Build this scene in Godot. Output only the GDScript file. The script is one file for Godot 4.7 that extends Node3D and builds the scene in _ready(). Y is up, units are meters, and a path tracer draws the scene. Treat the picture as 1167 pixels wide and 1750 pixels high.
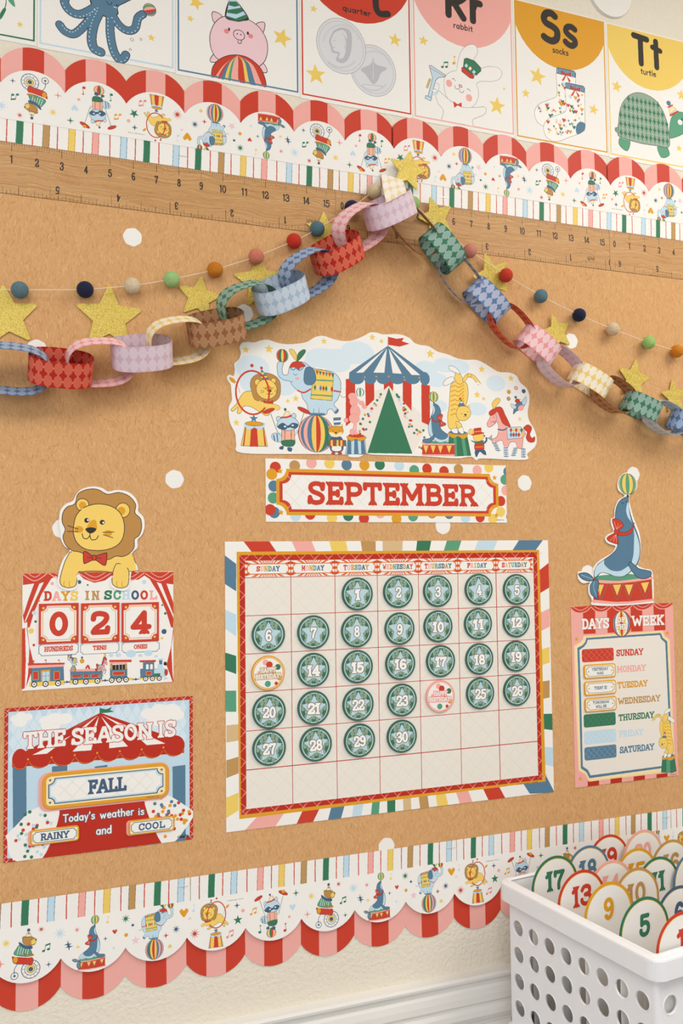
extends Node3D
# A classroom bulletin board: kraft paper, scalloped borders, circus calendar pieces, paper chains and a crate.
# Wall positions are millimetres from the calendar's top left corner (x right, y up); the wall is the plane z = 0.

const BASE := 1.5   # height of the calendar's top edge above the floor, metres
var paper_edge: StandardMaterial3D
var mats := {}

func _ready() -> void:
	# ---- camera
	var cam := Camera3D.new()
	cam.name = "camera"
	cam.position = Vector3(-.29892, BASE - .02685, 1.27449)
	cam.rotation = Vector3(.052857, -.362923, -.011883)
	cam.fov = 60.51
	cam.near = .02
	cam.far = 40
	add_child(cam)
	cam.current = true
	# ---- sky and exposure
	var we := WorldEnvironment.new()
	we.name = "world_environment"
	var env := Environment.new()
	env.background_mode = Environment.BG_SKY
	var sky := Sky.new()
	var sm := ProceduralSkyMaterial.new()
	sm.sky_top_color = Color("8fb4e0")
	sm.sky_horizon_color = Color("dbe6f2")
	sm.ground_bottom_color = Color("8c867c")
	sm.ground_horizon_color = Color("c9c6bf")
	sm.sky_energy_multiplier = 1.0
	sky.sky_material = sm
	env.sky = sky
	env.tonemap_mode = Environment.TONE_MAPPER_LINEAR
	env.tonemap_exposure = 1.0
	env.sdfgi_enabled = true
	env.ssao_enabled = true
	env.ssil_enabled = true
	we.environment = env
	add_child(we)
	# ---- large lights: daylight at the window opening, ceiling panels
	var day := AreaLight3D.new()
	day.name = "window_daylight"
	day.area_size = Vector2(2.6, 1.5)
	day.position = Vector3(-1.5, 1.75, 3.27)
	day.light_color = Color("edf3ff")
	day.light_energy = 2.75
	day.area_range = 12
	day.shadow_enabled = true
	add_child(day)
	for p in PANELS:
		var l := AreaLight3D.new()
		l.name = "panel_light"
		l.area_size = Vector2(1.16, 1.16)
		l.position = Vector3(p.x, 2.715, p.y)
		l.rotation.x = -PI / 2
		l.light_color = Color("fffaf2")
		l.light_energy = 2.35 if p.x > 0 else 2.0
		l.area_range = 12
		l.shadow_enabled = true
		add_child(l, true)
	make_materials()
	build_room()
	build_board()
	build_borders()
	build_alphabet()
	build_posters()
	build_calendar()
	build_garlands()
	build_chains()
	build_crate()

const WORDS := ["zero", "one", "two", "three", "four", "five", "six", "seven", "eight", "nine", "ten", "eleven", "twelve", "thirteen", "fourteen", "fifteen", "sixteen", "seventeen", "eighteen", "nineteen", "twenty", "twenty-one", "twenty-two", "twenty-three", "twenty-four", "twenty-five", "twenty-six", "twenty-seven", "twenty-eight", "twenty-nine", "thirty"]
const DAYS := ["Sunday", "Monday", "Tuesday", "Wednesday", "Thursday", "Friday", "Saturday"]
const PANELS := [Vector2(1.35, 1.15), Vector2(-.75, 1.7)]

# ---------------------------------------------------------------- helpers
func at(x: float, y: float, z := 0.0) -> Vector3:
	return Vector3(x / 1000, BASE + y / 1000, z / 1000)

func tag(o: Node3D, label: String, category: String, group := "", kind := "") -> Node3D:
	if label:
		o.set_meta("label", label)
	if category:
		o.set_meta("category", category)
	if group:
		o.set_meta("group", group)
	if kind:
		o.set_meta("kind", kind)
	return o

func mesh_node(called: String, m: Mesh, mat: Material, parent: Node, pos := Vector3.ZERO) -> MeshInstance3D:
	var o := MeshInstance3D.new()
	o.name = called
	o.mesh = m
	o.material_override = mat
	o.position = pos
	parent.add_child(o, true)
	return o

func base(called: String, pos: Vector3) -> Node3D:
	var o := Node3D.new()
	o.name = called
	o.position = pos
	add_child(o, true)
	return o

func plain(c: String, rough := .6) -> StandardMaterial3D:
	var m := StandardMaterial3D.new()
	m.albedo_color = Color(c)
	m.roughness = rough
	return m

func printed(s: Sheet, rough := .5) -> StandardMaterial3D:
	var m := StandardMaterial3D.new()
	m.albedo_texture = s.texture()
	m.roughness = rough
	m.metallic_specular = .3
	m.texture_filter = BaseMaterial3D.TEXTURE_FILTER_LINEAR
	return m

func tri(st: SurfaceTool, a: Vector3, b: Vector3, c: Vector3, n: Vector3, ua := Vector2.ZERO, ub := Vector2.ZERO, uc := Vector2.ZERO) -> void:
	var flip := (b - a).cross(c - a).dot(n) > 0     # front faces run clockwise
	for q in ([[a, ua], [c, uc], [b, ub]] if flip else [[a, ua], [b, ub], [c, uc]]):
		st.set_normal(n)
		st.set_uv(q[1])
		st.add_vertex(q[0])

func quad(st: SurfaceTool, a: Vector3, b: Vector3, c: Vector3, d: Vector3, n: Vector3, ua := Vector2.ZERO, ub := Vector2.ZERO, uc := Vector2.ZERO, ud := Vector2.ZERO) -> void:
	tri(st, a, b, c, n, ua, ub, uc)
	tri(st, a, c, d, n, ua, uc, ud)

func add_box(st: SurfaceTool, lo: Vector3, hi: Vector3, bevel := 0.0) -> void:
	var c := (lo + hi) / 2
	var h := (hi - lo) / 2
	for ax in 3:
		var u := (ax + 1) % 3
		var v := (ax + 2) % 3
		for sg in [-1.0, 1.0]:
			var n := Vector3.ZERO
			n[ax] = sg
			var p := []
			for q in [[-1, -1], [1, -1], [1, 1], [-1, 1]]:
				var w := c
				w[ax] += sg * h[ax]
				w[u] += q[0] * (h[u] - bevel)
				w[v] += q[1] * (h[v] - bevel)
				p.append(w)
			quad(st, p[0], p[1], p[2], p[3], n, Vector2(p[0][u], p[0][v]), Vector2(p[1][u], p[1][v]), Vector2(p[2][u], p[2][v]), Vector2(p[3][u], p[3][v]))
			if bevel > 0 and sg > 0:
				for s2 in [-1.0, 1.0]:
					for s1 in [-1.0, 1.0]:
						var a := c
						var b := c
						a[ax] += s1 * h[ax]
						a[u] += s2 * (h[u] - bevel)
						b[ax] += s1 * (h[ax] - bevel)
						b[u] += s2 * h[u]
						var n2 := Vector3.ZERO
						n2[ax] = s1
						n2[u] = s2
						var a2 := a
						var b2 := b
						a[v] -= h[v] - bevel
						b[v] -= h[v] - bevel
						a2[v] += h[v] - bevel
						b2[v] += h[v] - bevel
						quad(st, a, b, b2, a2, n2.normalized())

func begin() -> SurfaceTool:
	var st := SurfaceTool.new()
	st.begin(Mesh.PRIMITIVE_TRIANGLES)
	return st

func box_mesh(lo: Vector3, hi: Vector3, bevel := 0.0) -> ArrayMesh:
	var st := begin()
	add_box(st, lo, hi, bevel)
	return st.commit()

# a flat piece of card: outline in millimetres (y down), from depth z0 to z1, print laid over it once
func card_mesh(p: PackedVector2Array, z0: float, z1: float, size: Vector2, uv0 := Vector2.ZERO, uv1 := Vector2.ONE, bevel := 0.0) -> ArrayMesh:
	var st := begin()
	if Geometry2D.is_polygon_clockwise(p):
		p.reverse()
	var front := p
	if bevel > 0:
		var off := Geometry2D.offset_polygon(p, -bevel)
		if off.size() == 1 and off[0].size() == p.size():
			front = off[0]
		else:
			var c := Vector2.ZERO
			for v in p:
				c += v / p.size()
			front = PackedVector2Array()
			for v in p:
				front.append(v - (v - c).normalized() * bevel)
	var f := func(v: Vector2, z: float) -> Vector3: return Vector3(v.x, -v.y, z) / 1000
	var g := func(v: Vector2) -> Vector2: return uv0 + (uv1 - uv0) * (v / size).clamp(Vector2(.001, .001), Vector2(.999, .999))
	var ix := Geometry2D.triangulate_polygon(front)
	for i in ix.size() / 3:
		var a := front[ix[3 * i]]
		var b := front[ix[3 * i + 1]]
		var c := front[ix[3 * i + 2]]
		tri(st, f.call(a, z1), f.call(b, z1), f.call(c, z1), Vector3.BACK, g.call(a), g.call(b), g.call(c))
		tri(st, f.call(a, z0), f.call(b, z0), f.call(c, z0), Vector3.FORWARD, g.call(a), g.call(b), g.call(c))
	var m := p.size()
	for i in m:
		var a := p[i]
		var b := p[(i + 1) % m]
		var d := (b - a).normalized()
		var n := Vector3(d.y, d.x, 0)
		quad(st, f.call(a, z0), f.call(b, z0), f.call(b, z1 - bevel), f.call(a, z1 - bevel), n, g.call(a), g.call(b), g.call(b), g.call(a))
		if bevel > 0:
			quad(st, f.call(a, z1 - bevel), f.call(b, z1 - bevel), f.call(front[(i + 1) % m], z1), f.call(front[i], z1), (n + Vector3.BACK).normalized(), g.call(a), g.call(b), g.call(b), g.call(a))
	return st.commit()

func rect(w: float, h: float) -> PackedVector2Array:
	return PackedVector2Array([Vector2(0, 0), Vector2(w, 0), Vector2(w, h), Vector2(0, h)])

func round_rect(w: float, h: float, r: float) -> PackedVector2Array:
	var p := PackedVector2Array()
	for q in [[w - r, r, -90], [w - r, h - r, 0], [r, h - r, 90], [r, r, 180]]:
		for i in 6:
			p.append(Vector2(q[0], q[1]) + Vector2.from_angle(deg_to_rad(q[2] + i * 18.0)) * r)
	return p

func circle(c: Vector2, r: float, n := 40) -> PackedVector2Array:
	var p := PackedVector2Array()
	for i in n:
		p.append(c + Vector2.from_angle(TAU * i / n) * r)
	return p

func smooth_outline(a: Array) -> PackedVector2Array:
	var s := Sheet.new(1, 1, 1, "w")
	return s.curve(s.vec(a), true, 4)

# a paper thing on the wall, its top left corner at (x, y)
func paper(called: String, outline: PackedVector2Array, sheet: Sheet, x: float, y: float, z0: float, thick: float, label: String, category: String, group := "", bevel := 0.0) -> MeshInstance3D:
	var o := mesh_node(called, card_mesh(outline, z0, z0 + thick, sheet.size, Vector2.ZERO, Vector2.ONE, bevel), printed(sheet), self, at(x, y))
	tag(o, label, category, group)
	return o

func tube(p: PackedVector3Array, r: float, n := 6) -> ArrayMesh:
	var st := begin()
	var prev := []
	for i in p.size():
		var d := (p[mini(i + 1, p.size() - 1)] - p[maxi(i - 1, 0)]).normalized()
		var u := d.cross(Vector3.BACK).normalized()
		var v := d.cross(u).normalized()
		var ringp := []
		for j in n:
			var a := TAU * j / n
			ringp.append([p[i] + (u * cos(a) + v * sin(a)) * r, u * cos(a) + v * sin(a)])
		if i > 0:
			for j in n:
				var j2 := (j + 1) % n
				quad(st, prev[j][0], prev[j2][0], ringp[j2][0], ringp[j][0], (prev[j][1] + prev[j2][1]).normalized())
		prev = ringp
	return st.commit()

func noise_texture(freq: float, ramp: Array, w := 512, h := 512, seed_ := 1, oct := 4) -> NoiseTexture2D:
	var t := NoiseTexture2D.new()
	var nz := FastNoiseLite.new()
	nz.seed = seed_
	nz.frequency = freq
	nz.fractal_octaves = oct
	t.noise = nz
	t.width = w
	t.height = h
	t.seamless = true
	var g := Gradient.new()
	g.set_color(0, Color(ramp[0]))
	g.set_color(1, Color(ramp[1]))
	t.color_ramp = g
	return t

func bump_texture(freq: float, strength: float, seed_ := 1, w := 512) -> NoiseTexture2D:
	var t := NoiseTexture2D.new()
	var nz := FastNoiseLite.new()
	nz.seed = seed_
	nz.frequency = freq
	nz.fractal_octaves = 3
	t.noise = nz
	t.width = w
	t.height = w
	t.seamless = true
	t.as_normal_map = true
	t.bump_strength = strength
	return t

func make_materials() -> void:
	paper_edge = plain("efeae2", .7)
	# painted drywall with an orange peel texture
	var wall := plain("e9e0cf", .75)
	wall.normal_enabled = true
	wall.normal_texture = bump_texture(.035, 5.0, 7)
	wall.normal_scale = .6
	wall.uv1_triplanar = true
	wall.uv1_world_triplanar = true
	wall.uv1_scale = Vector3(6, 6, 6)
	mats.wall = wall
	mats.room = plain("ebeae8", .85)
	mats.trim = plain("ece9e3", .4)
	mats.ceiling = plain("eeece6", .9)
	mats.floor = plain("b3b0aa", .7)
	mats.plastic = plain("f1f1f4", .38)
	mats.white_paper = plain("f0ede8", .7)
	mats.folder = plain("ece6df", .65)
	# glitter card: grains of gold foil
	var gi := Image.create(512, 512, false, Image.FORMAT_RGB8)
	var gn := Image.create(512, 512, false, Image.FORMAT_RGB8)
	var rng := RandomNumberGenerator.new()
	rng.seed = 11
	gi.fill(Color("d5b84b"))
	gn.fill(Color(.5, .5, 1))
	for i in 26000:
		var c := Color("d9bd50").lerp(Color("f6e588"), rng.randf())
		if rng.randf() < .22:
			c = Color("a98d31")
		if rng.randf() < .10:
			c = Color("fdf3b4")
		var r := Rect2i(rng.randi() % 510, rng.randi() % 510, 1 + rng.randi() % 4, 1 + rng.randi() % 4)
		gi.fill_rect(r, c)
		gn.fill_rect(r, Color(.5 + rng.randf_range(-.32, .32), .5 + rng.randf_range(-.32, .32), .92))
	var gl := StandardMaterial3D.new()
	gl.albedo_texture = ImageTexture.create_from_image(gi)
	gl.normal_enabled = true
	gl.normal_texture = ImageTexture.create_from_image(gn)
	gl.metallic = .25
	gl.roughness = .42
	gl.uv1_triplanar = true
	gl.uv1_scale = Vector3(9, 9, 9)
	mats.glitter = gl

# ---------------------------------------------------------------- the room
func structure(called: String, m: Mesh, mat: Material) -> MeshInstance3D:
	var o := mesh_node(called, m, mat, self)
	o.set_meta("kind", "structure")
	return o

func build_room() -> void:
	var zw := -.0006
	structure("wall_back", box_mesh(Vector3(-3.2, 0, zw - .12), Vector3(3.2, 2.75, zw)), mats.wall)
	structure("wall_left", box_mesh(Vector3(-3.2, 0, zw), Vector3(-3.08, 2.75, 3.3)), mats.room)
	structure("wall_right", box_mesh(Vector3(3.08, 0, zw), Vector3(3.2, 2.75, 3.3)), mats.room)
	# the window wall behind the camera
	var st := begin()
	add_box(st, Vector3(-3.2, 0, 3.3), Vector3(-2.8, 2.75, 3.42))
	add_box(st, Vector3(-.2, 0, 3.3), Vector3(3.2, 2.75, 3.42))
	add_box(st, Vector3(-2.8, 0, 3.3), Vector3(-.2, 1.0, 3.42))
	add_box(st, Vector3(-2.8, 2.5, 3.3), Vector3(-.2, 2.75, 3.42))
	structure("wall_front", st.commit(), mats.room)
	structure("floor", box_mesh(Vector3(-3.2, -.1, -.12), Vector3(3.2, 0, 3.42)), mats.floor)
	structure("ceiling", box_mesh(Vector3(-3.2, 2.75, -.12), Vector3(3.2, 2.87, 3.42)), mats.ceiling)
	var wf := base("window_1", Vector3(-1.5, 1.0, 3.36))
	wf.set_meta("kind", "structure")
	st = begin()
	for b in [[-1.3, 0, -1.25, 1.5], [1.25, 0, 1.3, 1.5], [-1.25, 0, 1.25, .05], [-1.25, 1.45, 1.25, 1.5], [-.02, .05, .02, 1.45]]:
		add_box(st, Vector3(b[0], b[1], -.03), Vector3(b[2], b[3], .03), .003)
	mesh_node("window_frame", st.commit(), mats.trim, wf)
	var glass := plain("eef6f6", .02)
	glass.transparency = BaseMaterial3D.TRANSPARENCY_ALPHA
	glass.albedo_color.a = .08
	for x in [-1.25, .02]:
		mesh_node("pane", box_mesh(Vector3(x, .05, -.003), Vector3(x + 1.23, 1.45, .003)), glass, wf)
	# chair rail and the boarded wall below it
	var prof := [Vector2(0, 0), Vector2(20, 0), Vector2(22, -4), Vector2(21, -8), Vector2(15, -13), Vector2(13.5, -20), Vector2(16, -24), Vector2(17, -34), Vector2(16.5, -44), Vector2(12, -49), Vector2(12, -53), Vector2(15.5, -58), Vector2(16, -66), Vector2(12, -74), Vector2(7, -78), Vector2(7, -82), Vector2(0, -82)]
	st = begin()
	for i in prof.size() - 1:
		var a: Vector2 = prof[i]
		var b: Vector2 = prof[i + 1]
		var n := Vector3(0, (b.x - a.x) * -1, 0)
		n = Vector3(0, -(a.x - b.x), a.y - b.y).normalized()
		quad(st, Vector3(-3.08, a.y / 1000, a.x / 1000), Vector3(3.08, a.y / 1000, a.x / 1000), Vector3(3.08, b.y / 1000, b.x / 1000), Vector3(-3.08, b.y / 1000, b.x / 1000), n)
	var rail := structure("trim_1", st.commit(), mats.trim)
	rail.position = Vector3(0, BASE - .686, zw)
	var wains := base("trim_2", Vector3(0, 0, zw))
	wains.set_meta("kind", "structure")
	for i in 22:
		mesh_node("board", box_mesh(Vector3(-1.49 + i * .14, .1, 0), Vector3(-1.353 + i * .14, BASE - .768, .006), .0015), mats.trim, wains)
	structure("baseboard_back", box_mesh(Vector3(-3.08, 0, zw), Vector3(3.08, .1, zw + .014), .002), mats.trim)
	# ceiling panels
	for i in PANELS.size():
		var p: Vector2 = PANELS[i]
		var o := base("ceiling_light", Vector3(p.x, 2.75, p.y))
		tag(o, "flat rectangular ceiling light panel " + ["above the bulletin board", "above the middle of the room"][i], "light")
		st = begin()
		for b in [[-.6, -.6, .6, -.58], [-.6, .58, .6, .6], [-.6, -.58, -.58, .58], [.58, -.58, .6, .58]]:
			add_box(st, Vector3(b[0], -.03, b[1]), Vector3(b[2], 0, b[3]))
		mesh_node("frame", st.commit(), mats.trim, o)
		var em := plain("ffffff", .5)
		em.emission_enabled = true
		em.emission = Color("fffaf2")
		em.emission_energy_multiplier = .8
		mesh_node("diffuser", box_mesh(Vector3(-.58, -.02, -.58), Vector3(.58, -.01, .58)), em, o)
	# round white plate high on the wall
	var pl := base("wall_disc", at(722, 1000, -.6))
	tag(pl, "large round white paper disc on the wall above the alphabet cards", "disc")
	mesh_node("disc", card_mesh(circle(Vector2.ZERO, 47), 0, 4, Vector2(100, 100), Vector2.ZERO, Vector2.ONE, 1.0), mats.trim, pl)

# ---------------------------------------------------------------- kraft paper, dots, borders
func build_board() -> void:
	var w := 1230.0
	var h := 1080.0
	var s := Sheet.new(w, h, 1.66, "d3a370")
	var rng := RandomNumberGenerator.new()
	rng.seed = 5
	var nz := FastNoiseLite.new()
	nz.seed = 3
	nz.frequency = .004
	var W := s.im.get_width()
	var H := s.im.get_height()
	var tones := [Color("d9ab78"), Color("ca9863"), Color("dfb37f"), Color("c28e58"), Color("d6a873"), Color("cd9d69"), Color("e7bf8f"), Color("b9844e")]
	for i in 120000:
		var x := rng.randf() * W
		var y := rng.randf() * H
		var a := PI / 2 + nz.get_noise_2d(x, y) * .9 + rng.randfn() * .22
		var c: Color = tones[mini(7, int(absf(rng.randfn()) * 3.2))]
		var bend := rng.randfn() * .05
		for j in 6 + rng.randi() % 10:
			s.im.set_pixel(clampi(int(x), 0, W - 1), clampi(int(y), 0, H - 1), c)
			x += cos(a)
			y += sin(a)
			a += bend
	# long stray fibres
	for i in 70:
		var p := Vector2(rng.randf() * w, rng.randf() * h)
		var a := rng.randf() * TAU
		var pts := [p.x, p.y]
		for j in 4:
			p += Vector2.from_angle(a) * rng.randf_range(2, 5)
			a += rng.randfn() * .6
			pts.append_array([p.x, p.y])
		s.line("b88350", .5, pts)
	var m := printed(s, .85)
	m.normal_enabled = true
	m.normal_texture = bump_texture(.08, 2.0, 9)
	m.normal_scale = .25
	var o := mesh_node("kraft_paper", card_mesh(rect(w, h), -.5, 0, s.size), m, self, at(-332, 590))
	tag(o, "brown kraft paper with short fibres covering the whole bulletin board", "paper")
	var dots := [[-134, 442, "alone below the ruler border"], [32, 345, "seen through the open green chain link"], [-74, 91, "between the lion and the circus parade cutout"], [517, 97, "beside the right end of the month banner"], [361, 24, "tucked under the lower edge of the month banner"], [253, -474, "tucked under the lower striped border"], [743, 117, "half behind the seal's striped ball"], [640, -57, "half behind the seal's tail fin"], [-229, 19, "half behind the lion's mane"], [-264, 268, "behind the dark red link of the paper chain"], [618, 348, "behind the small gold star beside the lilac chain link"]]
	for d in dots:
		var q := circle(Vector2.ZERO, 13.4, 26)
		for i in q.size():
			q[i] *= 1.0 + .03 * sin(i * 1.7 + d[0])
		tag(mesh_node("paper_dot", card_mesh(q, 0, .35, Vector2(30, 30)), mats.white_paper, self, at(d[0], d[1])), "small white paper dot " + d[2], "dot", "white dots on the kraft paper")

func scallop_outline() -> PackedVector2Array:
	var p := PackedVector2Array([Vector2(0, 0), Vector2(426, 0)])
	var r := (42.6 * 42.6 + 24.0 * 24.0) / 48.0
	for i in range(4, -1, -1):
		var c := Vector2(i * 85.2 + 42.6, 73.5 - r)
		var h := asin(42.6 / r)
		for j in 17:
			var a := h - 2 * h * j / 16
			if j == 0 and i < 4:
				continue
			p.append(c + Vector2(sin(a), cos(a)) * r)
	return p

func strip(called: String, m: Mesh, mat: Material, x: float, y: float, z: float, upside_down: bool, tilt: float, label: String, group: String) -> void:
	var o := mesh_node(called, m, mat, self, at(x + (426 if upside_down else 0), y, z))
	o.basis = Basis.from_euler(Vector3(0, 0, PI if upside_down else 0.0)) * Basis.from_euler(Vector3(-tilt, 0, 0))
	tag(o, label, "border", group)

func build_borders() -> void:
	var animals := printed(print_animal_border(), .42)
	var stripes := printed(print_stripe_border(), .42)
	var pink := printed(print_scallop_border_pink(), .45)
	var red := printed(print_scallop_border_red(), .45)
	var sc := scallop_outline()
	var scm := card_mesh(sc, 0, .4, Vector2(426, 76))
	var stm := card_mesh(rect(426, 76), 0, .4, Vector2(426, 76))
	var which := ["below the octopus card", "below the pig and coins cards", "below the rabbit and socks cards"]
	for i in 3:
		strip("scalloped_border", scm, red, -569.4 + i * 426 + (0 if i < 2 else -3), 623, .35, true, 0.0, "red and pink scalloped border strip with scallops pointing up " + which[i], "red and pink scallops along the top")
	strip("scalloped_border", scm, red, 708.6 - 6, 623, .35, true, 0.0, "red and pink scalloped border strip with scallops pointing up below the turtle card", "red and pink scallops along the top")
	for i in 4:
		strip("striped_border", stm, stripes, -510 + i * 426, 556, .7, true, 0.0, "white border strip with coloured stripes above the ruler, " + ["below the octopus card", "below the pig and coins cards", "below the rabbit and socks cards", "below the turtle card"][i], "striped border above the ruler")
		strip("animal_border", scm, animals, -569.4 + i * 426, 588, 1.2, true, .035, "white scalloped border with upside-down circus animals, " + ["first piece below the octopus card", "piece below the pig and coins cards", "piece below the rabbit and socks cards", "last piece below the turtle card"][i], "animal border along the top")
	for i in 3:
		strip("scalloped_border", scm, pink, -569.4 + i * 426, -549, .35, false, 0.0, "red and pink scalloped border strip with scallops pointing down " + ["below the season poster", "below the calendar", "behind the white crate"][i], "red and pink scallops along the bottom")
		strip("animal_border", scm, animals, -399 + i * 426, -511, 1.2, false, .05, "white scalloped border with upright circus animals " + ["below the season poster", "below the calendar", "behind the white crate"][i], "animal border along the bottom")
		strip("striped_border", stm, stripes, -479 + i * 427, -478.5, .7, false, 0.0, "white border strip with coloured stripes " + ["below the season poster", "below the calendar", "above the numbered cards in the crate"][i], "striped border along the bottom")
	strip("striped_border", stm, stripes, 802, -478.5, .7, false, 0.0, "white border strip with coloured stripes past the pink card twenty", "striped border along the bottom")
	# staples that hold the striped borders
	var staple := plain("d8d8da", .3)
	staple.metallic = .6
	var spots := [[-62, 573, "above the ruler near its number 8"], [372, 570, "above the ruler beside the gold star"], [800, 571, "above the ruler near its end"], [-62, -490, "below the season poster"], [366, -490, "below the calendar"], [792, -490, "above the numbered cards"]]
	for q in spots:
		var st := begin()
		add_box(st, Vector3(-.0065, -.0003, 0), Vector3(.0065, .0003, .0008))
		add_box(st, Vector3(-.0065, -.0003, -.0008), Vector3(-.0059, .0003, 0))
		add_box(st, Vector3(.0059, -.0003, -.0008), Vector3(.0065, .0003, 0))
		tag(mesh_node("staple", st.commit(), staple, self, at(q[0], q[1], 1.1)), "thin metal staple in the striped border " + q[2], "staple", "staples in the striped borders")
	# ruler border
	var r := printed(print_ruler(), .4)
	for i in 3:
		var o := mesh_node("ruler_border", card_mesh(rect(523.4, 78), 0, .45, Vector2(524, 78)), r, self, at(-342.6 + 524 * i, 560.5, .02))
		tag(o, "wood-look ruler border strip " + ["with the numbers 1 to 15 below the pig card", "with the numbers 4 to 15 below the rabbit and socks cards", "with its first numbers below the turtle card"][i], "ruler", "ruler border")

func print_ruler() -> Sheet:
	var p := Sheet.new(524, 78, 3, "c69866")
	var rng := RandomNumberGenerator.new()
	rng.seed = 21
	var tones := ["cda270", "be905f", "c79b69", "b78855", "d3ab7c", "c29563", "b18150"]
	var nz := FastNoiseLite.new()
	nz.frequency = .012
	for i in 900:
		var x := rng.randf() * 560 - 40
		var y := rng.randf() * 80
		var pts := []
		var n := 4 + rng.randi() % 5
		for j in n:
			pts.append_array([x + j * 14, y + nz.get_noise_2d(x + j * 14, y * 2) * 7])
		p.line(tones[rng.randi() % 7], rng.randf_range(.25, .9), pts)
	for q in [[120, 45], [395, 30], [220, 62]]:
		for j in 5:
			p.closed_stroke("a8713f", .35, p.ring_points(Vector2(q[0], q[1]), 3 + j * 4, 1.2 + j * 1.5, 8, 30))
	p.line("7a5230", .5, [0, 77.6, 524, 77.6])
	p.line("7a5230", .4, [.3, 0, .3, 78])
	for k in 16:
		var x := 11.2 + 33.15 * k
		p.box("k", x - .28, 0, x + .28, 17, 0)
		for j in 10:
			var xx := x + 3.315 * j
			if xx < 522:
				p.box("k", xx - .17, 0, xx + .17, 12.0 if j == 5 else 9.0, 0)
		var t := str(k)
		p.text(t, x - 2.6 * t.length(), 22.5, x + 2.6 * t.length(), 34.5, "k", .14, false)
	for k in 7:
		var x := 514 - 83.7 * k
		p.box("k", x - .28, 60, x + .28, 78, 0)
		for j in 8:
			var xx := x - 10.46 * j
			if xx > 1 and j:
				p.box("k", xx - .2, 66.0 if j == 4 else (69.0 if j % 2 == 0 else 71.5), xx + .2, 78, 0)
			if xx - 5.2 > 1:
				p.box("k", xx - 5.4, 73.5, xx - 5.0, 78, 0)
		p.frame(x + 12.2, 69.5, -1, -1)
		p.text(str(k), 0, 0, 5, 11.5, "k", .14, false)
		p.reset()
	p.frame(491, 66, -1, -1)
	p.text("inch", 0, 0, 16, 8.5, "k", .11, false)
	p.reset()
	return p

# ---------------------------------------------------------------- alphabet cards
func build_alphabet() -> void:
	var sheets := [print_card_n(), print_card_o(), print_card_p(), print_card_q(), print_card_r(), print_card_s(), print_card_t()]
	var says := ["alphabet card with a green frame and a green leafy sprig", "alphabet card with a blue octopus juggling a striped ball", "alphabet card with a pink pig in a striped party hat", "alphabet card with two silver quarter coins under a red half circle", "alphabet card with a white rabbit playing a trumpet", "alphabet card with a pair of patterned socks under an orange half circle", "alphabet card with a green turtle under a yellow half circle"]
	for i in 7:
		var k := i - 1
		paper("alphabet_card", rect(194.6, 252), sheets[i], -266.2 + 195.3 * k, 946 + (3.0 - k) * 1.6, -.5, .7, says[i], "card", "alphabet cards along the wall")

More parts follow.
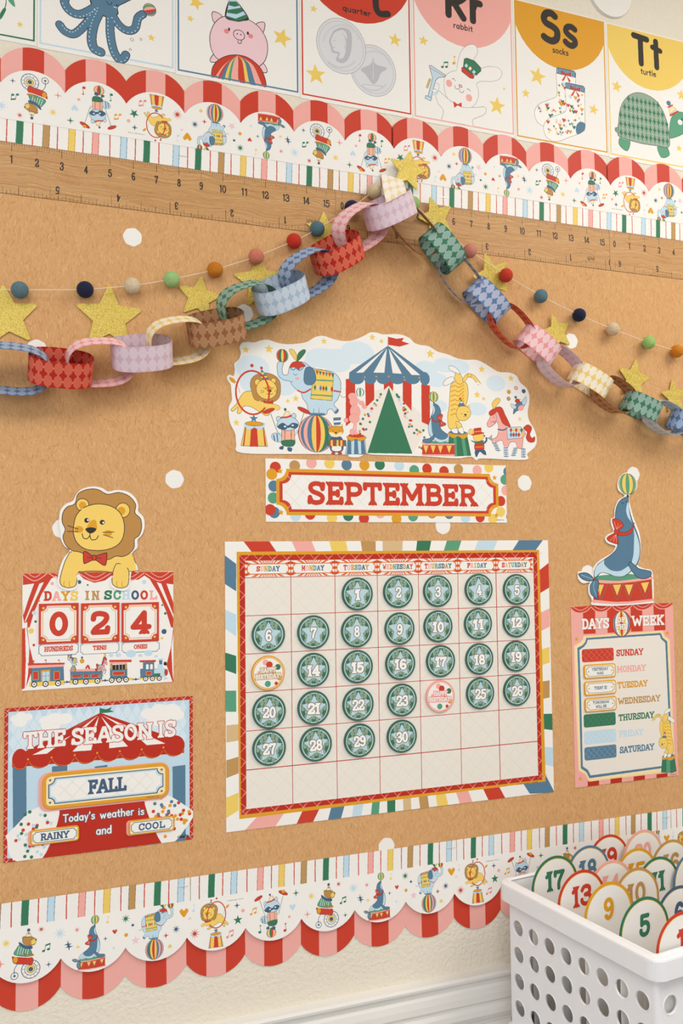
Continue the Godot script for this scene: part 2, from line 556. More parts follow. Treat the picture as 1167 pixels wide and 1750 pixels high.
# ---------------------------------------------------------------- posters and cutouts
func build_posters() -> void:
	paper("circus_parade_cutout", smooth_outline([26.6, 213.7, 18.1, 200.2, 16.5, 185.5, 8.7, 169, 6.6, 154.3, 7.3, 143.7, 11.6, 135, 11, 122.3, 10, 111.8, 5.8, 105.7, 4.1, 100.5, 8, 96.7, 14.4, 97.7, 16.2, 88.1, 15.6, 79.6, 23.2, 71.6, 25.8, 61.8, 23.7, 54.5, 27.7, 46.7, 38.5, 44.8, 47.3, 44.7, 58.3, 40.4, 69.4, 39.1, 82.7, 42.5, 96.2, 43.6, 112, 42, 130.3, 37.7, 144.2, 28.9, 158.1, 26, 174.4, 29.8, 190.9, 31.5, 205.1, 29.7, 224.4, 21.4, 236.6, 14.3, 247.7, 13.6, 260.3, 15.4, 280.8, 13.1, 293.6, 13.7, 306.5, 18.1, 314.2, 24.7, 324.6, 27.5, 340.4, 28.7, 356.1, 36, 374.8, 39.4, 390.8, 44.4, 407.1, 46.2, 426.3, 44.8, 440, 48.3, 453.8, 54.7, 470.4, 62.3, 490.2, 62.2, 504.3, 66.3, 512.6, 78.3, 523.8, 86.4, 529.3, 97.3, 528.9, 112.3, 525.6, 127.5, 528.1, 142.4, 537.8, 156.9, 542.3, 171.7, 540, 184.3, 532.5, 192, 522.3, 199.8, 518.5, 209.8, 436.3, 209.8, 425.2, 213.7, 414.4, 207.5, 387.3, 211.2, 323.9, 209.5, 242.2, 209.7, 227.7, 208, 214.5, 214.4, 198, 214.2, 190.9, 210.7, 119.4, 212.2]), print_circus_header(), 0, 346, 0, 1.4, "wide cut-out of a circus parade with striped tent, elephant, lion and pony", "cutout")
	paper("month_banner", rect(417.5, 96), print_month_banner(), 63, 125.5, 0, 1.0, "long banner with coloured dots reading SEPTEMBER in red letters", "banner")
	paper("days_poster", rect(204.5, 158), print_days_in_school(), -280.5, -42.5, 0, .9, "poster with red curtains and a circus train counting days in school", "poster")
	paper("lion_cutout", smooth_outline([33.8, 119.2, 32.9, 135.4, 29.9, 142.7, 19.9, 145.1, 9.9, 140.1, 5.9, 132.8, 7.8, 116.3, 13.7, 99.7, 21.7, 89.4, 14.6, 83.1, 9.6, 72.6, 9.6, 64.3, 7.6, 56, 7.5, 43.5, 9.4, 33, 16.4, 24.6, 25.4, 20.3, 30.4, 10.7, 38.4, 3.2, 52.7, -0.2, 65, 1.7, 73.2, 6.5, 85.7, 4.1, 100.3, 6.5, 110.8, 14.9, 115.1, 25.6, 115.1, 34.3, 122.5, 42.8, 124, 55.8, 120.4, 67.6, 114, 75.1, 114, 85.8, 106.7, 94.3, 111.9, 107.2, 114.7, 120.5, 105.6, 121, 103.6, 139.1, 98.4, 146.4, 88, 146.1, 78.7, 141.7, 76.6, 134.3, 78, 119.9]), print_lion_cutout(), -241, 78, 1.0, 1.5, "smiling lion cut-out with brown mane and red bow tie holding the poster", "cutout")
	paper("season_poster", rect(253.5, 203), print_season(), -302, -222.7, 0, .9, "poster of a red and white circus tent reading THE SEASON IS", "poster")
	paper("weekday_poster", rect(218.5, 306), print_week(), 602.5, -114, 0, .9, "tall pink poster listing the days of the week in coloured letters", "poster")
	paper("seal_cutout", smooth_outline([28.4, 238.7, 23.8, 235.9, 24.9, 228.8, 19.4, 218.8, 18.7, 206.3, 22.2, 199.2, 8.2, 200.7, -1.2, 193.3, -2.4, 182.6, 1.3, 180, 15.2, 180.2, 28, 184.9, 30.5, 174.2, 39.5, 164.4, 52.8, 157.3, 70.7, 148.4, 78.1, 138.5, 75.5, 135.7, 62.4, 132, 56.1, 123.8, 63, 116.5, 74.2, 111.1, 70.2, 98.3, 70.5, 89.2, 77.3, 85.5, 78.9, 70.8, 87.2, 56.1, 100.9, 47.6, 88.8, 39.5, 85.9, 28.5, 90.8, 15.5, 102.3, 7.5, 113.6, 6.7, 124.6, 12.9, 129.2, 25.8, 124.9, 38, 111, 48, 112, 63.1, 117.6, 83.4, 123.8, 98.2, 130.1, 112.9, 132.8, 131.4, 131.4, 149.9, 128.2, 164.6, 124.6, 171, 136.8, 176.7, 152.7, 179.7, 157.4, 187.2, 158.3, 211.2, 157, 233.4, 152.7, 238.8, 94, 241.1, 61, 241.2]), print_seal_cutout(), 620, 126, 1.0, 1.5, "blue seal cut-out balancing a green and yellow ball on a red drum", "cutout")
	# digit cards on the school-days poster
	var dg := ["0", "2", "4"]
	for i in 3:
		var p := Sheet.new(52, 55, 6, "r")
		p.plate("p", "w", 3, 3, 49, 52, 7.5)
		p.closed_stroke("p", 1.2, PackedVector2Array([Vector2(11, 3.4), Vector2(41, 3.4)]))
		p.plate("o", "w", 5.2, 5.2, 46.8, 49.8, 6.5)
		for q in [[6, 6], [46, 6], [46, 49], [6, 49]]:
			p.star("y", q[0], q[1], 2.6)
		p.text(dg[i], 13 if i != 1 else 12, 11, 39 if i != 2 else 41, 45, "r", .22, true)
		paper("digit_card", rect(52, 55), p, [-259.3, -204, -149][i], [-84, -85, -86][i], .9, 1.6, "square red-framed card showing a red %s above the word %s" % [dg[i], ["HUNDREDS", "TENS", "ONES"][i]], "card", "digit cards on the school-days poster")
	# season and weather cards
	var wide := Sheet.new(170, 48, 5, "o")
	wide.box("c", 5, 4.5, 165, 43.5, 6)
	for q in [[10, 9], [160, 9], [160, 39], [10, 39]]:
		wide.star("n", q[0], q[1], 2.4)
	wide.plate("n", "b", 8, 7, 162, 41, 8)
	wide.plate("n", "b", 8.5, 7.5, 161.5, 40.5, 8)
	wide.plate("b", "w", 10.5, 9.5, 159.5, 38.5, 8)
	wide.weave("F", 22, 11, 148, 37, 20)
	wide.text("FALL", 60, 13.5, 111, 33.5, "n", .2, true)
	wide.text("© Schoolgirl Style", 138, 44.6, 156, 46.4, "k", .12, false)
	var back := Sheet.new(176, 54, 2, "p")
	var bo := mesh_node("card_backing", card_mesh(round_rect(176, 52, 13), .9, 1.7, Vector2(176, 54)), printed(back), self, at(-258.5, -312.5))
	tag(bo, "pink rounded backing strip behind the FALL card", "card")
	paper("season_card", round_rect(170, 48, 12), wide, -253.5, -313.5, 1.7, 2.2, "rounded gold-edged card reading FALL on the season poster", "card", "", .5)
	for q in [["RAINY", -268.4, -387.0, 63.0], ["COOL", -139.0, -389.0, 63.5]]:
		var p := Sheet.new(q[3], 20, 7, "o")
		p.box("c", 2, 1.6, q[3] - 2, 18.4, 2)
		p.plate("n", "w", 3.6, 3, q[3] - 3.6, 17, 3)
		p.text(q[0], 13, 5.2, q[3] - 13, 15, "n", .2, true)
		var b2 := mesh_node("card_backing", card_mesh(round_rect(q[3] + 3, 21, 5), .9, 1.5, Vector2(80, 24)), printed(back), self, at(q[1] - 3, q[2]))
		tag(b2, "pink backing strip behind the %s card" % q[0], "card")
		paper("weather_card", round_rect(q[3], 20, 4), p, q[1], q[2], 1.5, 2.2, "small gold-edged card reading %s on the season poster" % q[0], "card", "weather cards", .4)
	# tags on the weekday poster
	var tags := [["YESTERDAY", "WAS", -214.2], ["TODAY IS", "", -242.8], ["TOMORROW", "WILL BE", -271.0]]
	for i in 3:
		var p := Sheet.new(66, 24, 6, "o")
		p.box("c", 2, 1.8, 64, 22.2, 3.5)
		p.plate("s", "w", 4.6, 4, 61.4, 20, 4)
		for x in [9, 57]:
			p.star("o", x, 12, 2.2)
		if tags[i][1]:
			p.text(tags[i][0], 16, 6, 50, 11, "n", .17, true)
			p.text(tags[i][1], 26 - (4 if i == 2 else 0), 13, 40 + (4 if i == 2 else 0), 18, "n", .17, true)
		else:
			p.text(tags[i][0], 20, 9.2, 46, 14.8, "n", .17, true)
		paper("day_tag", round_rect(66, 24, 5), p, 625, tags[i][2], .9, 2.2, "gold-edged tag reading %s beside the word %s" % [(tags[i][0] + " " + tags[i][1]).strip_edges(), ["MONDAY", "TUESDAY", "WEDNESDAY"][i]], "tag", "tags on the weekday poster", .5)

# ---------------------------------------------------------------- calendar and date cards
func build_calendar() -> void:
	paper("calendar_chart", rect(560, 422), print_calendar(), 0, 0, 0, 1.0, "large calendar chart with a striped colour border and empty white grid", "calendar")
	var cell := 56.0
	var s := Sheet.new(cell * 6, cell * 5, 5.4, "g")
	for i in 30:
		var o := Vector2((i % 6) * cell, (i / 6) * cell)
		s.frame(o.x, o.y, 1, 1)
		var n := i + 1
		if n == 13 or n == 24:
			var rim := "o" if n == 13 else "p"
			s.box(rim, 0, 0, cell, cell, 0)
			s.oval("c" if n == 13 else "v", 28, 28, 24, 24)
			s.oval(rim, 28, 28, 23.2, 23.2)
			s.oval("w", 28, 28, 22, 22)
			for q in [[24, 12, 4.4, "p"], [30, 16, 5, "r"], [43, 20, 4.4, "g"], [27, 44, 4.6, "G"], [12, 34, 3.4, "n"], [45, 36, 4, "o"], [14, 27, 3, "p"], [40, 44, 2.6, "r"], [20, 26, 3.6, "g"], [37, 28, 3, "t"]]:
				s.oval(q[3], q[0], q[1], q[2], q[2])
			s.text("HAPPY", 16, 20, 40, 27.4, "w", .22, true, 1.0, "t" if n == 13 else "P")
			s.text("BIRTHDAY!", 8.5, 29, 47.5, 36.6, "w", .22, true, 1.0, "t" if n == 13 else "P")
		else:
			s.box("446a5b", 0, 0, cell, cell, 0)
			s.oval("bcd7df", 28, 28, 22.6, 22.6)
			s.oval("44705a", 28, 28, 21.0, 21.0)
			for a in 9:
				for b in 6:
					var x := 28 + (a - 4) * 5.8
					var y := 28 + (b - 2.5) * 8.6 + (4.3 if a % 2 else 0.0)
					if Vector2(x - 28, y - 28).length() < 18.2:
						s.oval("8da48f", x, y, 2.9, 4.5)
			for a in 8:
				for b in 6:
					var x := 28 + (a - 3.5) * 5.2
					var y := 28 + (b - 2.5) * 8.6 + (2.1 if a % 2 else 6.4)
					if Vector2(x - 28, y - 28).length() < 19:
						s.oval("dfe6d2", x, y, .5, .5)
			s.star("bcd7e3", 28, 29, 20.5, 5, .5)
			var t := str(n)
			var hw := 4.8 if t.length() == 1 else 10.2
			s.text(t, 28 - hw, 20.5, 28 + hw, 38, "W", .24, true, 1.1, "7a7670")
	s.reset()
	var mat := printed(s, .42)
	var pos := [208.8, -82.1, 278.3, -80.4, 348.1, -81, 423.3, -80.2, 495.1, -81.9, 65, -139.1, 136, -138.4, 206.9, -139, 279.8, -138.6, 347.7, -137.4, 420.8, -136.2, 493.1, -135.7, 64, -195.8, 135.4, -195.1, 207.2, -194.2, 280.2, -193.3, 351.2, -193.2, 421.8, -193.3, 491.1, -192.3, 65.2, -252.7, 135.2, -252.1, 207.7, -251.9, 281.9, -250.3, 349.2, -248.9, 422.1, -248.9, 491.4, -248.5, 64.9, -306.3, 138, -307, 209.3, -307.1, 280.9, -306.6]
	var rng := RandomNumberGenerator.new()
	rng.seed = 2
	for i in 30:
		var d := circle(Vector2(28, 28), 25.6, 48)
		var uv := Vector2(i % 6, i / 6) / Vector2(6, 5)
		var m := card_mesh(d, -.1, 2.9, Vector2(56, 56), uv, uv + Vector2(1.0 / 6, 1.0 / 5), .5)
		var root := mesh_node("date_card", m, mat, self, at(pos[2 * i], pos[2 * i + 1], 1.1))
		root.mesh = recentre(m)
		root.rotation.z = rng.randf_range(-.05, .05)
		if i == 12:
			tag(root, "gold-rimmed round birthday card in the Sunday column", "date card", "round cards on the calendar")
		elif i == 23:
			tag(root, "pink-rimmed round birthday card in the Thursday column", "date card", "round cards on the calendar")
		else:
			tag(root, "round green date card with a white number %s in the %s column" % [WORDS[i + 1], DAYS[(i + 2) % 7]], "date card", "round cards on the calendar")

func recentre(m: ArrayMesh) -> ArrayMesh:
	var st := SurfaceTool.new()
	st.begin(Mesh.PRIMITIVE_TRIANGLES)
	st.append_from(m, 0, Transform3D(Basis.IDENTITY, Vector3(-.028, .028, 0)))
	return st.commit()

# ---------------------------------------------------------------- felt balls, stars
func build_garlands() -> void:
	var left := [[-312, 343], [-287, 345, "5f7d86"], [-201, 354, "141a3c"], [-136, 366, "e3cfae"], [-80, 381, "a5cf86"], [-16, 402, "cf7d12"], [47, 429, "dc8068"], [107, 460, "d2321c"], [145, 484, "557884"], [203, 525, "17204a"], [242, 557, "e6cfa6"], [275, 572]]
	var right := [[282, 570], [310, 546, "a8cf80"], [360, 512], [413, 480, "d98a78"], [481, 446, "cf3a22"], [549, 417, "5d828c"], [626, 391, "121a3e"], [696, 372, "e2cba6"], [774, 354, "a4d078"], [837, 343, "d98512"], [900, 334]]
	var felt := bump_texture(.09, 6.0, 4, 256)
	var ramp := noise_texture(.05, ["d8d8d8", "ffffff"], 256, 256, 8)
	var n := 0
	for g in [left, right]:
		var o := base("felt_ball_garland", at(g[0][0], g[0][1], 14))
		tag(o, ["string of coloured felt balls rising to the peak of the chain from the teal ball", "string of coloured felt balls falling away from the peak past the socks card"][n], "garland", "felt ball garlands")
		n += 1
		var pts := PackedVector3Array()
		for q in g:
			pts.append(at(q[0], q[1], 14) - o.position)
		var c3 := Curve3D.new()
		for i in pts.size():
			var t := (pts[mini(i + 1, pts.size() - 1)] - pts[maxi(i - 1, 0)]) / 6
			c3.add_point(pts[i], -t, t)
		mesh_node("string", tube(c3.tessellate(3, 3), .0006, 5), plain("eee0cc", .8), o)
		for q in g:
			if q.size() < 3:
				continue
			var m := plain(q[2], .95)
			m.albedo_texture = ramp
			m.normal_enabled = true
			m.normal_texture = felt
			m.normal_scale = .7
			m.rim_enabled = true
			m.rim = .35
			m.uv1_triplanar = true
			m.uv1_scale = Vector3(22, 22, 22)
			var sp := SphereMesh.new()
			sp.radius = .0118
			sp.height = .0232
			sp.radial_segments = 28
			sp.rings = 16
			var b := mesh_node("felt_ball", sp, m, o, at(q[0], q[1], 14) - o.position)
			b.rotation = Vector3(q[0] * .1, q[1] * .07, q[0] * .03)
	# glitter stars: x, y, z, outer radius, turn in the wall, swing about the vertical, nod, label
	var stars := [[-303.1, 310.7, 2, 43, 8, 0, 0, "beside the teal felt ball at the chain end"],
		[-166.7, 320.4, 2, 47, 0, 0, 0, "below the navy felt ball, upright and flat"],
		[-37.6, 361.8, 2, 33, -8, 0, 0, "below the orange felt ball, above the brown link"],
		[56.9, 395.1, 2, 42, 8, 0, 0, "below the salmon felt ball, half behind the pale blue link"],
		[161, 487.3, 2, 30, 2, 0, 0, "behind the steel blue ball and the red link"],
		[302, 599.8, 14, 33, -8, 0, 0, "at the peak, covering the upside-down lion on the border"],
		[356.3, 531.3, 5, 35, 24, 6, 8, "beside the pale green ball below the peak star"],
		[458.8, 443.6, 6, 40, 26, 8, 6, "beside the red felt ball and the green link"],
		[586.5, 359.4, 5, 33, 20, 8, 0, "close to the cream felt ball with a white dot behind it"],
		[747.9, 288.1, 3, 37, -10, 4, 0, "above the dark green link on the falling chain"],
		[836.7, 261.1, 3, 31, 6, 4, 0, "beside the orange felt ball at the chain end"]]
	for q in stars:
		var p := PackedVector2Array()
		for i in 10:
			var a := -PI / 2 + PI * i / 5
			if i % 2 == 0:
				for e in [-.055, 0.0, .055]:
					p.append(Vector2.from_angle(a + e) * q[3] * (1.0 if e == 0 else .965))
			else:
				p.append(Vector2.from_angle(a) * q[3] * .5)
		var o := mesh_node("glitter_star", card_mesh(p, -.8, .8, Vector2(60, 60), Vector2.ZERO, Vector2.ONE, .3), mats.glitter, self, at(q[0], q[1], q[2]))
		o.basis = Basis(Vector3.UP, deg_to_rad(q[5])) * Basis(Vector3.RIGHT, deg_to_rad(q[6])) * Basis(Vector3.BACK, deg_to_rad(q[4]))
		tag(o, "gold glitter star " + q[7], "star", "gold glitter stars")

# ---------------------------------------------------------------- paper chains
func link_print(light: String, dark: String) -> StandardMaterial3D:
	if mats.has(light + dark):
		return mats[light + dark]
	var s := Sheet.new(25.2, 18, 8, light)
	for j in 2:
		for i in 3:
			s.lozenge(dark, i * 12.6, j * 18.0, 6.1, 8.7)
	for j in 2:
		for i in 3:
			s.oval("f2ece6", i * 12.6 - 6.3, j * 18.0, .5, .5)
			s.oval("f2ece6", i * 12.6, j * 18.0 - 9, .5, .5)
	var m := printed(s, .5)
	m.backlight_enabled = true
	m.backlight = Color(.14, .13, .12)
	mats[light + dark] = m
	return m

# one link: a paper band bent to a rounded loop. d: chain direction in the wall, kind 0: band faces the room, 1: loop opens to the room
func link_mesh(hl: float, hd: float, width: float, pw := 2.6) -> ArrayMesh:
	var st := begin()
	var n := 44
	var pts := []
	var run := [0.0]
	for i in n + 1:
		var a := TAU * i / n + PI
		var c := cos(a)
		var s := sin(a)
		pts.append(Vector2(signf(c) * pow(absf(c), 2 / pw) * hl, signf(s) * pow(absf(s), 2 / pw) * hd))
		if i:
			run.append(run[-1] + pts[i].distance_to(pts[i - 1]))
	var t := .25
	var wv := 3
	for i in n:
		var a: Vector2 = pts[i]
		var b: Vector2 = pts[i + 1]
		var na := ((pts[(i + 1) % n] - pts[(i - 1 + n) % n]) as Vector2).orthogonal().normalized()
		var nb := ((pts[(i + 2) % n] - pts[i]) as Vector2).orthogonal().normalized()
		if na.dot(a) < 0:
			na = -na
		if nb.dot(b) < 0:
			nb = -nb
		for side in [1.0, -1.0]:
			var pa: Vector2 = a + na * t * side
			var pb: Vector2 = b + nb * t * side
			var v := [Vector3(pa.x, -width / 2, pa.y), Vector3(pb.x, -width / 2, pb.y), Vector3(pb.x, width / 2, pb.y), Vector3(pa.x, width / 2, pa.y)]
			var nn := [na * side, nb * side, nb * side, na * side]
			var uv := [Vector2(run[i] / 25.2, 0), Vector2(run[i + 1] / 25.2, 0), Vector2(run[i + 1] / 25.2, width / 18), Vector2(run[i] / 25.2, width / 18)]
			for k in [[0, 1, 2], [0, 2, 3]]:
				var fl: bool = ((v[k[1]] - v[k[0]]) as Vector3).cross(v[k[2]] - v[k[0]]).dot(Vector3(nn[0].x, 0, nn[0].y)) > 0
				for e in ([k[0], k[2], k[1]] if fl else k):
					st.set_normal(Vector3(nn[e].x, 0, nn[e].y))
					st.set_uv(uv[e])
					st.add_vertex(v[e] / 1000)
		for e in [-1.0, 1.0]:
			quad(st, Vector3(a.x + na.x * t, e * width / 2, a.y + na.y * t) / 1000, Vector3(b.x + nb.x * t, e * width / 2, b.y + nb.y * t) / 1000, Vector3(b.x - nb.x * t, e * width / 2, b.y - nb.y * t) / 1000, Vector3(a.x - na.x * t, e * width / 2, a.y - na.y * t) / 1000, Vector3(0, e, 0), Vector2(.02, .02), Vector2(.02, .02), Vector2(.02, .02), Vector2(.02, .02))
	return st.commit()

const TINT := {"blue": ["9db1cf", "5a779f"], "red": ["dc6a52", "bb2b24"], "pink": ["f5ced0", "ef9fa3"], "lilac": ["e6d2dd", "d9bccb"], "yellow": ["f6ecd6", "f0cf80"], "brown": ["b98a64", "9a6440"], "green": ["92b0a3", "3f7a62"], "pale blue": ["cfdcea", "aec4dd"], "dusty blue": ["b3b8d2", "5d7fa6"]}

func build_chains() -> void:
	var sets := [["long paper chain of harlequin links rising from the dark red link to the peak",
			[Vector2(-296.1, 238.5)],
			["blue", -296.2, 230.6, 38, -2, 1, 28, 48, 31, 36],
			["red", -234.3, 236, 38, -2, 0, 32, 42, 30, 36],
			["pink", -182.4, 247.3, 38, 6, 1, 28, 44, 30, 36],
			["lilac", -126, 264.6, 38, 8, 0, 30, 42, 30, 36],
			["yellow", -74.5, 286.2, 38, 12, 1, 28, 43, 30, 36],
			["brown", -19.9, 309.6, 38, 16, 0, 30, 42, 30, 36],
			["green", 28.3, 346.9, 38, 22, 1, 28, 43, 30, 36],
			["pale blue", 77.6, 369.1, 40, 28, 0, 30, 41, 30, 36],
			["blue", 121.5, 404.1, 40, 34, 1, 28, 43, 30, 36],
			["red", 166.4, 439.3, 42, 32, 0, 30, 41, 30, 36],
			["pink", 205.2, 483.4, 44, 36, 1, 28, 42, 30, 36],
			["lilac", 251.9, 515.5, 48, 30, 0, 20, 42, 30, 36]],
		["paper chain of harlequin links falling from the peak past the circus parade cutout",
			[Vector2(317.8, 510.8)],
			["brown", 301.4, 496.4, 34, -42, 1, 27, 50, 24, 32],
			["green", 351.6, 469.7, 34, -48, 0, 12, 37, 26, 36],
			["dusty blue", 386, 424.6, 32, -46, 1, 27, 46, 24, 32],
			["dusty blue", 432.1, 393.2, 32, -42, 0, 14, 37, 26, 36],
			["red", 479.5, 355.3, 30, -42, 1, 18, 42, 25, 34],
			["pink", 529.8, 327.1, 30, -35, 0, 14, 36, 26, 36],
			["lilac", 575.3, 293.4, 30, -34, 1, 2, 40, 25, 34],
			["yellow", 633, 273.3, 30, -26, 0, 14, 36, 26, 35],
			["brown", 681.9, 251.3, 30, -28, 1, 6, 38, 25, 34],
			["green", 739.4, 233.2, 30, -20, 0, 14, 34, 26, 35],
			["pale blue", 790.1, 215.9, 30, -24, 1, 8, 37, 25, 34],
			["blue", 841.3, 207.8, 30, -16, 0, 14, 35, 26, 35]]]
	for g in sets:
		var o := base("paper_chain", at(g[1][0].x, g[1][0].y, 30))
		tag(o, g[0], "paper chain", "paper chains")
		for i in range(2, g.size()):
			var q: Array = g[i]     # tint, x, y, z, angle, kind, tilt, half length, half depth, width, spin
			var c: Array = TINT[q[0]]
			var m := mesh_node("link", link_mesh(q[7], q[8], q[9]), link_print(c[0], c[1]), o, at(q[1], q[2], q[3]) - o.position)
			var b := Basis(Vector3.BACK, deg_to_rad(q[4])) * Basis(Vector3.RIGHT, deg_to_rad((90.0 if q[5] == 1 else 0.0) + q[6]))
			m.basis = b * Basis(Vector3.UP, deg_to_rad(q[10] if q.size() > 10 else 0.0))
			m.set_meta("label", q[0] + " harlequin paper link")
	# the strip that pins the chain at its peak
	var st := begin()
	var tab := [Vector3(-29.1, 21.1, 3), Vector3(8.9, 19.4, 3), Vector3(-43.2, -19.9, 42), Vector3(-6.4, -8.2, 42), Vector3(-56.8, -62.8, 84), Vector3(-22, -41.2, 84)]
	for i in 2:
		var a: Vector3 = tab[2 * i] / 1000
		var b: Vector3 = tab[2 * i + 1] / 1000
		var c: Vector3 = tab[2 * i + 2] / 1000
		var d: Vector3 = tab[2 * i + 3] / 1000
		var n := (b - a).cross(c - a).normalized()
		if n.z < 0:
			n = -n
		for e in [0.0, .0004]:
			quad(st, a - n * e, b - n * e, d - n * e, c - n * e, n if e == 0 else -n, Vector2(0, i * 1.6), Vector2(1.5, i * 1.6), Vector2(1.5, i * 1.6 + 1.6), Vector2(0, i * 1.6 + 1.6))
	var tb := mesh_node("chain_tab", st.commit(), link_print("f7f2e8", "f3dcae"), self, at(288, 572, 0))
	tag(tb, "pale yellow harlequin paper strip pinning the chain's peak below the gold star", "paper strip")

# ---------------------------------------------------------------- crate and number cards
const CRATE_W := 386.0
const CRATE_D := 316.0

# point on the crate's rounded rectangle, grown outward by off; s runs from 0 to 1 in each of the 4 straight runs and 4 corners
func crate_path(off: float) -> Array:
	var r := 6.0 + off
	var w := CRATE_W - 24 + off * 2
	var d := CRATE_D - 24 + off * 2
	var o := Vector2(12 - off, 12 - off)
	var out := []
	for q in [[w - r, r, -90], [w - r, d - r, 0], [r, d - r, 90], [r, r, 180]]:
		for i in 9:
			var n := Vector2.from_angle(deg_to_rad(q[2] + i * 11.25))
			out.append([o + Vector2(q[0], q[1]) + n * r, n])
	return out

func sweep_crate(prof: Array) -> ArrayMesh:
	var st := begin()
	for k in prof.size():
		var a: Vector2 = prof[k]
		var b: Vector2 = prof[(k + 1) % prof.size()]
		var pa := crate_path(a.x)
		var pb := crate_path(b.x)
		for i in pa.size():
			var j := (i + 1) % pa.size()
			var n2 := Vector2(a.y - b.y, b.x - a.x).normalized()
			var nn: Vector2 = (pa[i][1] + pa[j][1]).normalized()
			var f := func(v: Vector2, y: float) -> Vector3: return Vector3(v.x, y, v.y) / 1000
			quad(st, f.call(pa[i][0], a.y), f.call(pa[j][0], a.y), f.call(pb[j][0], b.y), f.call(pb[i][0], b.y), Vector3(nn.x * n2.x, n2.y, nn.y * n2.x))
	return st.commit()

# one wall of the crate with its rows of round holes; u runs along the wall, n points out
func holed_wall(o: Vector3, u: Vector3, n: Vector3, cols: int, length: float, rows: int) -> ArrayMesh:
	var st := begin()
	var t := 2.4
	var y_top := -45.5
	var y_bot := y_top - rows * 39.0
	var m0 := (length - cols * 35.0) / 2
	var P := func(a: float, y: float, z: float) -> Vector3: return (o + u * a + Vector3.UP * y + n * z) / 1000
	for q in [[0.0, -2.0, length, y_top], [0.0, y_bot, length, -228.0], [0.0, y_top, m0, y_bot], [length - m0, y_top, length, y_bot]]:
		quad(st, P.call(q[0], q[1], 0), P.call(q[2], q[1], 0), P.call(q[2], q[3], 0), P.call(q[0], q[3], 0), n)
		quad(st, P.call(q[0], q[1], -t), P.call(q[2], q[1], -t), P.call(q[2], q[3], -t), P.call(q[0], q[3], -t), -n)
	var N := 24
	for c in cols:
		for r in rows:
			var cx := m0 + 35.0 * (c + .5)
			var cy := y_top - 39.0 * (r + .5)
			var ringo := []
			for i in N:
				var a := TAU * i / N
				var d := Vector2(cos(a), sin(a))
				var m := minf(17.5 / maxf(absf(d.x), .0001), 19.5 / maxf(absf(d.y), .0001))
				# corners of the cell are reached at the 45 degree directions
				var e := d * m
				if i % 6 == 3:
					e = Vector2(signf(d.x) * 17.5, signf(d.y) * 19.5)
				ringo.append([d, e])
			for i in N:
				var A: Array = ringo[i]
				var B: Array = ringo[(i + 1) % N]
				var lip := 13.4
				var hr := 11.2
				var G := func(v: Vector2, z: float) -> Vector3: return P.call(cx + v.x, cy + v.y, z)
				quad(st, G.call(A[1], 0), G.call(B[1], 0), G.call(B[0] * lip, 0), G.call(A[0] * lip, 0), n)
				quad(st, G.call(A[1], -t), G.call(B[1], -t), G.call(B[0] * hr, -t), G.call(A[0] * hr, -t), -n)
				var dn: Vector3 = u * A[0].x + Vector3.UP * A[0].y
				quad(st, G.call(A[0] * lip, 0), G.call(B[0] * lip, 0), G.call(B[0] * 12.9, .7), G.call(A[0] * 12.9, .7), (dn + n * .6).normalized())
				quad(st, G.call(A[0] * 12.9, .7), G.call(B[0] * 12.9, .7), G.call(B[0] * 11.8, .7), G.call(A[0] * 11.8, .7), n)
				quad(st, G.call(A[0] * 11.8, .7), G.call(B[0] * 11.8, .7), G.call(B[0] * hr, .1), G.call(A[0] * hr, .1), (n - dn).normalized())
				quad(st, G.call(A[0] * hr, .1), G.call(B[0] * hr, .1), G.call(B[0] * hr, -t), G.call(A[0] * hr, -t), -dn)
	return st.commit()

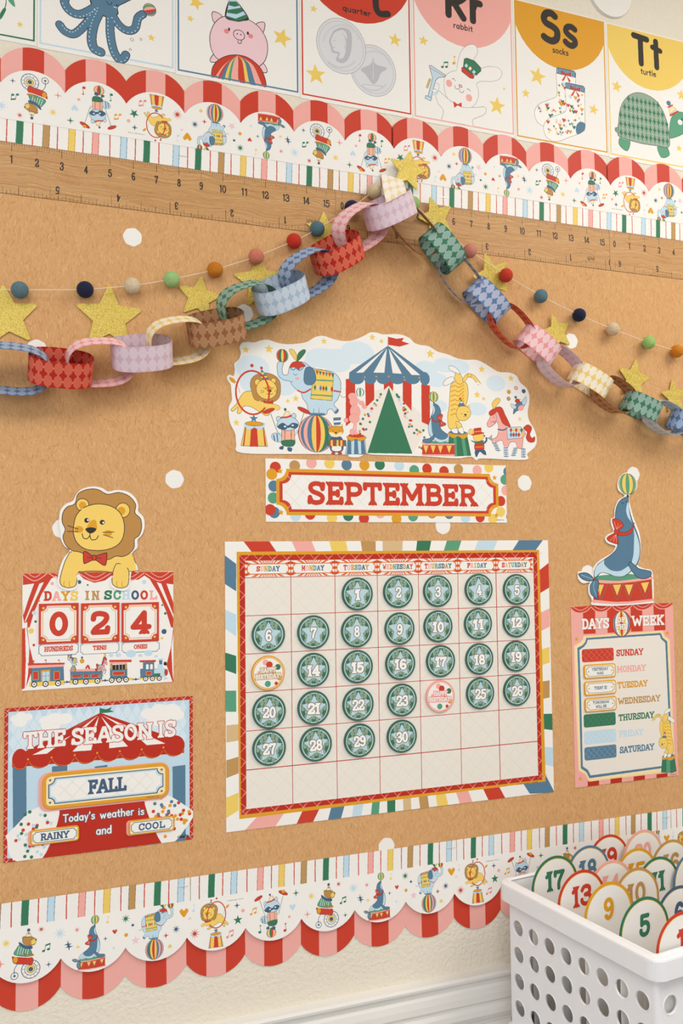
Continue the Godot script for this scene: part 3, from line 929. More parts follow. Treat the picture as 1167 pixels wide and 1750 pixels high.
func build_crate() -> void:
	# a low bookcase carries the crate
	var top_y := BASE - .520 - .2305
	var turn := deg_to_rad(6.5)
	var bk := base("bookcase", Vector3(.405, 0, .0706))
	bk.rotation.y = turn
	tag(bk, "low white bookcase standing below the crate against the wall", "bookcase")
	mesh_node("top", box_mesh(Vector3(.02, top_y - .025, .02), Vector3(.37, top_y, .30), .002), mats.trim, bk)
	for x in [.025, .347]:
		mesh_node("side", box_mesh(Vector3(x, 0, .025), Vector3(x + .018, top_y - .025, .295), .001), mats.trim, bk)
	for y in [.08, .4]:
		mesh_node("shelf", box_mesh(Vector3(.043, y, .03), Vector3(.347, y + .018, .29), .001), mats.trim, bk)
	var o := base("plastic_crate", at(405, -520, 70.6))
	o.rotation.y = turn
	tag(o, "white plastic crate with round holes holding the numbered cards", "crate")
	var L := 12.0
	var W := CRATE_W - 12
	var D := CRATE_D - 12
	var r := 6.0
	mesh_node("side_wall", holed_wall(Vector3(L, 0, L + r), Vector3.BACK, Vector3.LEFT, 8, D - L - 2 * r, 4), mats.plastic, o)
	mesh_node("side_wall", holed_wall(Vector3(W, 0, L + r), Vector3.BACK, Vector3.RIGHT, 8, D - L - 2 * r, 4), mats.plastic, o)
	mesh_node("front_wall", holed_wall(Vector3(L + r, 0, D), Vector3.RIGHT, Vector3.BACK, 10, W - L - 2 * r, 4), mats.plastic, o)
	mesh_node("back_wall", holed_wall(Vector3(L + r, 0, L), Vector3.RIGHT, Vector3.FORWARD, 10, W - L - 2 * r, 4), mats.plastic, o)
	# rounded corner posts
	for q in [[W - r, L + r, -90], [W - r, D - r, 0], [L + r, D - r, 90], [L + r, L + r, 180]]:
		var st := begin()
		for i in 8:
			var a := deg_to_rad(q[2] + i * 11.25)
			var b := deg_to_rad(q[2] + i * 11.25 + 11.25)
			for e in [r, r - 2.4]:
				var pa := Vector3(q[0] + cos(a) * e, 0, q[1] + sin(a) * e)
				var pb := Vector3(q[0] + cos(b) * e, 0, q[1] + sin(b) * e)
				var n := Vector3(cos((a + b) / 2), 0, sin((a + b) / 2)) * (1.0 if e == r else -1.0)
				quad(st, (pa + Vector3.UP * -2) / 1000, (pb + Vector3.UP * -2) / 1000, (pb + Vector3.UP * -228) / 1000, (pa + Vector3.UP * -228) / 1000, n)
		mesh_node("corner_post", st.commit(), mats.plastic, o)
	mesh_node("rim", sweep_crate([Vector2(-2.4, -3), Vector2(-2.4, -.8), Vector2(-1.6, 0), Vector2(1, .5), Vector2(3, .2), Vector2(4.5, -1), Vector2(9.5, -2), Vector2(11.2, -3), Vector2(12, -5), Vector2(12, -28), Vector2(9.8, -28), Vector2(9.8, -6), Vector2(3, -4), Vector2(0, -8), Vector2(-.5, -4)]), mats.plastic, o)
	mesh_node("base_lip", sweep_crate([Vector2(-2.4, -210), Vector2(0, -210), Vector2(8, -217), Vector2(9, -220), Vector2(9, -230), Vector2(-2.4, -230)]), mats.plastic, o)
	mesh_node("bottom", box_mesh(Vector3(L + 2, -230, L + 2) / 1000, Vector3(W - 2, -225, D - 2) / 1000), mats.plastic, o)
	# white folders between the rows of cards
	for i in 4:
		var f := mesh_node("folder", box_mesh(Vector3(-.160, 0, -.0004), Vector3(.160, .178 - .004 * i, .0004)), mats.folder, self)
		f.position = o.transform * Vector3(.193, -.2248, [.073, .1255, .198, .264][i])
		f.rotation = Vector3(0, turn, 0)
		tag(f, "plain white folder in the crate behind the %s card" % ["pink fourteen", "tan ten", "navy six", "front red one"][i], "folder", "folders in the crate")
	# arched number cards, four to a row
	var s := Sheet.new(90 * 5, 110 * 4, 4, "w")
	var list := [[1, "r", 506.5, 355.2, -482, "red"],
		[2, "p", 563.9, 338.9, -482, "pink"],
		[5, "g", 495.7, 297.9, -482, "green"],
		[6, "n", 566.2, 283.8, -482, "navy"],
		[7, "r", 613.4, 267.3, -482, "red"],
		[9, "o", 486.7, 235.5, -482, "gold"],
		[10, "t", 559, 204.5, -482, "tan"],
		[11, "g", 619.7, 179.4, -482, "green"],
		[12, "s", 691, 176.4, -482, "steel blue"],
		[13, "r", 480.6, 182, -482, "red"],
		[14, "p", 545.8, 164.3, -482, "pink"],
		[15, "o", 615.8, 135, -482, "gold"],
		[16, "t", 693.7, 122.9, -482, "tan"],
		[17, "g", 480.2, 116.2, -482, "green"],
		[18, "s", 555.1, 96, -482, "steel blue"],
		[19, "r", 618.8, 63.6, -482, "red"],
		[20, "p", 687, 64.5, -482, "pink"]]
	for i in list.size():
		var q: Array = list[i]
		s.frame((i % 5) * 90.0, (i / 5) * 110.0, 1, 1)
		var c: String = q[1]
		s.box(c, 0, 0, 90, 110, 0)
		s.oval("y", 45, 45, 41.2, 41.2)
		s.box("y", 3.8, 45, 86.2, 110, 0)
		s.oval("w", 45, 45, 40.2, 40.2)
		s.box("w", 4.8, 45, 85.2, 110, 0)
		for a in 15:
			for b in 16:
				var v := Vector2(8 + a * 5.3, 8 + b * 6.0)
				if v.distance_to(Vector2(45, 45)) < 38 or v.y > 45 and v.y < 106:
					s.oval("S", v.x, v.y, .3, .3)
		s.box("w", 0, 78, 90, 110, 0)
		var t := str(q[0])
		var hw := 9.5 if t.length() == 1 else (19.0 if q[0] != 11 else 15.0)
		s.text(t, 45 - hw + 1.8, 21.8, 45 + hw + 1.8, 52.3, "W", .2, true, .9, "S")
		s.text(t, 45 - hw, 21, 45 + hw, 51.5, c, .2, true)
	s.reset()
	var mat := printed(s, .6)
	for i in list.size():
		var q: Array = list[i]
		var p := PackedVector2Array()
		for j in 25:
			p.append(Vector2(45, 45) + Vector2.from_angle(PI + PI * j / 24) * 45)
		p.append(Vector2(90, 110))
		p.append(Vector2(0, 110))
		var uv := Vector2((i % 5) / 5.0, (i / 5) / 4.0)
		var m := card_mesh(p, -.4, .4, Vector2(90, 110), uv, uv + Vector2(.2, .25))
		var sf := SurfaceTool.new()
		sf.begin(Mesh.PRIMITIVE_TRIANGLES)
		sf.append_from(m, 0, Transform3D(Basis.IDENTITY, Vector3(-.045, .256, 0)))
		var low := card_mesh(rect(90, 146), -.4, .4, Vector2(90, 146), uv + Vector2(.05, .225), uv + Vector2(.06, .23))
		sf.append_from(low, 0, Transform3D(Basis.IDENTITY, Vector3(-.045, .146, 0)))
		var cd := mesh_node("number_card", sf.commit(), mat, self, Vector3(q[2] / 1000.0, BASE + (q[4] - 256) / 1000.0, q[3] / 1000.0))
		cd.rotation.y = turn
		tag(cd, "arched white card with a %s edge and the number %s in the crate" % [q[5], WORDS[q[0]]], "number card", "numbered cards in the crate")

# ---------------------------------------------------------------- printed paper
# A Sheet is the flat print of one piece of paper, drawn in millimetres (y down) into an Image.
const INK := {"w": "f2efea", "k": "37322e", "r": "cc4330", "R": "bb3122", "p": "f1aea5", "P": "ea8a8c", "b": "c3dcea", "s": "5a7f99", "n": "47617d", "g": "3b7a5b", "G": "5c9f7e", "q": "93ab97", "y": "efcd68", "o": "e0a02e", "t": "c0955c", "c": "f8e3b4", "l": "f5d06c", "m": "bd8b4c", "d": "77726b", "e": "a9a9ad", "E": "dcdcdf", "D": "bebec4", "x": "ede6dc", "a": "d8e7f0", "h": "f0ccd3", "v": "f3b79d", "u": "d8b98b", "i": "ece6dc", "W": "f7f4ef", "F": "e4ddcf", "S": "e2ddd6", "z": "e06a2a"}
const SLAB := {
	"A": ".8|s .1 1|s .7 1|m .1 1 .36 .02 .44 .02 .7 1|m .2 .66 .6 .66", "B": ".72|l .17 0 .17 1|c .17 .02 .46 .02 .6 .14 .58 .36 .44 .48 .17 .48|c .17 .48 .5 .48 .65 .62 .64 .86 .5 .98 .17 .98",
	"C": ".7|c .62 .26 .54 .07 .36 0 .17 .14 .11 .5 .17 .86 .36 1 .54 .93 .62 .74|m .62 .3 .64 .04", "D": ".74|l .17 0 .17 1|c .17 .02 .42 .02 .6 .18 .65 .5 .6 .82 .42 .98 .17 .98",
	"E": ".68|l .17 0 .17 1|m .17 .02 .6 .02|m .17 .98 .6 .98|m .17 .5 .46 .5|m .6 0 .6 .22|m .6 1 .6 .78|m .46 .4 .46 .6", "F": ".66|l .17 0 .17 1|m .17 .02 .6 .02|m .17 .5 .46 .5|m .6 0 .6 .22|m .46 .4 .46 .6",
	"H": ".82|l .17 0 .17 1|l .65 0 .65 1|m .17 .5 .65 .5", "I": ".42|l .21 0 .21 1", "K": ".78|l .17 0 .17 1|m .64 .02 .2 .54|m .32 .44 .66 1|s .64 0|s .66 1",
	"L": ".66|l .17 0 .17 1|m .17 .98 .6 .98|m .6 1 .6 .74", "M": ".96|l .15 0 .15 1|l .81 0 .81 1|m .15 0 .48 .74 .81 0", "N": ".84|l .15 0 .15 1|l .69 0 .69 1|m .15 0 .69 1",
	"O": ".76|o .38 .5 .28 .5", "P": ".7|l .17 0 .17 1|c .17 .02 .46 .02 .6 .14 .61 .4 .46 .54 .17 .54", "R": ".76|l .17 0 .17 1|c .17 .02 .46 .02 .6 .14 .6 .38 .44 .5 .17 .5|m .42 .5 .66 1|s .66 1",
	"S": ".66|c .57 .24 .5 .06 .32 0 .15 .08 .11 .25 .2 .42 .45 .56 .57 .72 .52 .93 .34 1 .17 .95 .09 .76|m .57 .28 .59 .03|m .07 .97 .09 .72", "T": ".76|l .38 .05 .38 1|m .08 .02 .68 .02|m .08 0 .08 .22|m .68 0 .68 .22",
	"U": ".8|c .16 0 .16 .6 .22 .9 .4 1 .58 .9 .64 .6 .64 0|s .16 0|s .64 0", "W": "1.06|m .1 0 .3 1 .53 .3 .76 1 .96 0|s .1 0|s .96 0", "Y": ".78|m .1 0 .39 .54 .68 0|l .39 .54 .39 1|s .1 0|s .68 0",
	"0": ".66|o .33 .5 .23 .5", "1": ".44|l .24 0 .24 1|m .07 .2 .24 .03", "2": ".66|c .1 .28 .14 .06 .32 0 .52 .08 .56 .28 .44 .52 .2 .76 .1 .96|m .1 .97 .58 .97|m .58 .98 .6 .76", "3": ".64|c .1 .2 .2 .03 .38 0 .53 .12 .5 .38 .28 .47|c .28 .47 .52 .53 .57 .74 .46 .96 .26 1 .1 .88 .08 .74",
	"4": ".72|m .47 .02 .06 .74 .66 .74|m .48 0 .48 1|s .48 1", "5": ".64|m .55 .02 .16 .02 .14 .46|c .14 .46 .32 .37 .52 .45 .57 .68 .46 .94 .26 1 .1 .9 .08 .76", "6": ".66|c .54 .12 .4 0 .22 .08 .11 .36 .1 .7 .22 .95 .42 1 .56 .82 .54 .58 .38 .46 .2 .54 .11 .7",
	"7": ".62|m .08 .03 .55 .03|c .55 .03 .4 .35 .29 .65 .27 1|m .08 0 .08 .22", "8": ".64|o .32 .25 .18 .25|o .32 .74 .22 .26", "9": ".66|c .12 .88 .26 1 .44 .92 .55 .64 .56 .3 .44 .05 .24 0 .1 .18 .12 .42 .28 .54 .46 .46 .55 .3", "!": ".3|m .15 0 .15 .6|m .15 .96 .15 1", "'": ".22|m .12 0 .08 .24", " ": ".34"}
const SANS := {
	"a": ".52|o .24 .69 .17 .3|m .43 .4 .43 1", "b": ".52|m .09 0 .09 1|o .28 .69 .18 .3", "c": ".46|c .41 .5 .25 .39 .11 .5 .08 .69 .11 .88 .25 .99 .41 .9", "d": ".52|o .24 .69 .17 .3|m .43 0 .43 1", "e": ".5|m .08 .68 .43 .68|c .43 .68 .39 .46 .25 .39 .11 .5 .08 .7 .14 .92 .3 1 .43 .9",
	"g": ".52|o .24 .69 .17 .3|c .43 .4 .43 1.1 .36 1.28 .2 1.3 .1 1.22", "h": ".5|m .09 0 .09 1|c .09 .6 .18 .42 .32 .4 .41 .52 .41 1", "i": ".22|m .11 .4 .11 1|m .11 .12 .11 .14", "k": ".46|m .09 0 .09 1|m .38 .4 .1 .72|m .18 .66 .4 1", "l": ".22|m .11 0 .11 1", "n": ".5|m .09 .4 .09 1|c .09 .6 .18 .42 .32 .4 .41 .52 .41 1",
	"o": ".5|o .25 .69 .18 .3", "q": ".52|o .24 .69 .17 .3|m .43 .4 .43 1.3", "r": ".36|m .09 .4 .09 1|c .09 .62 .17 .44 .31 .4", "s": ".42|c .35 .46 .22 .39 .1 .46 .11 .58 .24 .68 .35 .78 .33 .94 .2 1 .07 .92", "t": ".36|m .17 .1 .17 .9 .28 1|m .04 .4 .31 .4", "u": ".5|c .09 .4 .09 .8 .2 1 .34 .96 .41 .8|m .41 .4 .41 1", "w": ".7|m .06 .4 .2 1 .34 .46 .48 1 .62 .4", "y": ".46|m .07 .4 .24 1|m .4 .4 .16 1.28",
	"T": ".6|m .05 .02 .55 .02|m .3 .02 .3 1", "S": ".6|c .5 .18 .3 .02 .1 .18 .16 .4 .42 .58 .5 .8 .3 1 .08 .84", "1": ".3|m .17 0 .17 1|m .06 .14 .17 0", "4": ".66|m .44 1 .44 .02 .06 .74 .6 .74"}

class Sheet:
	var im: Image
	var size: Vector2
	var s: float
	var o := Vector2.ZERO
	var k := Vector2.ONE
	func _init(w: float, h: float, res: float, bg: String):
		size = Vector2(w, h)
		s = res
		im = Image.create(int(ceil(w * s)), int(ceil(h * s)), false, Image.FORMAT_RGB8)
		im.fill(ink(bg))
	func ink(c: String) -> Color:
		return Color(INK[c]) if c.length() == 1 else Color(c)
	func frame(x: float, y: float, sx: float, sy: float) -> void:
		o = Vector2(x, y)
		k = Vector2(sx, sy)
	func reset() -> void:
		frame(0, 0, 1, 1)
	func vec(a: Array) -> PackedVector2Array:
		var r := PackedVector2Array()
		for i in a.size() / 2:
			r.append(Vector2(a[2 * i], a[2 * i + 1]))
		return r
	# closed or open Catmull-Rom curve
	func curve(p: PackedVector2Array, closed: bool, n := 6) -> PackedVector2Array:
		var m := p.size()
		if m < 3:
			return p
		var r := PackedVector2Array()
		var last := m if closed else m - 1
		for i in last:
			var a := p[(i - 1 + m) % m] if closed or i > 0 else p[0]
			var b := p[i]
			var c := p[(i + 1) % m]
			var d := p[(i + 2) % m] if closed or i + 2 < m else p[m - 1]
			for j in n:
				r.append(b.cubic_interpolate(c, a, d, float(j) / n))
		if not closed:
			r.append(p[m - 1])
		return r
	# scan conversion of one closed outline given in sheet millimetres
	func scan(col: Color, p: PackedVector2Array) -> void:
		var q := PackedVector2Array()
		var top := 1e9
		var bot := -1e9
		for v in p:
			var t := (o + v * k) * s
			q.append(t)
			top = min(top, t.y)
			bot = max(bot, t.y)
		var y0 := maxi(0, int(ceil(top - .5)))
		var y1 := mini(im.get_height() - 1, int(floor(bot - .5)))
		if y1 < y0:
			return
		var rows: Array[PackedFloat32Array] = []
		rows.resize(y1 - y0 + 1)
		var m := q.size()
		for i in m:
			var a := q[i]
			var b := q[(i + 1) % m]
			if a.y > b.y:
				var t := a
				a = b
				b = t
			if b.y - a.y < 1e-6:
				continue
			var ya := maxi(y0, int(ceil(a.y - .5)))
			var yb := mini(y1, int(ceil(b.y - .5)) - 1)
			var g := (b.x - a.x) / (b.y - a.y)
			for y in range(ya, yb + 1):
				rows[y - y0].append(a.x + (y + .5 - a.y) * g)
		var w := im.get_width()
		for i in rows.size():
			var r := rows[i]
			r.sort()
			for j in r.size() / 2:
				var xa := maxi(0, int(round(r[2 * j])))
				var xb := mini(w, int(round(r[2 * j + 1])))
				if xb > xa:
					im.fill_rect(Rect2i(xa, y0 + i, xb - xa, 1), col)
	func stroke(col: Color, w: float, p: PackedVector2Array) -> void:
		var h := maxf(w / 2, .62 / (s * absf(k.x)))
		for i in p.size() - 1:
			var d := p[i + 1] - p[i]
			if d.length() < 1e-4:
				continue
			var n := d.normalized().orthogonal() * h
			scan(col, PackedVector2Array([p[i] + n, p[i + 1] + n, p[i + 1] - n, p[i] - n]))
		if w * s * absf(k.x) > 1.6:
			for v in p:
				scan(col, ring_points(v, h, h, 0, 12))
	func ring_points(c: Vector2, rx: float, ry: float, rot := 0.0, n := 28) -> PackedVector2Array:
		var r := PackedVector2Array()
		for i in n:
			r.append(c + Vector2(cos(TAU * i / n) * rx, sin(TAU * i / n) * ry).rotated(deg_to_rad(rot)))
		return r
	func closed_stroke(c: String, w: float, p: PackedVector2Array) -> void:
		var q := p.duplicate()
		q.append(p[0])
		stroke(ink(c), w, q)
	func fill(c: String, a: Array, ow := 0.0, oc := "k") -> void:
		scan(ink(c), vec(a))
		if ow > 0:
			closed_stroke(oc, ow, vec(a))
	func blob(c: String, a: Array, ow := 0.0, oc := "k") -> void:
		var p := curve(vec(a), true)
		scan(ink(c), p)
		if ow > 0:
			closed_stroke(oc, ow, p)
	func oval(c: String, x: float, y: float, rx: float, ry: float, rot := 0.0, ow := 0.0, oc := "k") -> void:
		var p := ring_points(Vector2(x, y), rx, ry, rot, 40 if rx * s > 12 else 20)
		scan(ink(c), p)
		if ow > 0:
			closed_stroke(oc, ow, p)
	func ring(c: String, x: float, y: float, rx: float, ry: float, w: float) -> void:
		closed_stroke(c, w, ring_points(Vector2(x, y), rx, ry, 0, 40))
	func line(c: String, w: float, a: Array) -> void:
		stroke(ink(c), w, curve(vec(a), false))
	func box(c: String, x0: float, y0: float, x1: float, y1: float, r: float) -> void:
		var p := PackedVector2Array()
		for q in [[x1 - r, y0 + r, -90], [x1 - r, y1 - r, 0], [x0 + r, y1 - r, 90], [x0 + r, y0 + r, 180]]:
			for i in 7:
				p.append(Vector2(q[0], q[1]) + Vector2.from_angle(deg_to_rad(q[2] + i * 15)) * r)
		scan(ink(c), p)
	func edge(c: String, x0: float, y0: float, x1: float, y1: float, w: float) -> void:
		box(c, x0 - w / 2, y0 - w / 2, x1 + w / 2, y0 + w / 2, 0)
		box(c, x0 - w / 2, y1 - w / 2, x1 + w / 2, y1 + w / 2, 0)
		box(c, x0 - w / 2, y0, x0 + w / 2, y1, 0)
		box(c, x1 - w / 2, y0, x1 + w / 2, y1, 0)
	func star(c: String, x: float, y: float, r: float, n := 5, inner := .42, rot := 0.0) -> void:
		var p := PackedVector2Array()
		for i in 2 * n:
			p.append(Vector2(x, y) + Vector2.from_angle(-PI / 2 + PI * i / n + deg_to_rad(rot)) * (r if i % 2 == 0 else r * inner))
		scan(ink(c), p)
	func ball(cols: String, x: float, y: float, rx: float, ry: float, ow: float, rot := 0.0) -> void:
		var n := cols.length()
		for i in n:
			var a := -1.0 + 2.0 * i / n
			var b := -1.0 + 2.0 * (i + 1) / n
			var p := PackedVector2Array()
			for j in 13:
				var t := -PI / 2 + PI * j / 12
				p.append(Vector2(cos(t) * sin(a * PI / 2) * rx, sin(t) * ry))
			for j in 13:
				var t := PI / 2 - PI * j / 12
				p.append(Vector2(cos(t) * sin(b * PI / 2) * rx, sin(t) * ry))
			for j in p.size():
				p[j] = Vector2(x, y) + p[j].rotated(deg_to_rad(rot))
			scan(ink(cols[i]), p)
		if ow > 0:
			closed_stroke("k", ow, ring_points(Vector2(x, y), rx, ry, rot, 40))
	func heart(c: String, x: float, y: float, r: float) -> void:
		blob(c, [x, y + r, x - r * .75, y + r * .15, x - r, y - r * .45, x - r * .5, y - r * .85, x, y - r * .4, x + r * .5, y - r * .85, x + r, y - r * .45, x + r * .75, y + r * .15])
	func note(c: String, x: float, y: float, r: float, two: bool) -> void:
		var w := r * .1
		if two:
			oval(c, x - r * .6, y + r * .6, r * .32, r * .24, -15)
			oval(c, x + r * .35, y + r * .4, r * .32, r * .24, -15)
			line(c, w, [x - r * .35, y + r * .55, x - r * .2, y - r * .5])
			line(c, w, [x + r * .6, y + r * .4, x + r * .72, y - r * .7])
			fill(c, [x - r * .24, y - r * .58, x + r * .76, y - r * .82, x + r * .72, y - r * .48, x - r * .24, y - r * .26])
		else:
			oval(c, x - r * .05, y + r * .7, r * .34, r * .28)
			line(c, w, [x + r * .26, y + r * .7, x, y - r * .8])
			fill(c, [x, y - r * .85, x + r * .45, y - r * .75, x + r * .05, y - r * .45])
	func plate(oc: String, c: String, x0: float, y0: float, x1: float, y1: float, n: float) -> void:
		var p := PackedVector2Array()
		for q in [[x0, y0, 90], [x1, y0, 180], [x1, y1, 270], [x0, y1, 0]]:
			for i in 6:
				p.append(Vector2(q[0], q[1]) + Vector2.from_angle(deg_to_rad(q[2] - i * 18)) * n)
		scan(ink(c), p)
		closed_stroke(oc, .8, p)
	# diagonal lattice lines inside a rectangle
	func weave(c: String, x0: float, y0: float, x1: float, y1: float, step: float) -> void:
		var h := y1 - y0
		var x := x0 - h
		while x < x1:
			for sg in 2:
				var a := Vector2(x, y0 if sg == 0 else y1)
				var b := Vector2(x + h, y1 if sg == 0 else y0)
				var d := b - a
				var t0 := clampf((x0 - a.x) / h, 0, 1)
				var t1 := clampf((x1 - a.x) / h, 0, 1)
				if t1 > t0:
					stroke(ink(c), .7, PackedVector2Array([a + d * t0, a + d * t1]))
			x += step
	# crossed lines round a border band of width w
	func chevrons(c: String, x0: float, y0: float, x1: float, y1: float, w: float) -> void:
		var st := w * 2.7
		var x := x0
		while x < x1:
			for y in [y0, y1 - w]:
				stroke(ink(c), .6, PackedVector2Array([Vector2(x, y), Vector2(x + w * .9, y + w), Vector2(x + w * 1.8, y)]))
				stroke(ink(c), .6, PackedVector2Array([Vector2(x + w * .75, y + w), Vector2(x + w * 1.2, y + w * .4)]))
			x += st
		var y := y0 + w
		while y < y1 - w:
			for xx in [x0, x1 - w]:
				stroke(ink(c), .6, PackedVector2Array([Vector2(xx, y), Vector2(xx + w, y + w * .9), Vector2(xx, y + w * 1.8)]))
				stroke(ink(c), .6, PackedVector2Array([Vector2(xx + w, y + w * .75), Vector2(xx + w * .4, y + w * 1.2)]))
			y += st
	func lozenge(c: String, x: float, y: float, rx: float, ry: float) -> void:
		var q := .35
		fill(c, [x, y - ry, x + rx * q, y - ry * q, x + rx, y, x + rx * q, y + ry * q, x, y + ry, x - rx * q, y + ry * q, x - rx, y, x - rx * q, y - ry * q])
	func harlequin(c: String, x0: float, y0: float, x1: float, y1: float, st: float) -> void:
		var j := 0
		var y := y0 + st * .8
		while y + st * .8 <= y1:
			var x := x0 + (st / 2 if j % 2 else 0.0)
			while x < x1 + st / 2:
				if x - st / 2 >= x0 - .1 and x + st / 2 <= x1 + .1:
					fill(c, [x, y - st * .8, x + st * .42, y, x, y + st * .8, x - st * .42, y])
				x += st
			y += st * .8
			j += 1
	func clip_harlequin(base: String, c: String, a: Array, sx: float, sy: float) -> void:
		var p := curve(vec(a), true)
		scan(ink(base), p)
		var r := Rect2(p[0], Vector2.ZERO)
		for v in p:
			r = r.expand(v)
		var y := r.position.y
		while y < r.end.y:
			var x := r.position.x
			while x < r.end.x:
				if Geometry2D.is_point_in_polygon(Vector2(x, y), p):
					lozenge(c, x, y, sx * .42, sy * .5)
					oval("w", x + sx / 2, y + sy / 2, .7, .7)
				x += sx
			y += sy
	func beads(c: String, a: Array, step: float, _n: float) -> void:
		var p := vec(a)
		p.append(p[0])
		for i in p.size() - 1:
			var d := p[i + 1] - p[i]
			for j in int(d.length() / step):
				var v := p[i] + d * (j * step / d.length()) + d.normalized().orthogonal() * -1.6
				oval(c, v.x, v.y, .75, .75)
	func dashes(c: String, a: Array, w: float, step: float, off: float) -> void:
		var p := curve(vec(a), false, 10)
		var run := 0.0
		for i in p.size() - 1:
			var d := p[i + 1] - p[i]
			run += d.length()
			if run > step:
				run = 0
				var v := p[i] - d.normalized().orthogonal() * off
				oval(c, v.x, v.y, w * .62, w * .42, rad_to_deg(d.angle()))
	func specks(c: String, st: float) -> void:
		var j := 0
		var y := st
		while y < size.y:
			var x := st + (st / 2 if j % 2 else 0.0)
			while x < size.x:
				oval(c, x, y, .45, .45)
				x += st
			y += st * .5
			j += 1
	func marquee(x0: float, y0: float, x1: float, y1: float) -> void:
		box("w", x0, y0, x1, y1, 0)
		var c := Vector2((x0 + x1) / 2, (y0 + y1) / 2)
		var n := 26
		for i in n:
			var p := PackedVector2Array([c])
			for t in [TAU * i / n - .06, TAU * i / n + .06]:
				var d := Vector2.from_angle(t)
				var m := minf((x1 - x0) / 2 / maxf(absf(d.x), .001), (y1 - y0) / 2 / maxf(absf(d.y), .001))
				p.append(c + d * m)
			scan(ink("z"), p)
		plate("z", "w", x0 + 3.6, y0 + 4.4, x1 - 3.6, y1 - 3.8, 3)
		plate("z", "w", x0 + 4.0, y0 + 4.8, x1 - 4.0, y1 - 4.2, 3)
		for q in [[x0 + 3, y0 + 3.6], [x1 - 3, y0 + 3.6], [x1 - 3, y1 - 3.2], [x0 + 3, y1 - 3.2]]:
			oval("r", q[0], q[1], 1.5, 1.5)
	func text(t: String, x0: float, y0: float, x1: float, y1: float, c: String, wt: float, slab: bool, ow := 0.0, oc := "k", _slope := 0.0) -> void:
		var total := 0.0
		var rows := []
		for ch in t:
			var g: String = SANS[ch] if not slab and SANS.has(ch) else SLAB.get(ch, ".5|o .25 .6 .2 .3")
			rows.append(g.split("|"))
			total += float(rows[-1][0]) + .04
		var h := y1 - y0
		var kx := (x1 - x0) / total
		var w := minf(wt * h, kx * .23 if slab else wt * h)
		for pas in ([0, 1] if ow > 0 else [1]):
			var col := ink(oc if pas == 0 else c)
			var ex := ow if pas == 0 else 0.0
			var x := x0 + .02 * kx
			for g in rows:
				for i in range(1, g.size()):
					var f: PackedStringArray = g[i].split(" ")
					var v := PackedFloat32Array()
					for j in range(1, f.size()):
						v.append(float(f[j]))
					var p := PackedVector2Array()
					if f[0] == "o":
						p = ring_points(Vector2(x + v[0] * kx, y0 + w / 2 + v[1] * (h - w)), v[2] * kx, v[3] * (h - w), 0, 22)
						p.append(p[0])
						stroke(col, w + ex * 2, p)
						continue
					for j in v.size() / 2:
						p.append(Vector2(x + v[2 * j] * kx, y0 + w / 2 + v[2 * j + 1] * (h - w)))
					if f[0] == "s":
						if slab:
							serif(col, p[0], w, v[1] > .5, ex)
						continue
					if f[0] == "c":
						p = curve(p, false, 5)
					stroke(col, w + ex * 2, p)
					if slab and f[0] == "l":
						for j in [0, v.size() / 2 - 1]:
							if v[2 * j + 1] < .01 or v[2 * j + 1] > .99:
								serif(col, p[j], w, v[2 * j + 1] > .5, ex)
				x += (float(g[0]) + .04) * kx
	func serif(col: Color, v: Vector2, w: float, low: bool, ex: float) -> void:
		var d := 1.0 if low else -1.0
		var e := w * .5
		var p := PackedVector2Array()
		for q in [[-.5, -1.1], [-1.02, .32], [-.95, .98], [-.3, .78], [.3, .78], [.95, .98], [1.02, .32], [.5, -1.1]]:
			p.append(v + Vector2(q[0] * w, q[1] * e * d))
		scan(col, p)
		if ex > 0:
			p.append(p[0])
			stroke(col, ex * 2, p)
	func texture() -> ImageTexture:
		return ImageTexture.create_from_image(im)

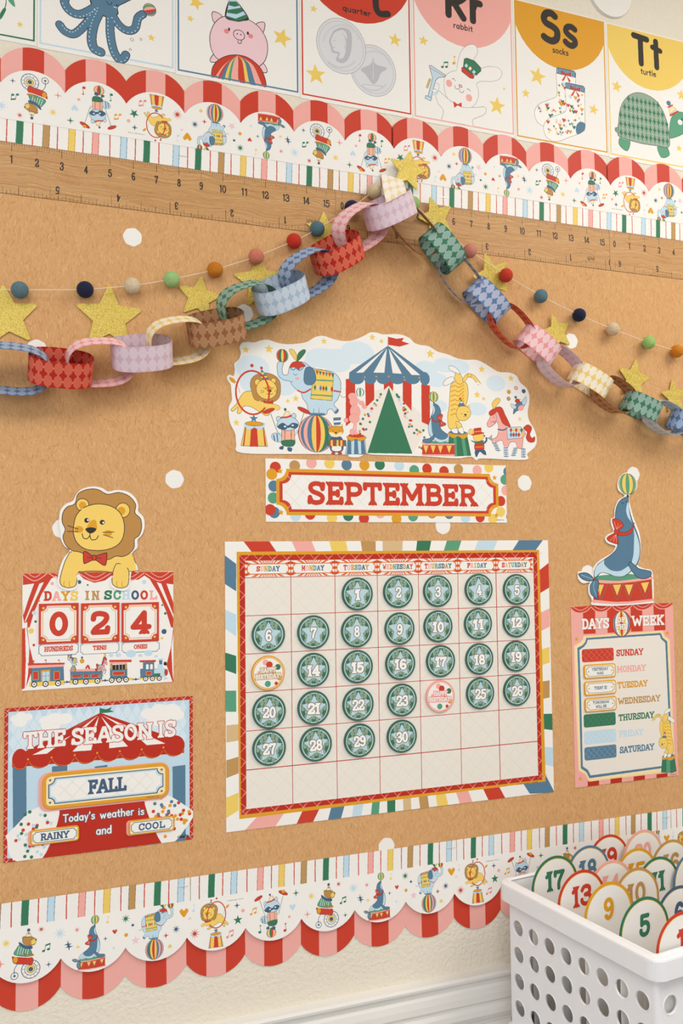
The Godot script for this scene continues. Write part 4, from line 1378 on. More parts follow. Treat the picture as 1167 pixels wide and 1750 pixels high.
# ---------------------------------------------------------------- the drawings, in millimetres on each sheet
func draw_seal(p: Sheet) -> void:
	p.fill("r",[25.4,183,151.2,181.7,151.4,225.1,25.1,226.1])
	p.blob("p",[25.3,220.7,82,225.9,151.5,222.7,151.3,226.4,81.9,229.9,24.7,225.4])
	p.blob("G",[33.1,180.5,52.8,178.1,101.5,177.1,128.4,183.1,114.6,187.5,65.6,188.3,32.9,185.9])
	p.blob("p",[36.1,186.8,83.3,188.7,148.8,183.5,149.8,187.6,83.1,193.2,36,191.5])
	p.fill("y",[30.9,194.8,47.9,194.6,39,213.9])
	p.fill("y",[66.9,195.6,84.2,195.4,75.1,214.8])
	p.fill("y",[92.4,196.2,109.8,196,100.6,215.5])
	p.fill("y",[127.3,193.8,145.1,192.3,135.7,211.8])
	p.line("d",1.2,[36,192.2,40.5,219.7,58.9,193.1,75,222.5,88,195.1,99.9,222.4,116.7,193,135.4,219.7,149.7,191.9])
	p.blob("s",[103,40.1,88.2,46.8,78.9,59.8,76,78.1,78.6,100.1,80.2,118.4,76.4,133,65,142.9,49.3,151.8,35.9,159.8,29.1,170.5,27.7,181.3,33,182.3,42,174.3,55.1,175.4,70.3,180.2,88,181.5,103.9,174.4,113.2,166.3,121.3,159.1,126.3,146.3,127.7,126,123.2,107.5,115.9,90.8,109.7,74.2,105.8,57.7,105.6,42.9],1)
	p.blob("b",[49.3,152.7,33.7,162.5,28.5,175.9,30.5,181.3,42,174,57.3,175.5,72.5,180.6,90.3,180.6,106.3,170.8,102,163.4,83.9,171.4,64,170.1,50.1,160])
	p.blob("b",[104.9,50.3,101.4,55.9,99.8,66.9,103.9,78,111.5,87.2,115.4,103.8,114.7,122.2,112.9,142.4,109,157.1,113.2,164.5,120.3,157.2,125.7,144.4,126.4,126,120.9,107.5,113.6,92.7,107.5,72.4])
	p.blob("s",[104.5,156.1,102.1,162.5,112.8,177.3,123.8,184.9,137.3,186.1,148.9,181.7,150.3,174.3,140.2,171.4,124.4,168.3,113.4,160.8],1)
	p.blob("s",[-2.2,175.3,11.7,173.8,22.3,179.4,26.4,185.7,17.7,188.3,5,184.4],1)
	p.blob("s",[28.6,185.8,19.6,195.5,19.2,208,25.5,215.3,35.1,219.6,33.3,208.4,36.9,195.9,36.1,187.7],1)
	p.line("b",0.7,[3,177.2,15.8,181.9,24.3,185.2])
	p.line("b",0.7,[28.5,188.5,26,199.2,32,213.7])
	p.blob("r",[79.6,101.9,95.2,103.8,108.8,98.2,116,86.2,114.5,96.4,108.6,105.6,95,109.6,79.4,108.3],0.6)
	p.blob("r",[75.3,100.1,69.3,81.8,80.4,79.9,93.4,90.9,81.9,100.1],0.6)
	p.blob("r",[75.1,104.7,58.3,111.9,59.2,118.3,74.5,123.8,81.1,123,79.4,109.2],0.6)
	p.oval("r",77.4,102.3,5.3,4.8,0,0.6)
	p.line("p",0.8,[73.6,84.5,78,98.3])
	p.line("p",0.8,[82.3,88.2,78,98.3])
	p.line("p",0.8,[88.9,90.9,78,98.3])
	p.line("p",0.8,[63.6,118.3,76.8,107.4])
	p.line("p",0.8,[70.2,120,76.8,107.4])
	p.line("p",0.8,[76.7,121.7,76.8,107.4])
	p.blob("k",[101.5,37.8,106.5,37.7,105.4,42])
	p.line("k",0.9,[90.3,50.4,92.5,52.6,95.3,50.8])
	p.line("k",0.9,[98.9,48.9,101.1,50.3,103.4,48.1])
	p.ball("yGyGyGy",104.5,17.9,18.9,18.5,0.8,0)
func draw_lion(p: Sheet) -> void:
	p.fill("y",[22.1,84.8,49.4,83.6,56.2,118.2,14.8,118.7],0.5)
	p.fill("r",[30.8,86.5,39.5,86.2,41.5,119.1,28.4,119.5])
	p.fill("r",[22.1,86.9,23.6,86.8,19.8,118.8,17.6,118.9])
	p.fill("r",[48.3,85.8,49.4,86.8,54,117.6,51.4,117.7])
	p.blob("b",[21.7,83.7,50.5,82.5,50.5,88.9,42.8,93.5,35.8,90.6,28.6,94.1,21.7,90.1])
	p.oval("o",35.6,84.6,14,3.4,0,0.4)
	p.star("s",34.8,76.8,6.9,5,0.42,0)
	p.blob("l",[13.7,45.9,21.4,37,34.4,36.2,43.1,48.6,51.8,52.4,69.5,53.7,76.6,58,71.7,62.6,61.7,60.5,49.5,65.4,45.2,65.6,59.4,68.1,53.9,71.6,43,65.7,29.9,58.9,19.1,59.4,14.7,69.2,9.3,69.5,10.4,60.9,3.5,67.2,0.1,64.6,8.3,55.7],0.5)
	p.line("t",0.7,[13.8,38.5,10.6,29.1,6.3,20.8])
	p.blob("o",[-2.7,16.1,5.3,18.8,6.3,25.1,-0.1,22.3])
	p.blob("m",[32.2,36.4,29.7,23.7,35,12.7,50,6.3,65.5,8.2,75.4,16.6,77.5,29.5,74.7,42.6,65.1,50,47.5,50.5,36.5,47.2],0.5)
	p.oval("l",41.1,21.3,4.4,4.7,0,0.4)
	p.oval("l",66.1,17.2,3.8,3.9,0,0.4)
	p.oval("l",55.3,31.2,16.3,15.1,0,0.5)
	p.blob("o",[52,30.9,58.7,25.2,64.2,30.2,59.7,33.1])
	p.oval("k",59.7,33.3,3.3,1.9)
	p.line("k",0.6,[55.3,37.6,57.9,38.8,59.9,36.1,61.9,38.6,64.8,37.1])
	p.line("k",0.5,[49.8,28.9,52.4,30.1,54.7,28.6])
	p.line("k",0.5,[62.6,28.2,64.8,28.9,67.1,27.5])
	p.line("k",0.5,[45.4,33.5,51.5,34])
	p.line("k",0.5,[45.8,36.7,51.5,35.5])
	p.line("k",0.5,[67.5,32.2,73.3,31])
	p.line("k",0.5,[67.5,33.7,72.8,34.5])
	p.fill("r",[50.1,48.2,57.4,51.1,65.1,47.4,65.5,54.3,57.4,52.1,50.7,55.1],0.4)
	p.fill("s",[47.4,0.7,58.3,14.2,52.1,16.3,45.1,14.2],0.4)
	p.fill("y",[46,6.6,50,4.8,52.6,7.7,46,9.8])
	p.fill("y",[45.5,12.4,55.5,10.5,57,13,46,14.5])
	p.oval("r",47.4,-1,2.2,2.2)
	p.oval("r",32.5,-3.7,2.6,2.6)
	p.ring("r",33.3,37.4,25.8,33.1,2.6)
	p.blob("l",[43.1,48.6,51.8,52.4,69.5,53.7,76.6,58,71.7,62.6,61.7,60.1,49.6,58.1])
func draw_elephant(p: Sheet) -> void:
	p.ball("rpspsyrygspr",62.8,127.5,29.2,28.8,0.5,0)
	p.blob("b",[2.1,20.5,0.9,31.4,3,41,10.8,47,20.9,48.5,24.2,53.8,33.2,62,38.8,64.9,41.5,73.5,47.8,81.9,50,90.5,53.3,98.4,77.5,98,82.2,90.5,88.1,88,95,94.9,100,89.2,92.8,80.7,100,70.3,104.4,55.7,102.7,40.2,92.2,30.2,76,27.5,57.5,25.4,43.9,17.6,30.2,18.5,21.1,25.7,17.6,37.9,10.2,38.4,8.9,28.7,11,19.8],0.6)
	p.fill("s",[51,95.9,77.5,95.1,77.5,98.6,51.7,99.4])
	p.blob("s",[92.7,93.5,96.1,94.9,100.4,89.1,98.1,87.5])
	p.line("k",0.5,[59.1,89,59.1,96])
	p.line("k",0.5,[67.7,86.4,67.6,95.6])
	p.line("k",0.5,[103.5,65.7,108.2,68.8,114.1,66.2])
	p.fill("y",[59.8,28.6,76,27.5,92.7,32.4,89.4,74.7,54.3,73.9,57.2,51.8],0.5)
	p.fill("r",[63.2,29,67.8,29.6,65.5,35.9])
	p.fill("g",[68.3,29.6,72.9,30.2,70.5,36.5])
	p.fill("r",[73.4,30.1,78,30.7,75.6,37.1])
	p.fill("s",[78.5,30.7,83.1,31.3,80.7,37.6])
	p.fill("r",[83.6,31.2,88.3,31.8,85.8,38.2])
	p.fill("g",[88.7,31.8,93.4,32.4,91,38.7])
	p.fill("g",[59.5,55.6,61.6,51.1,63.6,55.4,61.5,60.8])
	p.fill("b",[64.1,55.8,66.2,51.3,68.2,55.6,66.1,61])
	p.fill("s",[68.7,56,70.8,51.5,72.9,55.7,70.7,61.1])
	p.fill("r",[73.3,56.2,75.5,51.6,77.5,55.9,75.4,61.3])
	p.fill("g",[78,56.3,80.1,51.8,82.1,56.1,80,61.5])
	p.fill("b",[82.6,56.5,84.8,52,86.8,56.3,84.6,61.7])
	p.fill("r",[87.3,56.7,89.4,52.1,91.5,56.4,89.3,61.9])
	p.line("G",2,[59.6,44,90.9,43.6])
	p.line("G",2,[55.2,67.3,89.9,67.6])
	p.line("r",2.2,[33.2,62,43.4,64.7,54.4,58.6])
	p.line("r",2.2,[92.4,59,103.6,60.2])
	p.blob("s",[44.9,30.7,50.6,24.1,59.8,27.9,63.3,40.5,60,49.5,51.5,52.6,44,48.2],0.5)
	p.blob("r",[21.1,26.8,25.7,18.8,37,17,46.5,22.9,39.2,25.6,34.6,30.2,29,26.3],0.4)
	p.line("s",1.2,[21.1,27.4,26.7,30.8,31.3,27.2,36.9,30.8,43.8,24.6])
	p.blob("y",[32,16.2,23.5,7,20.2,-0.4,27,-0.9,32.6,7.4],0.4)
	p.blob("g",[32.5,16.6,34.9,4,44.1,-2.6,46.8,0.9,39.4,11.3],0.4)
	p.line("k",0.6,[26.9,35.8,29.6,38.6,32.7,36.7])
	p.oval("p",32.9,43.5,3.4,2.2)
	p.line("k",0.6,[23.1,49.5,25.4,48.9])
	p.ball("yrgyrgy",9.3,9.7,9.4,10,0.5,0)
func draw_raccoon(p: Sheet) -> void:
	p.oval("b",21.7,45.2,9.3,6.4,20,0.5)
	p.line("n",1.6,[16.2,42.1,17.7,49.6])
	p.line("n",1.6,[21.3,40.2,22.6,50.5])
	p.line("k",0.7,[10.5,5.9,23.1,38.7])
	p.line("k",0.7,[64.8,5.5,53.6,38.5])
	p.oval("r",8.8,4.9,9.7,3,-22,0.4)
	p.oval("r",64.9,1.5,10.9,3.3,22,0.4)
	p.line("b",2.6,[24,37.5,29.6,39.5])
	p.line("b",2.6,[53.7,32,49.1,40.9])
	p.fill("v",[29,33,49.2,31.8,49.9,49.1,28.8,50.3],0.5)
	p.line("k",0.7,[34.1,32.8,34,49.6])
	p.line("k",0.7,[44.2,32.4,44,49.3])
	p.blob("g",[29.3,49.8,49,48.4,48,56.5,39.5,58.5,30.1,56.2],0.5)
	p.blob("n",[26.1,59,31.7,57.7,30.5,63.1,24.9,62.2])
	p.blob("n",[38.3,59.6,45.1,60.5,43.9,65.9,38.3,64.6])
	p.oval("b",24.2,16.7,3.6,4.3,0,0.5)
	p.oval("b",48.5,11,3.6,4.3,0,0.5)
	p.blob("b",[21.4,27.3,26,17,39.9,12.3,51.1,15.2,56.5,23.2,51,30.4,39.7,33.9,27.4,32],0.5)
	p.blob("n",[22.3,27.9,30.8,22.2,38.6,26.2,46.6,21.5,55.6,23.7,51,30,44.2,29.2,39.8,27.9,35.2,32.4,26.3,32.1])
	p.oval("w",34.2,27.7,2,1.3)
	p.oval("w",46.5,25.4,2,1.3)
	p.oval("k",40,28.3,1.6,1.1)
	p.fill("c",[30.9,13.6,35,4.7,40.9,4,43,11.3],0.4)
	p.line("r",2.4,[28.7,14.1,37.6,13.2,44.4,10.3])
	p.oval("n",34.8,1.5,2.2,2.2)
func draw_tiger(p: Sheet) -> void:
	p.blob("l",[15.4,31.6,12.4,48.7,10.7,68.1,7.6,85.1,8.6,101.8,15.2,107.6,23.3,103.6,27.6,93.8,34.6,81.4,44.7,56.6,46.4,39.5,42.6,27.6,29.1,24.7],0.6)
	p.blob("l",[23.9,11.7,22.3,23.9,30.3,30.7,38.5,25.4,30.7,11.3],0.5)
	p.blob("w",[12,1.6,13.2,7.6,23.9,11.7,31.2,14.2,28.1,6.6,20.1,1.8],0.5)
	p.blob("w",[0.7,30.1,3.3,34.8,14.1,30.5,21,24,17,18.9,6.2,23.7],0.5)
	p.line("k",6.2,[39.1,23.4,47,14.6,57.9,17.4,67.3,27.3])
	p.line("l",5.2,[39.1,23.4,47,14.6,57.9,17.4,67.3,27.3])
	p.line("o",1.6,[47,12.7,45.8,17.1])
	p.line("o",1.6,[53.8,13.7,51,18.3])
	p.line("w",3.4,[64.5,26.2,69.1,29.4])
	p.line("o",1.7,[14.5,36.5,22.1,33.6,28.8,36.2,38.4,31.5])
	p.line("o",1.7,[14.4,44.2,22,41.4,28.7,43.4,38.3,36.8])
	p.line("o",1.7,[14.2,52,21.8,49.1,28.5,50.7,38.2,42.2])
	p.line("o",1.7,[14,59.7,21.6,56.9,28.4,58,38.1,47.5])
	p.line("o",1.7,[13.9,67.4,21.5,64.6,28.2,65.2,38,52.9])
	p.line("o",1.7,[13.7,75.1,21.3,72.4,28.1,72.5,37.8,58.2])
	p.line("o",1.7,[13.6,82.9,21.1,80.1,27.9,79.8,37.7,63.5])
	p.blob("l",[22.2,94,28.6,110.6,35.4,107.9,31.6,96],0.5)
	p.blob("w",[13.9,106.4,17.8,112.3,25.9,111.9,23.3,104.8],0.4)
	p.blob("w",[26,105.9,31.3,112.5,36.7,111.5,34.2,102],0.4)
	p.oval("l",25.4,69.7,3.8,3.4)
	p.oval("l",45.8,67.5,3.5,3.2)
	p.blob("l",[23.9,77.1,29.5,68.3,40.4,66.6,48.4,71,50.4,80.6,42.6,89.5,31.7,91.2,25.1,86.7],0.5)
	p.oval("k",40.6,81.1,2.4,1.5)
	p.line("k",0.5,[36.7,84.9,40.5,84,43.8,84.8])
	p.line("k",0.5,[31.9,80.3,35.2,79.4])
	p.line("k",0.5,[43.4,76.6,46.7,75.5])
	p.fill("s",[33,56,40.4,66.6,27.3,67.7],0.4)
	p.fill("w",[31.8,59.7,35.1,59.1,36.7,61.4,30.4,62.2])
	p.oval("r",31.4,54.9,2.2,1.9)
func draw_bear(p: Sheet) -> void:
	p.ring("n",25.4,56.1,11.6,11.5,0.9)
	p.ring("n",25.4,56.1,7.4,7.3,0.7)
	p.line("n",0.4,[33,57.3,36.7,57.9])
	p.line("n",0.4,[32,60.8,35.1,63.2])
	p.line("n",0.4,[29.2,63.1,31,66.7])
	p.line("n",0.4,[25.4,63.5,25.3,67.3])
	p.line("n",0.4,[21.6,61.9,19.7,65])
	p.line("n",0.4,[18.9,58.8,15.7,60.2])
	p.line("n",0.4,[17.9,55,14.2,54.4])
	p.line("n",0.4,[19,51.4,15.8,49.1])
	p.line("n",0.4,[21.8,49.2,19.9,45.6])
	p.line("n",0.4,[25.5,48.8,25.6,44.9])
	p.line("n",0.4,[29.3,50.3,31.2,47.3])
	p.line("n",0.4,[32,53.4,35.3,52])
	p.oval("y",25.5,55.8,5.1,5,0,0.5)
	p.oval("n",25.4,56.1,2.9,2.8)
	p.ring("n",5.1,61.5,4.4,4.4,.8)
	p.oval("n",5.1,61.5,1.6,1.5)
	p.line("n",0.8,[5.1,58.9,5,53,9.1,46.3])
	p.blob("r",[4.4,36,26.8,41.5,26.6,50.4,18.6,48.9,5.1,45.7,2.7,40.2],0.4)
	p.oval("o",6.2,41.1,2.9,4.1)
	p.blob("w",[5.2,35.4,23.6,39.6,23.2,41,4.7,36.8])
	p.blob("G",[13.3,21.8,7.7,26.9,5.2,34.6,25.2,39.5,25.3,30.9,18.9,25.9],0.4)
	p.line("w",0.7,[11.2,24.8,8.4,34.4])
	p.line("w",0.7,[14.1,25.9,11.6,34.8])
	p.line("w",0.7,[17,27.1,14.8,35.3])
	p.line("w",0.7,[19.8,28.2,18,35.8])
	p.line("w",0.7,[22.7,29.4,21.2,36.3])
	p.blob("m",[17.3,28.3,18.8,35.9,28.4,37.3,27.6,39.4,18.7,38.1],0.3)
	p.blob("n",[11.3,19.3,18.9,24.8,26.9,26.7,26.6,30.4,17.3,28.3,10.9,22.2])
	p.oval("m",16.6,14.9,2.2,2.1)
	p.blob("m",[15,19.1,17.4,13.5,23.9,13.3,29.5,16.7,32.7,19.4,31,24.4,26.9,26,18.9,24.1],0.4)
	p.blob("y",[26.2,20,30.3,18.3,32.8,20.5,30.2,24.2,26.6,24.5])
	p.oval("k",31.9,19.9,1,0.9)
	p.line("k",0.4,[25.7,18.4,27,18.2])
	p.fill("c",[19,14.1,21,8.1,24.2,8.6,26.4,14.5],0.3)
	p.line("g",1,[19,14.3,26.4,14.8])
	p.oval("n",22.7,5.7,2.1,2.1)
	p.heart("r",22.9,10.2,1.3)
func print_circus_header() -> Sheet:
	var p := Sheet.new(545, 215, 3.2, "w")
	p.oval("a",43.7,84.1,26.2,19.3)
	p.oval("a",93.4,106.8,20.2,16.3)
	p.oval("a",38.2,103.7,15.2,17.1)
	p.oval("a",157.7,61,30.2,15.5)
	p.oval("a",190.6,56.5,35.5,12.3)
	p.oval("a",214.4,48.1,28.7,18)
	p.oval("a",178.6,70.7,23.5,11.1)
	p.oval("a",139.1,69,13.8,7.7)
	p.star("y",33.5,57,6,5,0.42,0)
	p.star("y",69.5,53.2,7.5,5,0.42,0)
	p.star("y",158.7,34.4,5.5,5,0.42,0)
	p.star("y",240.6,21.7,6.1,5,0.42,0)
	p.star("y",98.8,131.5,4,5,0.42,0)
	p.star("y",111.6,127.1,5.8,5,0.42,0)
	p.star("y",18.3,168.5,5.5,5,0.42,0)
	p.oval("a",334.3,67.5,21.1,14.4)
	p.oval("a",369,58,21.4,12.1)
	p.oval("a",393.2,58.8,21.7,12.2)
	p.oval("a",352.5,83.1,21.2,12)
	p.oval("a",464.3,82.4,18.2,13.6)
	p.oval("a",427.2,127.4,19.3,11)
	p.oval("a",357,126.1,15.9,9.6)
	p.star("y",256.3,26.8,4.4,5,0.42,0)
	p.star("y",342.8,41,8.1,5,0.42,0)
	p.star("y",437.8,60.2,6.8,5,0.42,0)
	p.star("y",494.2,71.9,6.4,5,0.42,0)
	p.star("y",428.5,103.6,6.8,5,0.42,0)
	p.star("y",440.5,109.6,4.2,5,0.42,0)
	p.star("y",509.5,140.7,4.3,5,0.42,0)
	p.fill("x",[255.3,93.8,341.3,91,340.1,153.2,335.2,160.5,309.7,204.1,242.3,207.4,217.5,202.4,225.8,137.4])
	p.fill("w",[194.3,94.2,254.2,86,252.5,198.7,196.2,165.1])
	p.fill("x",[254.1,90.5,252.4,205.4,212.3,206.7,209.6,142.3,227.6,132.5])
	p.fill("r",[194.4,91.9,210.3,88.7,209.4,153.5,193.4,166.4])
	p.fill("r",[227.1,87.7,242.8,85.5,242.3,121.6,227.6,135.2])
	p.fill("w",[244,89.8,341.3,91,340.1,153.2,304.6,124,267.9,97.8,243.7,108.5])
	p.fill("r",[292.4,86.8,308.3,90.6,307.5,136.6,292.3,121.1])
	p.fill("r",[325.5,92,341.2,93.4,340,159.1,325.4,153.8])
	p.fill("r",[259.7,84.2,275.8,84.3,275.4,106.7,267.9,97.8,259.4,105.3])
	p.oval("o",219.2,161.9,2.1,2)
	p.oval("g",296.5,134.7,2.2,2)
	p.oval("s",206.7,193.2,2.1,2)
	p.oval("p",285.7,120,2.2,2)
	p.oval("b",252.4,115.1,2.1,2)
	p.oval("g",281.9,111.5,2.2,2)
	p.oval("r",224.1,170.6,2.1,2)
	p.oval("o",319.4,169.2,2.2,2)
	p.oval("g",253.8,112.5,2.1,2)
	p.oval("s",293.7,131.9,2.2,2)
	p.oval("p",236.8,137,2.1,2)
	p.oval("b",298.4,148.4,2.2,2)
	p.oval("g",218,161.4,2.1,2)
	p.oval("r",293.7,136.2,2.2,2)
	p.oval("o",226.2,146.9,2.1,2)
	p.oval("g",324.7,196.6,2.2,2)
	p.oval("s",207.5,194,2.1,2)
	p.oval("p",294.8,142.8,2.2,2)
	p.oval("b",216.6,171.3,2.1,2)
	p.oval("g",296.2,141.2,2.2,2)
	p.oval("r",232.5,148.3,2.1,2)
	p.oval("o",292.9,132.9,2.2,2)
	p.oval("g",222.5,153.4,2.1,2)
	p.oval("s",307.6,161.4,2.2,2)
	p.oval("p",239.8,136.3,2.1,2)
	p.oval("b",289.1,127.2,2.2,2)
	p.oval("g",234.5,157.9,2.1,2)
	p.oval("r",304.4,152.1,2.2,2)
	p.oval("o",211.2,176.4,2.1,2)
	p.oval("g",322.2,170.4,2.2,2)
	p.oval("s",231.3,145.4,2.1,2)
	p.oval("p",300.2,139,2.2,2)
	p.oval("b",237.3,140.8,2.1,2)
	p.oval("g",283.1,114.3,2.2,2)
	p.oval("r",216.3,199.9,2.1,2)
	p.oval("o",321.2,170.5,2.2,2)
	p.oval("g",217.4,177.6,2.1,2)
	p.oval("s",302.6,162.5,2.2,2)
	p.oval("p",251.9,117,2.1,2)
	p.oval("b",286.2,122.4,2.2,2)
	p.oval("g",247.5,122.4,2.1,2)
	p.oval("r",294.2,125.3,2.2,2)
	p.oval("o",216.6,173.8,2.1,2)
	p.oval("g",311.5,172.3,2.2,2)
	p.oval("s",207.4,196.2,2.1,2)
	p.oval("p",317.3,173.9,2.2,2)
	p.oval("b",209.8,188.5,2.1,2)
	p.oval("g",328,167.4,2.2,2)
	p.oval("r",222.6,169.3,2.1,2)
	p.oval("o",304,158.4,2.2,2)
	p.oval("g",242.5,128.4,2.1,2)
	p.oval("s",329.5,178.8,2.2,2)
	p.oval("p",213.6,189.1,2.1,2)
	p.oval("b",285.2,116.8,2.2,2)
	p.oval("g",208.3,196.2,2.1,2)
	p.oval("r",306.3,152.1,2.2,2)
	p.oval("o",245.6,130.6,2.1,2)
	p.oval("g",285.5,115.3,2.2,2)
	p.oval("s",228,169.6,2.1,2)
	p.oval("p",295.5,146.1,2.2,2)
	p.oval("b",241.3,130,2.1,2)
	p.oval("g",316,167,2.2,2)
	p.oval("r",237.8,136.1,2.1,2)
	p.oval("o",320.6,195,2.2,2)
	p.fill("g",[267.9,100.6,307.8,206,229.3,207.3])
	p.fill("s",[267.7,33,340.7,77.9,340.6,83.9,200.1,89.8,200.2,81])
	p.oval("s",212.6,89.9,12.6,8.8)
	p.oval("s",235.9,88.5,10.6,8.9)
	p.oval("s",257.9,87.1,11.4,8.9)
	p.oval("s",282.5,85.6,13.2,9)
	p.oval("s",309.4,83.9,13.6,9)
	p.oval("s",332,82.5,8.9,11)
	p.fill("w",[270.1,37.5,324.2,77.3,308.6,77.8])
	p.fill("w",[268.9,37.6,291.3,77,275.1,77.3])
	p.fill("w",[265.6,37.9,260.6,77.5,241.7,78.3])
	p.fill("w",[264,37.3,224.2,79.4,211.8,80.7])
	p.star("o",226.6,86.5,2.2,5,0.42,0)
	p.star("o",246.6,84.5,2.2,5,0.42,0)
	p.star("o",268.1,83,2.2,5,0.42,0)
	p.star("o",295,82.3,2.2,5,0.42,0)
	p.star("o",322.3,81.6,2.3,5,0.42,0)
	p.fill("r",[268.4,18.8,283.2,20.7,296.1,18.2,292.2,24,305.8,27,288.1,33.1,268.2,31.8])
	p.line("t",1,[267.9,18.3,267.7,33.7])
	p.frame(10.2,84.2,1.000,1.000); draw_lion(p); p.reset()
	p.frame(81.5,52.3,1.000,1.000); draw_elephant(p); p.reset()
	p.frame(59.8,143.2,1.000,1.000); draw_raccoon(p); p.reset()
	p.blob("n",[168.3,185,186.6,184.3,187.5,205.3,168.1,205.9])
	p.blob("w",[173.6,190.3,181.8,190,185.1,204.2,170,204.7])
	p.fill("g",[162,189,165.3,188.9,165.2,199,161.9,198.4])
	p.fill("r",[165.2,189.8,168.4,188.8,168.3,198.9,165.1,198.3])
	p.fill("y",[168.3,188.8,171.6,188.6,171.4,198.8,168.2,198.2])
	p.fill("r",[171.4,189.5,174.7,188.5,174.6,198.7,171.3,198.1])
	p.fill("g",[174.6,188.5,177.9,188.4,177.7,198.5,174.5,198])
	p.fill("y",[177.7,189.3,181,188.3,180.9,198.4,177.6,197.9])
	p.fill("r",[180.9,188.3,184.2,188.2,184.1,198.3,180.8,197.8])
	p.fill("y",[184.1,189.1,187.3,188.1,187.2,198.2,183.9,197.7])
	p.fill("r",[187.2,188.1,190.5,187.9,190.4,198.1,187.1,197.6])
	p.fill("g",[190.4,188.8,193.7,187.8,193.6,198,190.3,197.5])
	p.blob("r",[169.5,208,174.6,207.9,174.5,211.2,169.4,211.3])
	p.blob("r",[180.4,207.7,185.8,207.5,185.8,210.8,180.4,211])
	p.fill("o",[163.5,165.5,169.2,170.7,165.7,175.2])
	p.fill("o",[188,162.2,183.2,170.1,188.6,173.2])
	p.blob("o",[164,175.3,169.2,168.5,177.4,166.4,185.6,167.8,189.5,174.3,184.3,181.1,176.7,184.1,168.4,182.2],0.4)
	p.blob("c",[165.6,177.4,172.6,177.2,176.8,180.3,182,176.8,187.8,176.6,183.1,182.3,176.7,184.1,169.1,182.8])
	p.oval("k",176.8,177.2,1.6,1.3)
	p.line("k",0.5,[170.8,173.9,173.1,174.9])
	p.line("k",0.5,[180.9,173.5,183.4,174.1])
	p.fill("s",[173.9,165,172.9,154,185.1,152.8,184.5,163.9],0.4)
	p.fill("w",[173.3,158.4,185,157.2,184.8,160.3,173.5,161.3])
	p.fill("b",[197.2,182.8,225,182.2,227.7,209.5,192.1,210],0.5)
	p.fill("s",[196.9,183.9,202.1,183.8,202.1,210.3,194.5,210.6])
	p.fill("s",[207.6,183.5,212.8,183.3,214.4,209.9,206.8,210.2])
	p.fill("s",[218.3,183.1,223.6,182.9,226.7,209.6,219.1,209.8])
	p.blob("o",[196.5,181.8,225.7,181.3,224.9,186.2,217.3,188.7,210.2,186.3,203,189.3,197.1,186.8],0.3)
	p.oval("r",211,180.5,13.8,2.9)
	p.oval("p",205.8,119.1,7.6,6.2,0,0.3,"P")
	p.oval("p",207.4,126.8,7.1,7.8,0,0.3,"P")
	p.oval("p",209.6,142.3,8.6,11.1,0,0.3,"P")
	p.oval("p",207.8,153.5,9,7.6,0,0.3,"P")
	p.oval("p",220.5,128.4,4.8,3.6,0,0.3,"P")
	p.oval("p",225.2,133.7,4.3,3.4,0,0.3,"P")
	p.oval("p",204.4,174.8,4.7,4.9,0,0.3,"P")
	p.oval("p",194,156.8,3.8,3.5,0,0.3,"P")
	p.oval("p",210.3,176.8,3.3,2.2,0,0.3,"P")
	p.line("p",3,[208.1,160.2,205.6,173.6])
	p.line("p",3,[210.5,160.1,210.3,175.7])
	p.oval("p",213.4,124.3,3.8,2.7)
	p.ball("GwGwG",218.4,111,6.5,6.5,0.5,0)
	p.frame(395.4,103.4,-0.459,0.454); draw_seal(p); p.reset()
	p.fill("g",[375.3,170.8,407.1,169.1,414.5,205.6,383.4,207.7,371.4,202.1],0.5)
	p.fill("G",[382.8,171.7,388.1,171.5,388.7,207.6,383.4,207.7])
	p.fill("G",[396.2,171.2,402.2,171,407.7,206.3,400.9,206.5])
	p.blob("o",[374.3,168.5,407.7,167.1,407.6,174.4,400.1,178.3,390.8,174.5,382.6,177.7,375.2,174.4])
	p.oval("s",390.9,168.3,16.7,3.4)
	p.frame(365,57.1,1.000,1.000); draw_tiger(p); p.reset()
	p.fill("r",[325.5,190.5,384.6,188.5,384.2,205.3,325.2,207.1])
	p.fill("p",[325.5,188.9,384.6,186.8,384.5,189.2,325.5,191.3])
	p.fill("p",[325.2,206.4,384.2,204.6,384.2,207.7,325.2,208.8])
	p.fill("y",[327.3,192.1,336.7,191.8,331.8,204.5])
	p.fill("y",[340.4,191.7,349.9,191.4,344.9,204.1])
	p.fill("y",[353.6,191.2,363.1,190.9,358.1,203.7])
	p.fill("y",[369.5,190.7,379.2,190.3,374.1,203.2])
	p.blob("r",[423.2,183.5,436.9,181.8,438.8,195.1,422.9,196.8],0.4)
	p.line("o",1.4,[423,191.3,438.4,190.2])
	p.blob("n",[422.9,196.8,439.4,195.1,443.3,203.5,437.8,202.9,431,199,425.4,207.7,422.7,205.3])
	p.blob("g",[415,180.1,425.9,182.2,438.4,179.3,436.9,183,423.1,184.7])
	p.line("n",3,[437.4,185.4,443.9,180.3,444,175.4])
	p.oval("l",415.4,166.3,4.4,4.9,0,0.4)
	p.blob("l",[419.3,173.9,426.3,167.6,435.9,167.9,440.5,173.1,432.8,180.7,423.2,181.1],0.4)
	p.oval("k",440.5,171.9,1.4,1.2)
	p.fill("r",[421,160.5,434.2,158.3,435.9,168.4,420.7,170.2],0.4)
	p.line("r",2.5,[417.4,171.1,438.7,167.1])
	p.line("y",1,[421.4,166.1,435.1,164.1])
	p.fill("e",[444,175.4,449.5,174.7,454.7,170.1,454.4,179.4,449.5,176.7],0.3)
	p.frame(447,106.8,1.000,1.000); draw_pony(p); p.reset()
	p.blob("s",[501.6,116.3,514.6,110.6,520.2,115.3,514.3,123.1,504.1,127.3,496.9,132.6],0.3)
	p.blob("p",[508.7,118.4,518.7,116.6,515.6,125.5,507,125.9])
